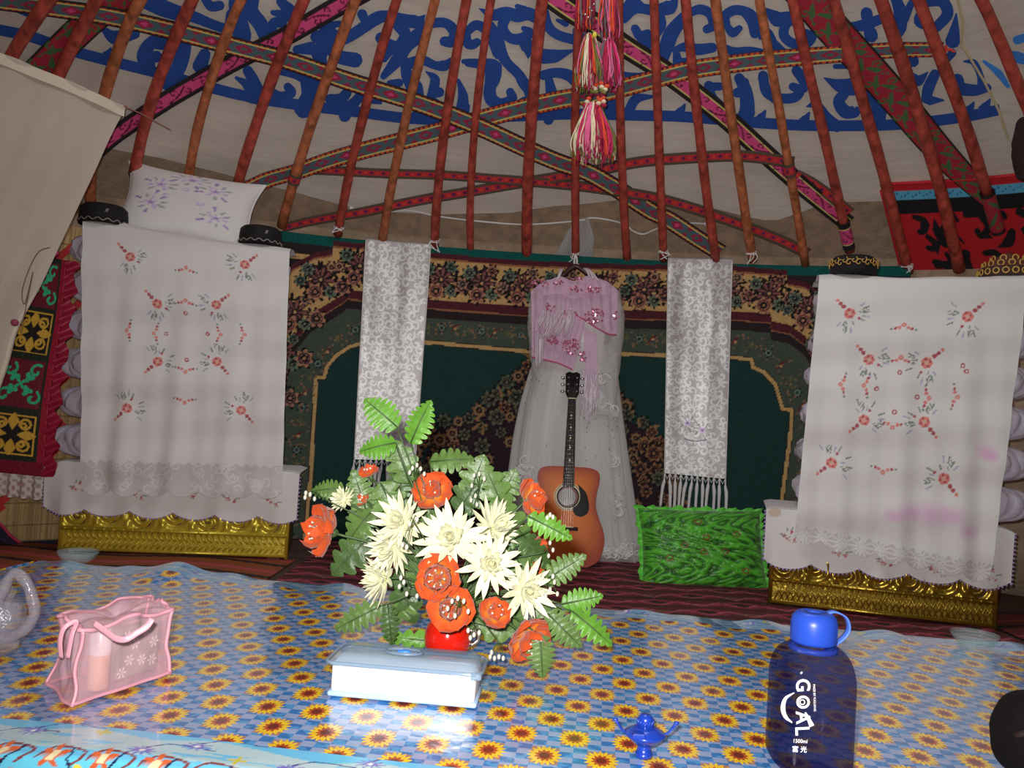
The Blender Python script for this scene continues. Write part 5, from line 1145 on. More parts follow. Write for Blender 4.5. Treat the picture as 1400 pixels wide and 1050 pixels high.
rf = np.stack([ring[None, :, 0]+dirn[None, :, 0]*k*(.022+.005*np.sin(np.arange(nr)*.31)), ring[None, :, 1]+dirn[None, :, 1]*k*(.022+.005*np.sin(np.arange(nr)*.31)), .018*np.sin(np.arange(nr)*.55)[None]*k+.006*np.sin(np.arange(nr)*1.3)[None]*k], -1)
G('ruffle', rf, M_gsat, gcu, cols=np.broadcast_to(np.array(S(84, 170, 60, .5)), rf.shape), closed=True)

# =================================================================== HANGING YARN TASSELS
YT = 4.05
yc = [P('yarn_'+n_, S(*c_, .6), .9) for n_, c_ in (('crimson', (150, 28, 60)), ('pink', (206, 96, 136)), ('cream', (200, 186, 160)), ('olive', (106, 110, 54)), ('orange', (196, 74, 44)), ('grey', (92, 84, 88)), ('maroon', (104, 22, 44)), ('magenta', (184, 40, 92)))]
tp_ = at(np.float64(812), np.float64(0), YT)
tas = thing('yarn_tassel', 'string of bright yarn tassels hanging from the roof above the dress', 'tassel', tp_)
O('hanging_cord', tube([tp_+[0, 0, .6], tp_+[0, 0, .3], tp_+[0, 0, 0]], .006, 6), yc[6], tas, True)
def tassel(y0, y1, cx, wt, wb, n_, pal, name):
    byc = {}
    for i in range(n_):
        a, rr = RNG.uniform(0, 6.28), math.sqrt(RNG.random()); ux, uy = rr*math.cos(a), rr*math.sin(a); f0, f1 = RNG.uniform(0, .1), RNG.uniform(.7, 1.0)
        P_ = []
        for f in (0, .18, .5, .8, 1):
            ff = f0+(f1-f0)*f; y = y0+(y1-y0)*ff; w_ = wt+(wb-wt)*min(1, ff*1.6)
            p = at(np.float64(cx+ux*w_+RNG.normal()*1.0), np.float64(y), YT); p[1] += uy*w_*YT/FPX*.8; P_.append(p)
        byc.setdefault(pal[int(abs(a*3+rr*5)) % len(pal)], []).append(tube(cr(P_, 3), .0034, 4))
    for c_, ts in byc.items(): O(name, join(*ts), yc[c_], tas, True, kind='stuff')
tassel(-40, 44, 800, 8, 14, 110, [5, 6, 0, 4], 'tassel_yarn'); tassel(-40, 58, 832, 8, 14, 120, [0, 6, 5, 1, 4], 'tassel_yarn')
tassel(46, 125, 806, 6, 22, 170, [3, 1, 2, 0, 4], 'tassel_yarn'); tassel(52, 122, 832, 6, 18, 150, [0, 7, 1, 5], 'tassel_yarn')
tassel(140, 221, 811, 8, 31, 420, [7, 1, 2, 0, 4, 7, 3, 2], 'tassel_yarn')
bd = {}
for j, (xa, ya, xb, yb) in enumerate(((815, 116, 800, 144), (822, 114, 826, 144), (812, 118, 822, 142), (830, 118, 816, 146))):
    for k in range(7):
        f = k/6; p = at(np.float64(xa+(xb-xa)*f), np.float64(ya+(yb-ya)*f), YT-.03*(j % 2)); bd.setdefault((4, 2, 3, 6, 4, 2, 0)[k], []).append(sphere(p, (.014, .012, .010), 8, 6))
for c_, b_ in bd.items(): O('braided_knot', join(*b_), yc[c_], tas, True, kind='stuff')
O('sequins', join(*[sphere(at(np.float64(x), np.float64(y), YT-.07), .007, 6, 5) for x, y in ((806, 11), (809, 15), (800, 20), (828, 55), (804, 24), (812, 6))]), M_chr, tas, True)
O('yellow_tuft', sphere(at(np.float64(813), np.float64(48), YT-.05), (.012, .012, .016), 8, 6), P('yellow_wool', S(190, 160, 60, .46), .9), tas, True)
# =================================================================== LOW TABLE WITH OILCLOTH
ZTB = 0.37; TH = R(-6.5); TC = np.array([-.06, 1.645]); TW, TD = 2.58, 1.13
TM = Matrix.Translation((TC[0], TC[1], 0))@Matrix.Rotation(TH, 4, 'Z')
tM = np.array(TM); tMi = np.linalg.inv(tM)
def tl(p): return (tMi[:3, :3]@np.asarray(p, float).T).T+tMi[:3, 3]
tb = thing('low_table', 'low wooden table hidden under the sunflower oilcloth', 'table', mat=TM)
O('tabletop', rbox(-TW/2, TW/2, -TD/2, TD/2, ZTB-.04, ZTB-.006, .006), M_wood, tb)
for sx in (-1, 1):
    for sy in (-1, 1): O('leg', rbox(sx*(TW/2-.12)-.035, sx*(TW/2-.12)+.035, sy*(TD/2-.10)-.035, sy*(TD/2-.10)+.035, 0, ZTB-.04, .006), M_wood, tb)
for sy in (-1, 1): O('apron', rbox(-TW/2+.1, TW/2-.1, sy*(TD/2-.10)-.012, sy*(TD/2-.10)+.012, ZTB-.11, ZTB-.04, .003), M_wood, tb)
# oilcloth material: sunflowers in squares over blue gingham
def sunflower_mat():
    m = bpy.data.materials.new('sunflower_oilcloth'); m.use_nodes = True; t = m.node_tree; n = t.nodes; l = t.links; b = n['Principled BSDF']
    tc = n.new('ShaderNodeTexCoord'); sp = n.new('ShaderNodeSeparateXYZ'); l.new(tc.outputs['Object'], sp.inputs[0])
    def mt(op, a, c=None, d=None):
        q = n.new('ShaderNodeMath'); q.operation = op
        for i, v in enumerate((a, c, d)):
            if v is None: continue
            if isinstance(v, (int, float)): q.inputs[i].default_value = v
            else: l.new(v, q.inputs[i])
        return q.outputs[0]
    def mix(f, a, c):
        q = n.new('ShaderNodeMix'); q.data_type = 'RGBA'; l.new(f, q.inputs[0]) if not isinstance(f, float) else None
        for i, v in ((6, a), (7, c)):
            if isinstance(v, tuple): q.inputs[i].default_value = v+(1,)
            else: l.new(v, q.inputs[i])
        return q.outputs[2]
    a, rh, kt = .0805, .0745, .85
    Y = mt('DIVIDE', sp.outputs[1], rh); row = mt('FLOOR', Y); fy = mt('FRACT', Y)
    X = mt('ADD', mt('DIVIDE', sp.outputs[0], a), mt('MULTIPLY', mt('FLOORED_MODULO', row, 2.0), .5)); fx = mt('FRACT', X); ix = mt('FLOOR', X)
    # gingham: cells of three rows and two columns in the gaps
    cx_ = mt('FLOOR', mt('MULTIPLY', mt('SUBTRACT', X, .06), 4.0)); cy_ = mt('FLOOR', mt('MULTIPLY', Y, 4.0)); par = mt('FLOORED_MODULO', mt('ADD', cx_, cy_), 2.0)
    ns = n.new('ShaderNodeTexNoise'); ns.inputs['Scale'].default_value = 60; l.new(tc.outputs['Object'], ns.inputs[0])
    blue = mix(mt('GREATER_THAN', ns.outputs[0], .52), S(40, 110, 175, kt), S(66, 140, 196, kt))
    g = mix(par, blue, S(140, 156, 194, kt)); kt = .62
    # flower
    dx = mt('DIVIDE', mt('SUBTRACT', fx, .31), .315); dy = mt('DIVIDE', mt('SUBTRACT', fy, .5), .47)
    r = mt('SQRT', mt('ADD', mt('MULTIPLY', dx, dx), mt('MULTIPLY', dy, dy))); an_ = mt('ARCTAN2', dy, dx)
    sq = mt('LESS_THAN', fx, .62)
    pet = mt('ADD', .86, mt('MULTIPLY', .13, mt('COSINE', mt('ADD', mt('MULTIPLY', an_, 17.0), mt('MULTIPLY', ix, 1.3)))))
    sq2 = mt('MULTIPLY', mt('MULTIPLY', sq, mt('GREATER_THAN', fx, .06)), mt('MULTIPLY', mt('LESS_THAN', fx, .56), mt('MULTIPLY', mt('GREATER_THAN', fy, .1), mt('LESS_THAN', fy, .9)))); col = mix(sq2, g, S(138, 100, 92, kt))
    inn = mt('MULTIPLY', sq, mt('LESS_THAN', r, pet))
    ycol = mix(mt('SMOOTH_MIN', 1.0, mt('MULTIPLY', mt('ADD', mt('COSINE', mt('MULTIPLY', an_, 23.0)), 1.0), .5), 0.1), S(226, 182, 34, kt), S(206, 140, 26, kt))
    col = mix(inn, col, ycol)
    col = mix(mt('MULTIPLY', sq, mt('LESS_THAN', r, mt('ADD', .50, mt('MULTIPLY', .08, mt('COSINE', mt('MULTIPLY', an_, 11.0)))))), col, S(150, 62, 24, kt))
    col = mix(mt('MULTIPLY', sq, mt('LESS_THAN', r, .30)), col, S(92, 28, 20, kt))
    l.new(col, b.inputs['Base Color']); b.inputs['Roughness'].default_value = .22; b.inputs['Specular IOR Level'].default_value = .5
    b.inputs['Coat Weight'].default_value = .8; b.inputs['Coat Roughness'].default_value = .12
    nb_ = n.new('ShaderNodeTexNoise'); nb_.inputs['Scale'].default_value = 13; nb_.inputs['Detail'].default_value = 3; l.new(tc.outputs['Object'], nb_.inputs[0])
    bp = n.new('ShaderNodeBump'); bp.inputs['Strength'].default_value = .25; bp.inputs['Distance'].default_value = .012; l.new(nb_.outputs[0], bp.inputs['Height']); l.new(bp.outputs[0], b.inputs['Normal']); l.new(bp.outputs[0], b.inputs['Coat Normal'])
    return m
M_oil = sunflower_mat()
oc = thing('oilcloth', 'glossy blue gingham and sunflower oilcloth covering the low table', 'tablecloth', mat=TM@Matrix.Translation((0, 0, ZTB)))
def ripple(X, Y):
    far = np.clip((Y-(TD/2-.16))/.16, 0, 1); near = np.clip((-Y-(TD/2-.2))/.2, 0, 1); left = np.clip((-X-.2)/.6, 0, 1)
    return .0015*np.sin(X*7+Y*3)*np.sin(Y*9-X*2)+far*(.005*np.sin(X*23+Y*20)+.004*np.sin(X*41))+.028*np.exp(-((X+.86)/.09)**2)*far+near*left*.008*np.sin(X*11+Y*14)
def oil_grid(y0, y1, ny, nx):
    X, Y = np.meshgrid(np.linspace(-TW/2, TW/2, nx), np.linspace(y0, y1, ny)); return X, Y, np.maximum(ripple(X, Y), -.004)
FB, NB = .075, .085
X, Y, Z = oil_grid(-TD/2+NB, TD/2-FB, 110, 240); G('oilcloth_field', np.stack([X, Y, Z], -1), M_oil, oc)
# printed border strips, painted; near strip also hangs over the table edge
M_bord = P('printed_border', rough=.2, attr=True, coat=.8, bump=.15, bscale=14)
kt = .75
def vines(c, y0, y1, seed, full):
    rr = random.Random(seed); L = c.w; dk, org = S(34, 32, 70, kt), S(196, 92, 50, kt)
    x = .05
    while x < L:
        s_ = rr.choice((-1, 1)); w_ = rr.uniform(.05, .075); h = (y1-y0)
        c.stroke([(x, y1), (x+.02*s_, y0+h*.5), (x+.03, y0+h*.15), (x+.07, y0+h*.25), (x+.06, y0+h*.6)], .0036, dk, 5); c.stroke([(x+.03, y0+h*.9), (x+.05, y0+h*1.02), (x+.09, y0+h*.95), (x+.08, y0+h*.8)], .004, S(120, 60, 60, kt), 4)
        c.stroke(spiral(x+.06, y0+h*.45, .025, rr.uniform(0, 6), .9, s_), .004, dk, 2)
        c.disc(x+.015, y0+h*.35, .010, dk if rr.random() < .5 else org); c.disc(x+.075, y0+h*.62, .010, org); c.disc(x+.045, y0+h*.12, .009, dk)
        if rr.random() < .5: c.rosette(x+.05, y0+h*.9, .020, org, 5, .3, .35); c.disc(x+.05, y0+h*.9, .006, S(230, 200, 160, kt))
        else: c.rosette(x+.09, y0+h*.2, .018, dk, 5, .3, .35); c.disc(x+.09, y0+h*.2, .005, S(120, 150, 200, kt))
        if rr.random() < .6: c.disc(x+.02, y0+h*.75, .006, S(220, 200, 70, kt))
        x += w_
def daisies(c, y0, y1, seed):
    rr = random.Random(seed); L = c.w
    for i in range(int(L/.075)):
        x, y = i*.075+rr.uniform(0, .05), rr.uniform(y0+.015, y1-.01)
        if i % 3 == 2: c.rosette(x, y, .013, S(190, 180, 60, kt), 4, 0, .4); continue
        for k in range(10): a = k*.628; c.stroke([(x, y), (x+.020*math.cos(a), y+.014*math.sin(a))], [.005, .002], S(104, 96, 180, kt), 2)
        c.disc(x, y, .004, S(230, 220, 230, kt)); c.stroke([(x, y+.01), (x+.03, y+.03), (x+.09, y+.025)], .003, S(60, 70, 130, kt))
drop = .20
c = Canvas(TW, NB+drop, .0026, S(96, 190, 226, kt))
c.rect(0, TW, drop, drop+NB, S(96, 176, 214, kt))
for i in range(44):
    x = i*.06; y = drop+NB*(.3+.5*((i*37) % 10)/10); c.stroke([(x-.08, y-.008), (x, y+.004), (x+.09, y)], [.004, .026, .004], S(166, 190, 196, kt))
for i in range(40): c.stroke([(i*.066, drop+.012+.01*(i % 3)), (i*.066+.05, drop+.02), (i*.066+.1, drop+.012)], [.004, .016, .004], S(160, 186, 192, kt))
daisies(c, drop+.004, drop+NB, 4); vines(c, drop-.10, drop+.012, 9, True); vines(c, .0, drop-.1, 12, True)
Xn = c.X-TW/2; s_ = c.Y; onTop = s_ > drop
yt = -TD/2+(s_-drop); Yn = np.where(onTop, yt, -TD/2-.012-.10*(drop-s_)*(1+.5*np.sin(Xn*9))-.006*np.sin(Xn*21)); Zn = np.where(onTop, np.maximum(ripple(Xn, np.minimum(yt, 0)), -.004), -(drop-s_)); rnd = np.clip(1-np.abs(s_-drop)/.02, 0, 1); Zn = Zn-.005*rnd**2
G('printed_border', np.stack([Xn, Yn, Zn], -1), M_bord, oc, cols=c.c)
c = Canvas(TW, FB+.16, .006, S(110, 150, 180, kt)); daisies(c, .0, FB, 6)
for i in range(60): x = i*.042; c.stroke([(x-.06, .02+.04*((i*7) % 5)/5), (x, .03+.03*((i*3) % 5)/5), (x+.07, .02)], [.003, .012, .003], S(70, 120, 170, kt) if i % 2 else S(150, 165, 175, kt))
Xn = c.X-TW/2; s_ = c.Y; yt = TD/2-FB+s_; Zn = np.where(s_ < FB, np.maximum(ripple(Xn, np.minimum(yt, TD/2)), -.004), -(s_-FB)); Yn = np.where(s_ < FB, yt, TD/2+.012+.15*(s_-FB)*(1+.4*np.sin(Xn*8)))
G('far_border', np.stack([Xn, Yn, Zn], -1), M_bord, oc, cols=c.c)
for sx, nm in ((-1, 'l'), (1, 'r')):
    yy, dd_ = np.meshgrid(np.linspace(-TD/2, TD/2, 60), np.linspace(0, .16, 8)); G('side_drop', np.stack([sx*(TW/2+.006+.10*dd_*(1+.5*np.sin(yy*12))), yy, -dd_], -1)[:, ::sx], M_oil, oc)
def on_table(px, py, z=ZTB): return onz(np.float64(px), np.float64(py), z)

# =================================================================== FLOWERS IN THE RED VASE
M_vase = P('glossy_red_ceramic', S(196, 26, 12, .9), .12, coat=1.0)
vb = on_table(610, 904); vb[2] = ZTB+.003
M_pet = P('cream_petal_fabric', S(240, 238, 200, 1.25), .55, var=.06, vscale=60, sheen=.2); M_pet2 = P('pale_yellow_petal', S(240, 238, 186, 1.15), .6)
M_org = P('orange_petal_fabric', rough=.65, spec=.2, attr=True, var=.12, vscale=40, sheen=.2); M_stem = P('plastic_stem', S(60, 84, 40, 1.1), .5); M_leaf = P('fern_leaf_plastic', rough=.4, attr=True, var=.2, vscale=40, bump=.2, bscale=90, spec=.35); M_bud = P('white_bud', S(220, 216, 200, 1.3), .5)
va = thing('vase', 'small round glossy red vase behind the white container', 'vase', vb)
O('vase_body', lathe([(0, .0), (.026, 0), (.034, .006), (.044, .028), (.046, .045), (.040, .066), (.032, .078), (.034, .083), (.030, .083), (.027, .074), (.030, .02), (0, .015)], 36, vb), M_vase, va, True)
O('vase_handle', tube(cr(vb+np.array([[.042, 0, .058], [.056, .004, .056], [.058, .004, .04], [.045, 0, .03]]), 5), .004, 7), P('silver_handle', (.6, .55, .5), .3, metal=.8), va, True)
mouth = vb+[0, 0, .079]
def petal_mesh(name, L, W, mat, curl, tipw, cols=None, nu=5, nv=6, cup=.2, ruff=0.0):
    u = np.linspace(-1, 1, nu); v = np.linspace(0, 1, nv); U, V_ = np.meshgrid(u, v)
    wd_ = W*np.sin(np.clip(V_*.92+.08, 0, 1)**tipw*math.pi)**.8+.0006
    X = V_*L; Y = U*wd_; Z = curl*L*V_**2+cup*W*U**2+ruff*W*np.sin(U*5+V_*3)*V_
    me_o = G(name, np.stack([X, Y, Z], -1), mat, None, cols=cols(U, V_) if cols else None); me = me_o.data; bpy.data.objects.remove(me_o); return me
ocol = lambda U, V_: (np.array(S(232, 160, 40, 1.3))*(1-np.clip(V_*1.7, 0, 1))[..., None]+np.array(S(224, 88, 30, 1.45))*np.clip(V_*1.7, 0, 1)[..., None])
PM = [petal_mesh('mum_petal', 1, .105, M_pet, .25, 1.1), petal_mesh('mum_petal', 1, .13, M_pet, .55, 1.0), petal_mesh('mum_petal', 1, .2, M_pet2, .8, .9)]
OM = [petal_mesh('orange_petal', 1, .50, M_org, .15, 1.7, ocol, 8, 8, .35, .22), petal_mesh('orange_petal', 1, .44, M_org, .5, 1.6, ocol, 8, 8, .5, .25)]
def put(name, me, parent, M_):
    o = bpy.data.objects.new(name, me); COL.objects.link(o); o.parent = parent; o.matrix_local = M_; return o
def dirm(n):
    n = Vector(n).normalized(); return n.to_track_quat('Z', 'Y').to_matrix().to_4x4()
def stem_path(c, lift=.05):
    a = mouth+RNG.uniform(-.014, .014, 3)*[1, 1, 0]-[0, 0, .03]; b = mouth+RNG.uniform(-.01, .01, 3)*[1, 1, 0]+[0, 0, .01]; d = c-b
    return cr([a, b, b+d*.5+[0, 0, abs(d[0])*.10+lift*.3], c], 6)
def mum(px, py, rpx, dY, face, label):
    Yv = vb[1]+dY; c = at(np.float64(px), np.float64(py), Yv); r = rpx*Yv/FPX
    t = thing('white_chrysanthemum', label, 'flower', mat=Matrix.Translation(c)@dirm(face), group='white chrysanthemums in the red vase')
    inv = np.linalg.inv(np.array(t.matrix_world))
    for ring, (n_, el, sc, k) in enumerate(((15, 4, 1.0, 0), (13, 22, .86, 0), (13, 38, .64, 1), (12, 50, .46, 1), (10, 58, .34, 2), (7, 74, .24, 2))):
        for i in range(n_):
            a = i*2*math.pi/n_+ring*.5+random.uniform(-.12, .12); e = R(el+random.uniform(-9, 9)); L = r*sc*random.uniform(.82, 1.12)
            put('petal', PM[k], t, Matrix.Translation((0, 0, .004*ring))@Matrix.Rotation(a, 4, 'Z')@Matrix.Translation((r*.06, 0, 0))@Matrix.Rotation(-e, 4, 'Y')@Matrix.Diagonal((L, L*1.0, L, 1)))
    fl2 = []
    for i in range(46):
        q = math.sqrt(i/46)*r*.24; a = i*2.4; h = r*(.30-.16*(q/(r*.24))**2); b_ = np.array([q*math.cos(a), q*math.sin(a), 0]); fl2.append(tube([b_*.7, b_+[0, 0, h*.6], b_*1.35+[0, 0, h]], [.0014, .0019, .0008], 4))
    O('centre_florets', join(*fl2), M_pet2, t, True, kind='stuff')
    O('calyx', lathe([(0, -.016), (r*.12, -.012), (r*.2, 0), (r*.1, .004)], 10), M_stem, t, True)
    sp_ = stem_path(c); sp_ = sp_@inv[:3, :3].T+inv[:3, 3]; O('stem', tube(sp_, .0024, 6), M_stem, t, True)
def orange(px, py, rpx, dY, face, label, sq=1.0, n1=6):
    Yv = vb[1]+dY; c = at(np.float64(px), np.float64(py), Yv); r = rpx*Yv/FPX
    t = thing('orange_flower', label, 'flower', mat=Matrix.Translation(c)@dirm(face), group='orange flowers in the red vase')
    inv = np.linalg.inv(np.array(t.matrix_world))
    for ring, (n_, el, sc, k) in enumerate(((n1, 12, 1.0, 0), (n1, 34, .84, 1), (5, 56, .5, 1))):
        for i in range(n_):
            a = i*2*math.pi/n_+ring*.6+random.uniform(-.15, .15); L = r*sc*random.uniform(.9, 1.1)
            put('petal', OM[k], t, Matrix.Rotation(a, 4, 'Z')@Matrix.Rotation(-R(el*sq+random.uniform(-8, 8)), 4, 'Y')@Matrix.Diagonal((L, L*1.15, L, 1)))
    st = []
    for i in range(7): a = i*.9; q = np.array([.3*r*math.cos(a), .3*r*math.sin(a), r*.75]); st.append(tube([(0, 0, .1*r), q*.6, q], .0009, 4)); st.append(sphere(q, .0026, 6, 5))
    O('stamens', join(*st), M_bud, t, True, kind='stuff')
    O('calyx', lathe([(0, -.014), (r*.12, -.010), (r*.2, 0), (r*.1, .004)], 10), M_stem, t, True)
    sp_ = stem_path(c); sp_ = sp_@inv[:3, :3].T+inv[:3, 3]; O('stem', tube(sp_, .0024, 6), M_stem, t, True)
mum(617, 736, 50, -.10, (-.05, -1, .25), 'largest white chrysanthemum, at the centre of the bouquet')
mum(549, 714, 42, -.06, (-.35, -1, .35), 'white chrysanthemum left of the bouquet centre, touching the largest one')
mum(673, 722, 42, -.03, (.7, -.7, .45), 'white chrysanthemum turned right behind the largest one in the bouquet')
mum(669, 771, 44, -.12, (.15, -1, .2), 'white chrysanthemum below and right of the largest one, above the orange buds')
mum(718, 806, 42, -.09, (.35, -1, .1), 'lowest right white chrysanthemum beside a long fern leaf')
mum(538, 748, 38, -.05, (-.5, -.9, -.2), 'drooping white chrysanthemum below the left upright one in the bouquet')
mum(526, 790, 38, -.04, (-.9, -.6, .0), 'lowest left white chrysanthemum facing sideways over the table')
mum(471, 684, 20, .03, (-.5, -.8, .5), 'small half-open white chrysanthemum beside the far left orange flower')
orange(454, 728, 38, -.02, (-1, -.55, .1), 'far left orange flower, facing left, in the bouquet', .8)
orange(590, 680, 32, .0, (.0, -.75, .6), 'orange flower above the largest white chrysanthemum', 1.2)
orange(719, 684, 30, .0, (.85, -.7, .25), 'orange flower in front of the guitar, at the right of the bouquet', 1.3)
orange(600, 790, 35, -.12, (-.05, -1, .15), 'upper of the two orange flowers stacked over the red vase', .9)
orange(617, 830, 33, -.13, (.0, -1, .1), 'lower orange flower covering the rim of the red vase', .9)
orange(671, 842, 28, -.10, (.4, -.8, .6), 'half-closed orange flower right of the red vase rim', 1.5, 5)
orange(716, 868, 36, -.08, (.6, -.75, -.35), 'lowest right orange flower hanging over the table', .8)
orange(507, 652, 18, .06, (-.3, -.3, .9), 'thin orange bud sticking up at the upper left of the bouquet', 1.6, 4)
orange(500, 684, 14, .04, (-.6, -.6, .4), 'small orange bud under the upper left fern of the bouquet', 1.5, 4)
orange(731, 738, 20, .06, (.6, -.3, -.4), 'orange flower mostly hidden behind the right bright fern', 1.0, 5)
orange(728, 778, 16, .03, (.5, -.6, .5), 'small orange bud just above the lowest right white chrysanthemum', 1.5, 4)

def leafmesh(nl, wide, seed, tip=1.0):
    """pinnate blade, unit length along x, lobes both sides, ridged; returns rows"""
    rr = random.Random(seed); V = []; F = []; n_ = nl*4+1
    for i in range(n_):
        f = i/(n_-1); env = math.sin(min(1, f*.9+.1)*math.pi)**.75*(1-.35*f)+.02; lob = .5+.5*abs(math.sin(f*nl*math.pi))**.55
        w_ = wide*env*lob
        sh_ = .10*env
        z = .05*math.sin(f*3)
        for k, (q, dz) in enumerate(((-1, -.035), (-.5, .006), (0, .0), (.5, .006), (1, -.035))):
            V.append((f-.02+abs(q)*sh_*.8, q*w_, z+dz*env+.012*math.sin(f*nl*6.28)*abs(q)))
    return np.array(V), gridfaces(5, n_).tolist()
def fern(bx, by, tx, ty, wpx, dY, tone, label, dz=0.0, nl=8, up=(0, -1, .35), grp='fern leaves in the red vase', name='fern_leaf'):
    Ya, Yb = vb[1]+dY, vb[1]+dY+dz; a = at(np.float64(bx), np.float64(by), Ya); b = at(np.float64(tx), np.float64(ty), Yb); L = float(np.linalg.norm(b-a))
    ex = (b-a)/L; n_ = np.array(up, float)+RNG.uniform(-.2, .2, 3); n_ -= ex*(n_@ex); n_ /= np.linalg.norm(n_); ey = np.cross(n_, ex)
    Mx = Matrix(((ex[0], ey[0], n_[0], a[0]), (ex[1], ey[1], n_[1], a[1]), (ex[2], ey[2], n_[2], a[2]), (0, 0, 0, 1)))
    t = thing(name, label, 'leaf', mat=Mx, group=grp); inv = np.linalg.inv(np.array(Mx))
    V, F_ = leafmesh(nl, wpx*Ya/FPX/L, int(bx*7+by)); V = V*L
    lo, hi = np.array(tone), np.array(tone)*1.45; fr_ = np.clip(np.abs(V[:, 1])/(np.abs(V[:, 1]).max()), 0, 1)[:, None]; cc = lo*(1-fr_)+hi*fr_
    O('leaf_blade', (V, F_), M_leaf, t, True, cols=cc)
    O('midrib', tube([(0, 0, .002), (L*.5, 0, .002+.04*L), (L*.93, 0, .012*L)], [.0018, .0014, .0006], 5), M_stem, t, True)
    sp_ = stem_path(a)@inv[:3, :3].T+inv[:3, 3]; O('stem', tube(sp_, .0018, 5), M_stem, t, True)
br, md, dk = S(92, 144, 46, 1.35), S(84, 112, 54, 1.25), S(64, 90, 44, 1.3)
fern(543, 584, 497, 545, 27, .0, br, 'bright fern leaf at the top left of the bouquet over the brocade runner')
fern(562, 606, 590, 546, 24, .0, br, 'bright upright fern leaf at the very top of the bouquet')
fern(541, 606, 490, 618, 23, -.01, br, 'bright fern leaf pointing left below the top two of the bouquet')
fern(588, 632, 650, 628, 22, .02, md, 'fern leaf lying level above the orange flower at the bouquet top', nl=6)
fern(722, 706, 784, 738, 20, -.10, br, 'bright fern leaf across the guitar body at the right of the bouquet')
fern(742, 795, 803, 758, 22, -.06, md, 'fern leaf rising to the right below the guitar')
fern(768, 826, 826, 814, 20, -.04, br, 'small bright fern leaf at the far right of the bouquet')
fern(782, 836, 838, 884, 22, -.06, br, 'bright fern leaf pointing down at the far right of the bouquet', nl=7)
fern(738, 868, 742, 928, 24, -.10, md, 'fern leaf hanging down right of the lowest orange flower')
fern(522, 828, 456, 862, 22, -.03, md, 'fern leaf reaching down left over the sunflower cloth', nl=7)
fern(530, 826, 536, 884, 16, -.02, dk, 'dark fern leaf hanging behind the white container left of the vase')
fern(470, 668, 424, 672, 18, .05, md, 'small fern leaf at the left tip of the bouquet')
fern(503, 706, 482, 640, 24, .04, md, 'fern leaf standing behind the small white chrysanthemum')
fern(700, 720, 756, 782, 22, .02, dk, 'dark fern leaf between the right chrysanthemum and the guitar base')
fern(748, 838, 796, 886, 24, -.07, md, 'glossy fern leaf above the downward bright one at the right')
fern(488, 738, 506, 668, 26, .05, dk, 'dark fern leaf behind the far left orange flower')
fern(680, 690, 706, 640, 24, .06, md, 'fern leaf beside the orange flower that overlaps the guitar', nl=6)
fern(545, 690, 552, 626, 24, .07, dk, 'dark fern leaf rising behind the left chrysanthemum')
fern(620, 880, 520, 870, 16, .04, br, 'bright fern leaf lying low behind the white container', nl=6)
# broad leaves that fill the middle
M_all = [(505, 735, 470, 770, 34), (560, 660, 545, 620, 30), (520, 660, 540, 700, 32), (640, 680, 655, 640, 30), (625, 700, 648, 668, 32), (690, 700, 670, 655, 30), (580, 750, 575, 790, 36), (545, 780, 560, 830, 30), (640, 790, 650, 825, 34), (690, 820, 700, 850, 36), (650, 745, 690, 740, 34), (590, 720, 575, 690, 34), (730, 830, 765, 860, 30), (508, 700, 486, 728, 30), (700, 755, 730, 800, 30), (560, 810, 545, 838, 28), (640, 850, 690, 862, 26), (720, 740, 690, 700, 28)]
wh = ['left of the lowest chrysanthemum', 'behind the top orange flower, left side', 'under the small white chrysanthemum', 'behind the largest chrysanthemum, upper right', 'just above the largest chrysanthemum', 'below the guitar-side orange flower', 'under the largest chrysanthemum', 'beside the drooping chrysanthemum', 'between the stacked orange flowers and right chrysanthemum', 'above the lowest right orange flower', 'right of the largest chrysanthemum', 'above left of the largest chrysanthemum', 'beside the far right ferns', 'beside the far left orange flower', 'left of the guitar base', 'above the dark low fern', 'right of the vase rim', 'behind the right turned chrysanthemum']
for (a, b_, c_, d_, w_), q in zip(M_all, wh):
    fern(a, b_, c_+(c_-a)*.5, d_+(d_-b_)*.5, w_*.9, .02, dk if (a % 2) else md, 'broad green leaf '+q, nl=4, grp='broad leaves in the red vase', name='broad_leaf')
def spray(pts, dY, label):
    c0 = at(np.float64(pts[0][0]), np.float64(pts[0][1]), vb[1]+dY); t = thing('bud_spray', label, 'flower spray', c0, group='white bud sprays in the red vase'); st = [tube(stem_path(c0), .0014, 5)]; bs = []
    for x, y in pts[1:]:
        p = at(np.float64(x), np.float64(y), vb[1]+dY-.02); st.append(tube(cr([c0, (c0+p)/2+[0, 0, .008], p], 4), .0009, 4)); bs.append(sphere(p, (.0034, .0034, .005), 7, 5))
    O('stalks', join(*st), M_stem, t, True); O('buds', join(*bs), M_bud, t, True, kind='stuff')
spray([(568, 658), (564, 640), (570, 636), (575, 641), (580, 648), (560, 646)], -.02, 'white bud spray under the topmost fern leaves')
spray([(655, 670), (648, 650), (655, 648), (662, 655), (645, 664), (650, 678), (644, 684), (652, 690)], .0, 'white bud spray above the largest chrysanthemum')
spray([(440, 680), (418, 674), (417, 680), (424, 676), (430, 682)], .0, 'white bud spray at the far left tip of the bouquet')
spray([(560, 800), (548, 790), (552, 796), (546, 802), (570, 815), (556, 812)], -.13, 'white bud spray left of the stacked orange flowers')
spray([(628, 830), (618, 822), (626, 818), (634, 822), (640, 836), (622, 842), (612, 832)], -.18, 'white bud spray in front of the orange flower on the vase rim')
spray([(650, 858), (640, 862), (648, 868), (655, 865), (643, 872)], -.16, 'white bud spray hanging right of the vase')
spray([(684, 880), (670, 898), (676, 900), (682, 898), (688, 900), (672, 892)], -.12, 'white bud spray below the lowest right orange flower')
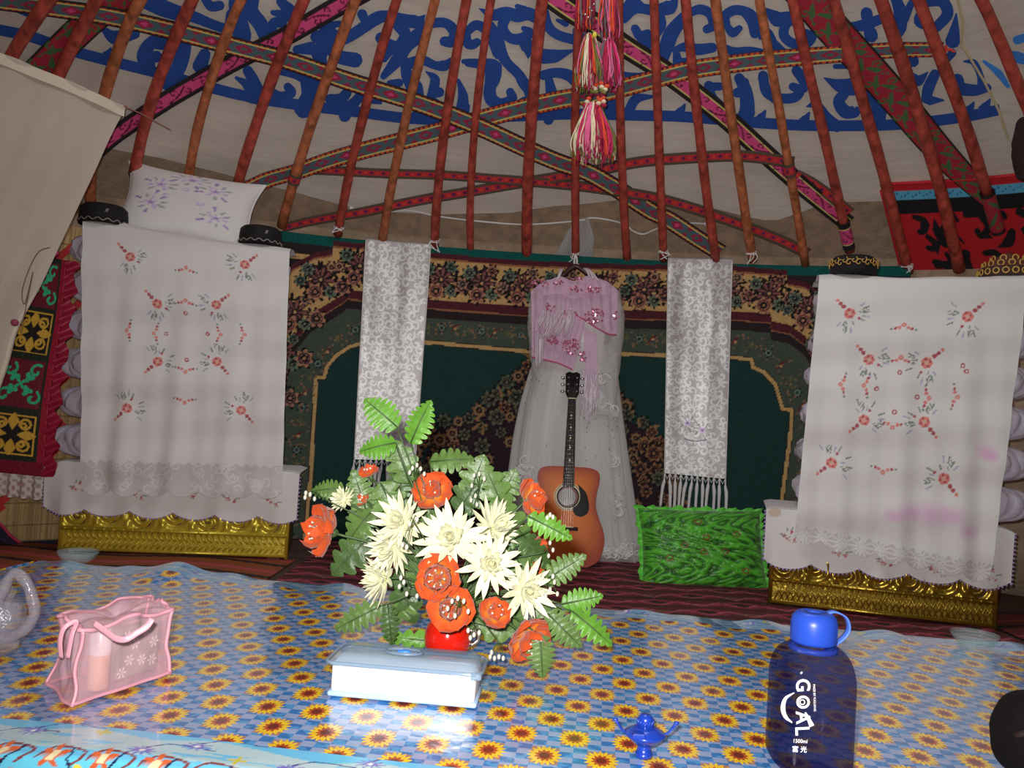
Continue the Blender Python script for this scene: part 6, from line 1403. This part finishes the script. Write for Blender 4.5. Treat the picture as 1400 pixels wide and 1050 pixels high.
spray([(748, 800), (742, 790), (758, 796), (752, 806), (762, 812), (756, 788), (746, 815)], -.08, 'white bud spray beside the lowest right chrysanthemum')
spray([(740, 715), (752, 704), (756, 707), (748, 708)], -.08, 'white bud spray in front of the guitar pickguard')
spray([(745, 755), (752, 742), (756, 752), (750, 760)], -.02, 'white bud spray at the guitar base')
spray([(565, 712), (570, 710), (560, 716), (556, 748), (550, 745)], -.17, 'tiny white bud spray between the two biggest chrysanthemums')

# =================================================================== THINGS ON THE TABLE
# white food container
A_ = on_table(446, 952, ZTB+.004); B_ = on_table(651, 970, ZTB+.004); cw = float(np.linalg.norm(B_-A_)); ex = (B_-A_)/cw; ey = np.array([-ex[1], ex[0], 0]); cdp = .092
CM = Matrix(((ex[0], ey[0], 0, A_[0]), (ex[1], ey[1], 0, A_[1]), (0, 0, 1, A_[2]), (0, 0, 0, 1)))
ct = thing('food_container', 'white rectangular plastic food container with a clear grey lid in front of the vase', 'container', mat=CM)
M_cw = P('white_plastic', (.82, .83, .86), .25, coat=.4); M_cb = P('pale_blue_plastic', S(176, 206, 240, 1.0), .3, coat=.3); M_lid = P('clear_grey_lid', S(150, 170, 190, .9), .08, trans=(.42, (.86, .92, .97)), coat=.6); M_btn = P('blue_button', S(60, 130, 220, 1.0), .3)
O('container_body', rbox(.004, cw-.004, .004, cdp-.004, .006, .056, .007, 3), M_cw, ct, True)
O('base_rim', rbox(0, cw, 0, cdp, 0, .009, .004, 2), M_cb, ct, True)
def rrect(x0, x1, y0, y1, r, n_=6):
    return np.array([(cx_+r*math.cos(a), cy_+r*math.sin(a)) for cx_, cy_, a0 in ((x1-r, y1-r, 0), (x0+r, y1-r, 90), (x0+r, y0+r, 180), (x1-r, y0+r, 270)) for a in np.radians(np.linspace(a0, a0+90, n_))])
lv = []
for ins, z in ((-.004, .052), (-.004, .057), (.002, .059), (.004, .064), (.010, .0685), (.016, .070)):
    q = rrect(ins, cw-ins, ins, cdp-ins, max(.006, .016-ins*.3)); lv.append(np.column_stack([q, np.full(len(q), z)]))
lv = np.array(lv); V = lv.reshape(-1, 3); nn = lv.shape[1]
O('lid', (V, gridfaces(nn, len(lv), True).tolist()+[tuple(range((len(lv)-1)*nn, len(lv)*nn))]), M_lid, ct, True)
q = rrect(-.005, cw+.005, -.005, cdp+.005, .018); O('lid_rim', tube(np.column_stack([np.vstack([q, q[:1]]), np.full(len(q)+1, .056)]), .0035, 6, False), M_lid, ct, True)
bx_ = cw*.47; by_ = cdp*.45
an = np.linspace(0, 2*math.pi, 33); O('button_surround', join(tube(np.stack([bx_+.030*np.cos(an), by_+.017*np.sin(an), np.full(33, .0705)], -1), .002, 6, False), tube(np.stack([bx_+.022*np.cos(an), by_+.012*np.sin(an), np.full(33, .071)], -1), .0012, 6, False)), P('grey_button_rim', S(110, 130, 150, 1.0), .3), ct, True)
O('blue_button', sphere((bx_, by_, .071), (.012, .007, .003), 18, 8), M_btn, ct, True)
O('lid_clip', rbox(cw-.012, cw+.006, -.008, .0, .047, .058, .003), M_lid, ct, True)

# blue drinking bottle
bb_ = on_table(1104, 1046, ZTB+.004); rb_ = 52.5*bb_[1]/FPX; kpx = bb_[1]/FPX
M_bot = P('blue_tinted_plastic', S(14, 16, 70, 1.0), .05, trans=(.16, (.52, .52, .70)), coat=.3); M_capb = P('blue_cap_plastic', S(44, 84, 205, 1.5), .35, spec=.3); M_strap = P('pale_blue_strap', S(80, 120, 220, .9), .35, trans=(.8, (.6, .7, 1))); M_print = P('white_print', (.86, .86, .86), .5)
bo = thing('water_bottle', 'large blue see-through drinking bottle with white lettering at the right front of the table', 'bottle', bb_)
Hb = 205*kpx; n_ = 3.2
prof = [(0, 0), (.72, 0), (.82, .010), (.96, .045), (1.0, .09), (1.0, .30), (1.0, .56), (.985, .62), (.94, .68), (.85, .73), (.72, .765), (.60, .785), (.55, .80), (.55, .825)]
ring_ = []
for r_, z_ in prof: ring_.append((max(r_*rb_, .0005), z_*Hb))
pd = cr(np.array(ring_), 3)
def bot_n(z): return np.interp(z/Hb, [0, .05, .58, .68, .79, 1], [3.0, 3.6, 3.6, 3.0, 2.1, 2])
rowsb = []; an = np.linspace(0, 2*math.pi, 64, endpoint=False)
for r_, z_ in pd:
    e = bot_n(z_); ca, sa = np.cos(an), np.sin(an); den = (np.abs(ca)**e+np.abs(sa)**e)**(1/e); a2 = R(-6); xx, yy = r_*ca/den, r_*sa/den
    rowsb.append(np.stack([bb_[0]+xx*math.cos(a2)-yy*math.sin(a2), bb_[1]+xx*math.sin(a2)+yy*math.cos(a2), np.full(64, bb_[2]+z_)], -1))
G('bottle_body', np.array(rowsb), M_bot, bo, closed=True)
rc = 30.5*kpx; zc0 = Hb*.80
O('bottle_cap', lathe([(0, zc0+.046), (rc*.30, zc0+.046), (rc*.32, zc0+.043), (rc*.42, zc0+.043), (rc*.46, zc0+.045), (rc*.75, zc0+.043), (rc*.93, zc0+.037), (rc, zc0+.028), (rc*1.0, zc0+.004), (rc*.96, zc0), (0, zc0)], 40, bb_), M_capb, bo, True)
O('neck_ring', lathe([(rc*.92, zc0-.012), (rc*1.05, zc0-.011), (rc*1.06, zc0-.005), (rc*.92, zc0-.004)], 40, bb_), M_strap, bo, True)
sp_ = cr(at(np.array([1126., 1140, 1155, 1160, 1156, 1140, 1120]), np.array([840., 836, 843, 856, 868, 881, 886]), bb_[1]), 6); sp_[:, 1] = np.interp(np.arange(len(sp_)), [0, 8, len(sp_)-8, len(sp_)-1], [bb_[1]-.0, bb_[1], bb_[1], bb_[1]-.02])
kk = np.linspace(-1, 1, 4)[:, None, None]; o = G('cap_strap', sp_[None]+np.array([0, .007, 0])*kk, M_strap, bo); sd = o.modifiers.new('thickness', 'SOLIDIFY'); sd.thickness = .002; sd.offset = 0
# lettering on the bottle's front
def text_mesh(body, size, bold=0.0, font_scale=(1, 1)):
    cu = bpy.data.curves.new('lettering', 'FONT'); cu.body = body; cu.size = size; cu.align_x = 'CENTER'; cu.align_y = 'CENTER'; cu.offset = bold; cu.extrude = 0; cu.resolution_u = 4
    o = bpy.data.objects.new('lettering', cu); COL.objects.link(o); dg = bpy.context.evaluated_depsgraph_get(); dg.update(); me = bpy.data.meshes.new_from_object(o.evaluated_get(dg)); v = np.array([a.co[:2] for a in me.vertices]).reshape(-1, 2); f = [tuple(p.vertices) for p in me.polygons]
    bpy.data.objects.remove(o); bpy.data.meshes.remove(me); return v, f
def on_bottle(xy, px, py, ang, sx, sy, name):
    """flat lettering (x right, y up, in photo pixels) turned and wrapped on to the front of the bottle"""
    v, f = xy; c_, s__ = math.cos(ang), math.sin(ang); q = np.stack([px+(v[:, 0]*sx*c_-v[:, 1]*sy*s__), py-(v[:, 0]*sx*s__+v[:, 1]*sy*c_)], -1)
    d_ = rays(q[:, 0], q[:, 1]); lo = np.full(len(q), bb_[1]-rb_*1.6); hi = np.full(len(q), bb_[1]*1.0); a2 = R(-6)
    for _ in range(40):
        mi = (lo+hi)/2; P_ = CAM+d_*(mi/d_[:, 1])[:, None]; X_, Y_ = P_[:, 0]-bb_[0], P_[:, 1]-bb_[1]; u_, w_ = X_*math.cos(a2)+Y_*math.sin(a2), -X_*math.sin(a2)+Y_*math.cos(a2)
        F_ = (np.abs(u_)/(rb_*1.005))**3.6+(np.abs(w_)/(rb_*1.005))**3.6-1; lo = np.where(F_ > 0, mi, lo); hi = np.where(F_ > 0, hi, mi)
    P_ = CAM+d_*((lo-.001)/d_[:, 1])[:, None]
    O(name, (P_, f), M_print, bo)
for ch, py, px, sz in (('G', 937, 1097, 27), ('O', 960, 1097, 25), ('A', 981, 1097, 27), ('L', 999, 1096, 27)):
    on_bottle(text_mesh(ch, sz, .5), px, py, R(-87), .92, 1.0, 'letter_'+ch.lower())
on_bottle(text_mesh('1500ml', 7.4, .02), 1094, 1013.5, R(-3), .92, 1, 'volume_lettering'); on_bottle(text_mesh('富 光', 9.0, .15), 1093, 1025, R(-3), 1, 1, 'maker_lettering')
on_bottle(text_mesh('MADE BY FUGUANG', 4.4, 0), 1113.5, 954, R(-88), .92, 1, 'small_lettering')
def swoosh(pts, w, name):
    C = cr(np.array(pts, float), 8); ww = np.interp(np.linspace(0, 1, len(C)), np.linspace(0, 1, len(w)), w); T = np.gradient(C, axis=0); T /= np.linalg.norm(T, axis=1, keepdims=True); N = np.stack([-T[:, 1], T[:, 0]], -1)
    v = np.stack([C+N*ww[:, None]/2, C-N*ww[:, None]/2], 1).reshape(-1, 2); v = v*[1, -1]; on_bottle((v, gridfaces(2, len(C)).tolist()), 0, 0, 0, 1, 1, name)
swoosh([(1086, 947), (1074, 955), (1070.5, 968), (1074, 980), (1083, 988)], [1, 4.5, 6.5, 5, 1.5], 'crescent_mark'); swoosh([(1101, 974), (1106, 984), (1110, 993)], [2, 5, 7], 'crescent_tail')
an = np.linspace(0, 2*math.pi, 22); swoosh(np.stack([1097+3.2*np.cos(an), 960+3.2*np.sin(an)], -1), [1.4, 1.4], 'ring_mark')

# small blue plastic pourer
sb = on_table(880, 1034, ZTB+.003); kb_ = sb[1]/FPX; M_bp = P('shiny_blue_plastic', S(26, 66, 185, 1.5), .25, coat=.3)
po = thing('plastic_stopper', 'small blue plastic stopper with a knob and two curved arms on the sunflower cloth', 'stopper', sb)
O('stopper_foot', lathe([(0, 0), (.0125, 0), (.0125, .006), (.0105, .007), (.0095, .016), (.011, .018), (0, .018)], 24, sb), M_bp, po, True)
O('stopper_bowl', lathe([(.009, .016), (.016, .019), (.026, .028), (.030, .0325), (.029, .034), (.020, .039), (.012, .043), (0, .043)], 32, sb), M_bp, po, True)
O('stopper_knob', join(lathe([(.010, .042), (.0115, .046), (.0115, .054), (.008, .059), (0, .060)], 20, sb), *[tube([sb+[.0115*math.cos(a), .0115*math.sin(a), .045], sb+[.0115*math.cos(a), .0115*math.sin(a), .053]], .0011, 4) for a in np.linspace(0, 6.28, 16, endpoint=False)]), M_bp, po, True)
O('hinge_clip', rbox(sb[0]-.022, sb[0]-.004, sb[1]-.030, sb[1]-.012, sb[2]+.034, sb[2]+.041, .002), M_bp, po)
for sx in (-1, 1):
    O('stopper_arm', tube(cr(sb+np.array([[sx*.027, 0, .032], [sx*.034, -.002, .037], [sx*.040, -.004, .046], [sx*.043, -.004, .050]]), 5), [.0018]*10+[.0022]*6, 7), M_bp, po, True)
    O('arm_tip', sphere(sb+[sx*.044, -.004, .051], (.004, .003, .003), 8, 6), M_bp, po, True)

# glass dishes
M_glass = P('thin_clear_glass', (.75, .85, .86), .05, trans=(.10, (.93, .98, .98)), coat=.5)
def dish(px, py, wpx, label):
    c = on_table(px, py, ZTB+.004); r = wpx/2*c[1]/FPX
    t = thing('glass_dish', label, 'dish', c)
    O('dish_bowl', lathe([(0, .002), (r*.55, .002), (r*.75, .008), (r*.95, .024), (r, .030), (r*.97, .030), (r*.90, .022), (r*.7, .011), (0, .006)], 36, c), M_glass, t, True)
    O('dish_foot', lathe([(r*.45, 0), (r*.55, -.001), (r*.6, .005), (r*.5, .006)], 30, c), M_glass, t, True)
    for k in range(3): O('dish_rib', tube([c+np.array([r*(.75+.08*k)*math.cos(a), r*(.75+.08*k)*math.sin(a), .010+.0065*k]) for a in np.linspace(0, 6.28, 33)], .0012, 5, False), M_glass, t, True)
    return c
dish(106, 768, 54, 'clear glass dish on the far left corner of the table'); dish(1332, 883, 62, 'clear glass dish on the far right of the table')

# pink organza bag with things inside
a0 = on_table(97, 967, ZTB+.005); b0 = on_table(66, 936, ZTB+.005); c0 = on_table(236, 921, ZTB+.005); d0 = b0+(c0-a0)
M_orgz = P('pink_organza', S(242, 196, 208, 1.0), .35, var=.08, vscale=30, trans=(.40, (1, .92, .94)), coat=.3, bump=.4, bscale=25); M_tape = P('pink_satin_tape', S(240, 170, 186, 1.15), .4)
bg = thing('organza_bag', 'pink see-through organza bag with ribbon handles at the left front of the table', 'bag', a0)
Hg_ = 99*a0[1]/FPX; cors = [a0, c0, d0, b0]; cen = (a0+c0+b0+d0)/4
rowsg = []; nside = 26
for f in np.linspace(0, 1, 22):
    row = []
    for i in range(4):
        p, q = cors[i], cors[(i+1) % 4]
        for k in range(nside):
            u = k/nside; s3 = p+(q-p)*u; out = (s3-cen); bulge = math.sin(u*math.pi)
            pin = 1-.10*math.sin(f*math.pi)*(1-bulge)-.08*f
            pp = cen+out*pin*(1+.03*math.sin(k*1.1+i*2+f*5)*f); pp = pp.copy(); pp[2] = a0[2]+Hg_*(f*(1-.06*bulge*math.sin(u*9+i)*f)); row.append(pp)
    rowsg.append(row)
rowsg = np.array(rowsg); rowsg[..., :2] += (.006*vnoise(rowsg*1.0, 26))[..., None]; rowsg[0, :, 2] = a0[2]
G('bag_sides', rowsg, M_orgz, bg, closed=True)
tpr = rowsg[-1]; tc_ = tpr.mean(0); kk = np.linspace(1, 0, 7)[:, None, None]; G('bag_top', tc_+(tpr-tc_)[None]*kk+np.array([0, 0, .010])*np.sin(kk*3.1)+np.array([0, 0, -.014])*(1-kk), M_orgz, bg, closed=True)
G('bag_bottom', cen+(rowsg[0]-cen)[None]*kk*np.array([1, 1, 0])+np.array([0, 0, 1.])*0+np.array([0, 0, 0]), M_orgz, bg, closed=True)
O('top_binding', tube(np.vstack([tpr, tpr[:1]]), .0035, 6, False), M_tape, bg, True)
for i in range(4): O('corner_binding', tube(rowsg[:, i*nside], .0032, 6), M_tape, bg, True)
O('bottom_binding', tube(np.vstack([rowsg[0], rowsg[0][:1]])+[0, 0, .003], .003, 6, False), M_tape, bg, True)
def ribb(name, pts, Yv, w_):
    C = cr(at(np.array([p[0] for p in pts], float), np.array([p[1] for p in pts], float), np.array(Yv)), 8); T = np.gradient(C, axis=0); T /= np.linalg.norm(T, axis=1, keepdims=True); Bn = np.cross(T, [0, 1, 0]); Bn /= np.linalg.norm(Bn, axis=1, keepdims=True)
    k = np.linspace(-1, 1, 4)[:, None, None]; o = G(name, C[None]+Bn[None]*k*w_/2, M_tape, bg); sd = o.modifiers.new('thickness', 'SOLIDIFY'); sd.thickness = .0012
yf = a0[1]-.015
ribb('ribbon_handle', [(128, 852), (142, 862), (158, 873), (172, 874), (186, 866), (200, 857), (208, 846)], [yf, yf-.004, yf-.01, yf-.01, yf-.002, yf+.005, yf+.01], .009)
ribb('ribbon_handle', [(83, 900), (82, 876), (88, 858), (104, 850), (98, 868), (92, 900)], [yf+.03, yf+.02, yf+.02, yf+.03, yf+.02, yf+.02], .007)
# contents of the bag
tube_c = a0+(c0-a0)*.30+(b0-a0)*.30+np.array([0, 0, .002])
tt_ = thing('lotion_tube', 'white tube with a peach lower half standing inside the pink organza bag', 'tube', tube_c); rr_ = .0165
O('tube_body', lathe([(rr_, .055), (rr_*1.02, .088), (rr_*.7, .096), (0, .097)], 24, tube_c), P('white_tube', (.85, .85, .84), .3), tt_, True)
O('tube_cap', lathe([(0, 0), (rr_*.95, 0), (rr_, .004), (rr_, .055)], 24, tube_c), P('peach_cap', S(236, 196, 160, 1.1), .35), tt_, True)
pk = a0+(c0-a0)*.68+(b0-a0)*.42+np.array([0, 0, .002]); pM = Matrix.Translation(pk)@Matrix.Rotation(math.atan2(c0[1]-a0[1], c0[0]-a0[0]), 4, 'Z')
pkt = thing('printed_packet', 'grey-green packet printed with white flowers inside the pink organza bag', 'packet', mat=pM)
O('packet_body', rbox(-.043, .043, -.012, .012, 0, .084, .004), P('grey_green_paper', S(150, 160, 144, 1.2), .5), pkt)
fl_ = []
for x, z in ((-.028, .07), (-.01, .055), (.012, .072), (.03, .05), (-.02, .03), (.006, .025), (.028, .02), (-.034, .012)):
    for k in range(6):
        a = k*1.047; q = np.array([(x, -.0128, z), (x+.008*math.cos(a-.3), -.0128, z+.008*math.sin(a-.3)), (x+.0105*math.cos(a), -.0128, z+.0105*math.sin(a)), (x+.008*math.cos(a+.3), -.0128, z+.008*math.sin(a+.3))]); fl_.append((q, [(0, 1, 2, 3)]))
O('white_flower_print', join(*fl_), P('packet_print', (.85, .85, .82), .6), pkt)

# clear crumpled carrier bag at the left edge
cbp = on_table(0, 905, ZTB+.005); kq = cbp[1]/FPX
cbx = cbp+np.array([-.055, .03, 0])
M_poly = P('crumpled_clear_polythene', S(190, 184, 196, 1.2), .2, trans=(.34, (.96, .95, .98)), coat=.4, bump=.8, bscale=40)
cg_ = thing('plastic_bag', 'crumpled clear plastic carrier bag with a looped handle at the left edge', 'bag', cbx)
V, F_ = sphere((0, 0, 0), 1, 40, 28); V = np.array(V); nz = vnoise(V, 2.1, 4)+.5*vnoise(V, 5, 1); V = V*(1+.16*nz)[:, None]*[.075, .055, .062]; V[:, 2] = np.maximum(V[:, 2]+.055, .002)
O('bag_body', (V+cbx, F_), M_poly, cg_, True)
hp_ = cr(at(np.array([-14., 0, 14, 26, 38, 46, 46, 36, 20, 0]), np.array([852., 815, 788, 786, 800, 826, 842, 858, 868, 876]), cbx[1]-.02), 8)
Vh, Fh = tube(hp_, .010, 10); Vh = np.array(Vh)*np.array([1, 1, 1])+.0022*np.stack([vnoise(np.array(Vh), 60), vnoise(np.array(Vh), 50, 3), vnoise(np.array(Vh), 55, 7)], -1); O('bag_handle', (Vh, Fh), M_poly, cg_, True)
sheet = at(np.array([[2., 10, 18, 24], [0, 8, 16, 22], [-4, 4, 12, 20], [-8, 0, 8, 18]]), np.array([[800., 794, 796, 806], [820, 812, 814, 820], [840, 834, 836, 834], [862, 856, 850, 842]]), cbx[1]); sheet[..., 1] += np.array([[.0, .01, -.01, .0], [.01, -.01, .01, -.01], [-.01, .01, 0, .01], [0, 0, .01, 0]]); G('bag_fold', sheet, M_poly, cg_)

# dark rounded bag at the lower right corner
dkc = on_table(1436, 1072, ZTB+.004)
dkb = thing('dark_bag', 'dark rounded bag cut off by the lower right corner of the photo', 'bag', dkc)
V, F_ = sphere((0, 0, 0), 1, 32, 22); V = np.array(V); V = np.sign(V)*np.abs(V)**.85; V *= (1+.05*vnoise(V, 2, 3))[:, None]; V = V*[.078, .07, .065]; V[:, 2] = np.maximum(V[:, 2]+.062, 0)
O('bag_body', (V+dkc, F_), P('dark_brown_leather', S(22, 15, 17, 2.0), .85, spec=.2, bump=.4, bscale=60), dkb, True)
O('bag_seam', tube(cr(dkc+np.array([[-.07, -.03, .075], [-.04, -.062, .10], [0, -.068, .105], [.05, -.055, .095]]), 6), .005, 6), P('pouch_piping', S(40, 26, 26, .9), .5), dkb, True)
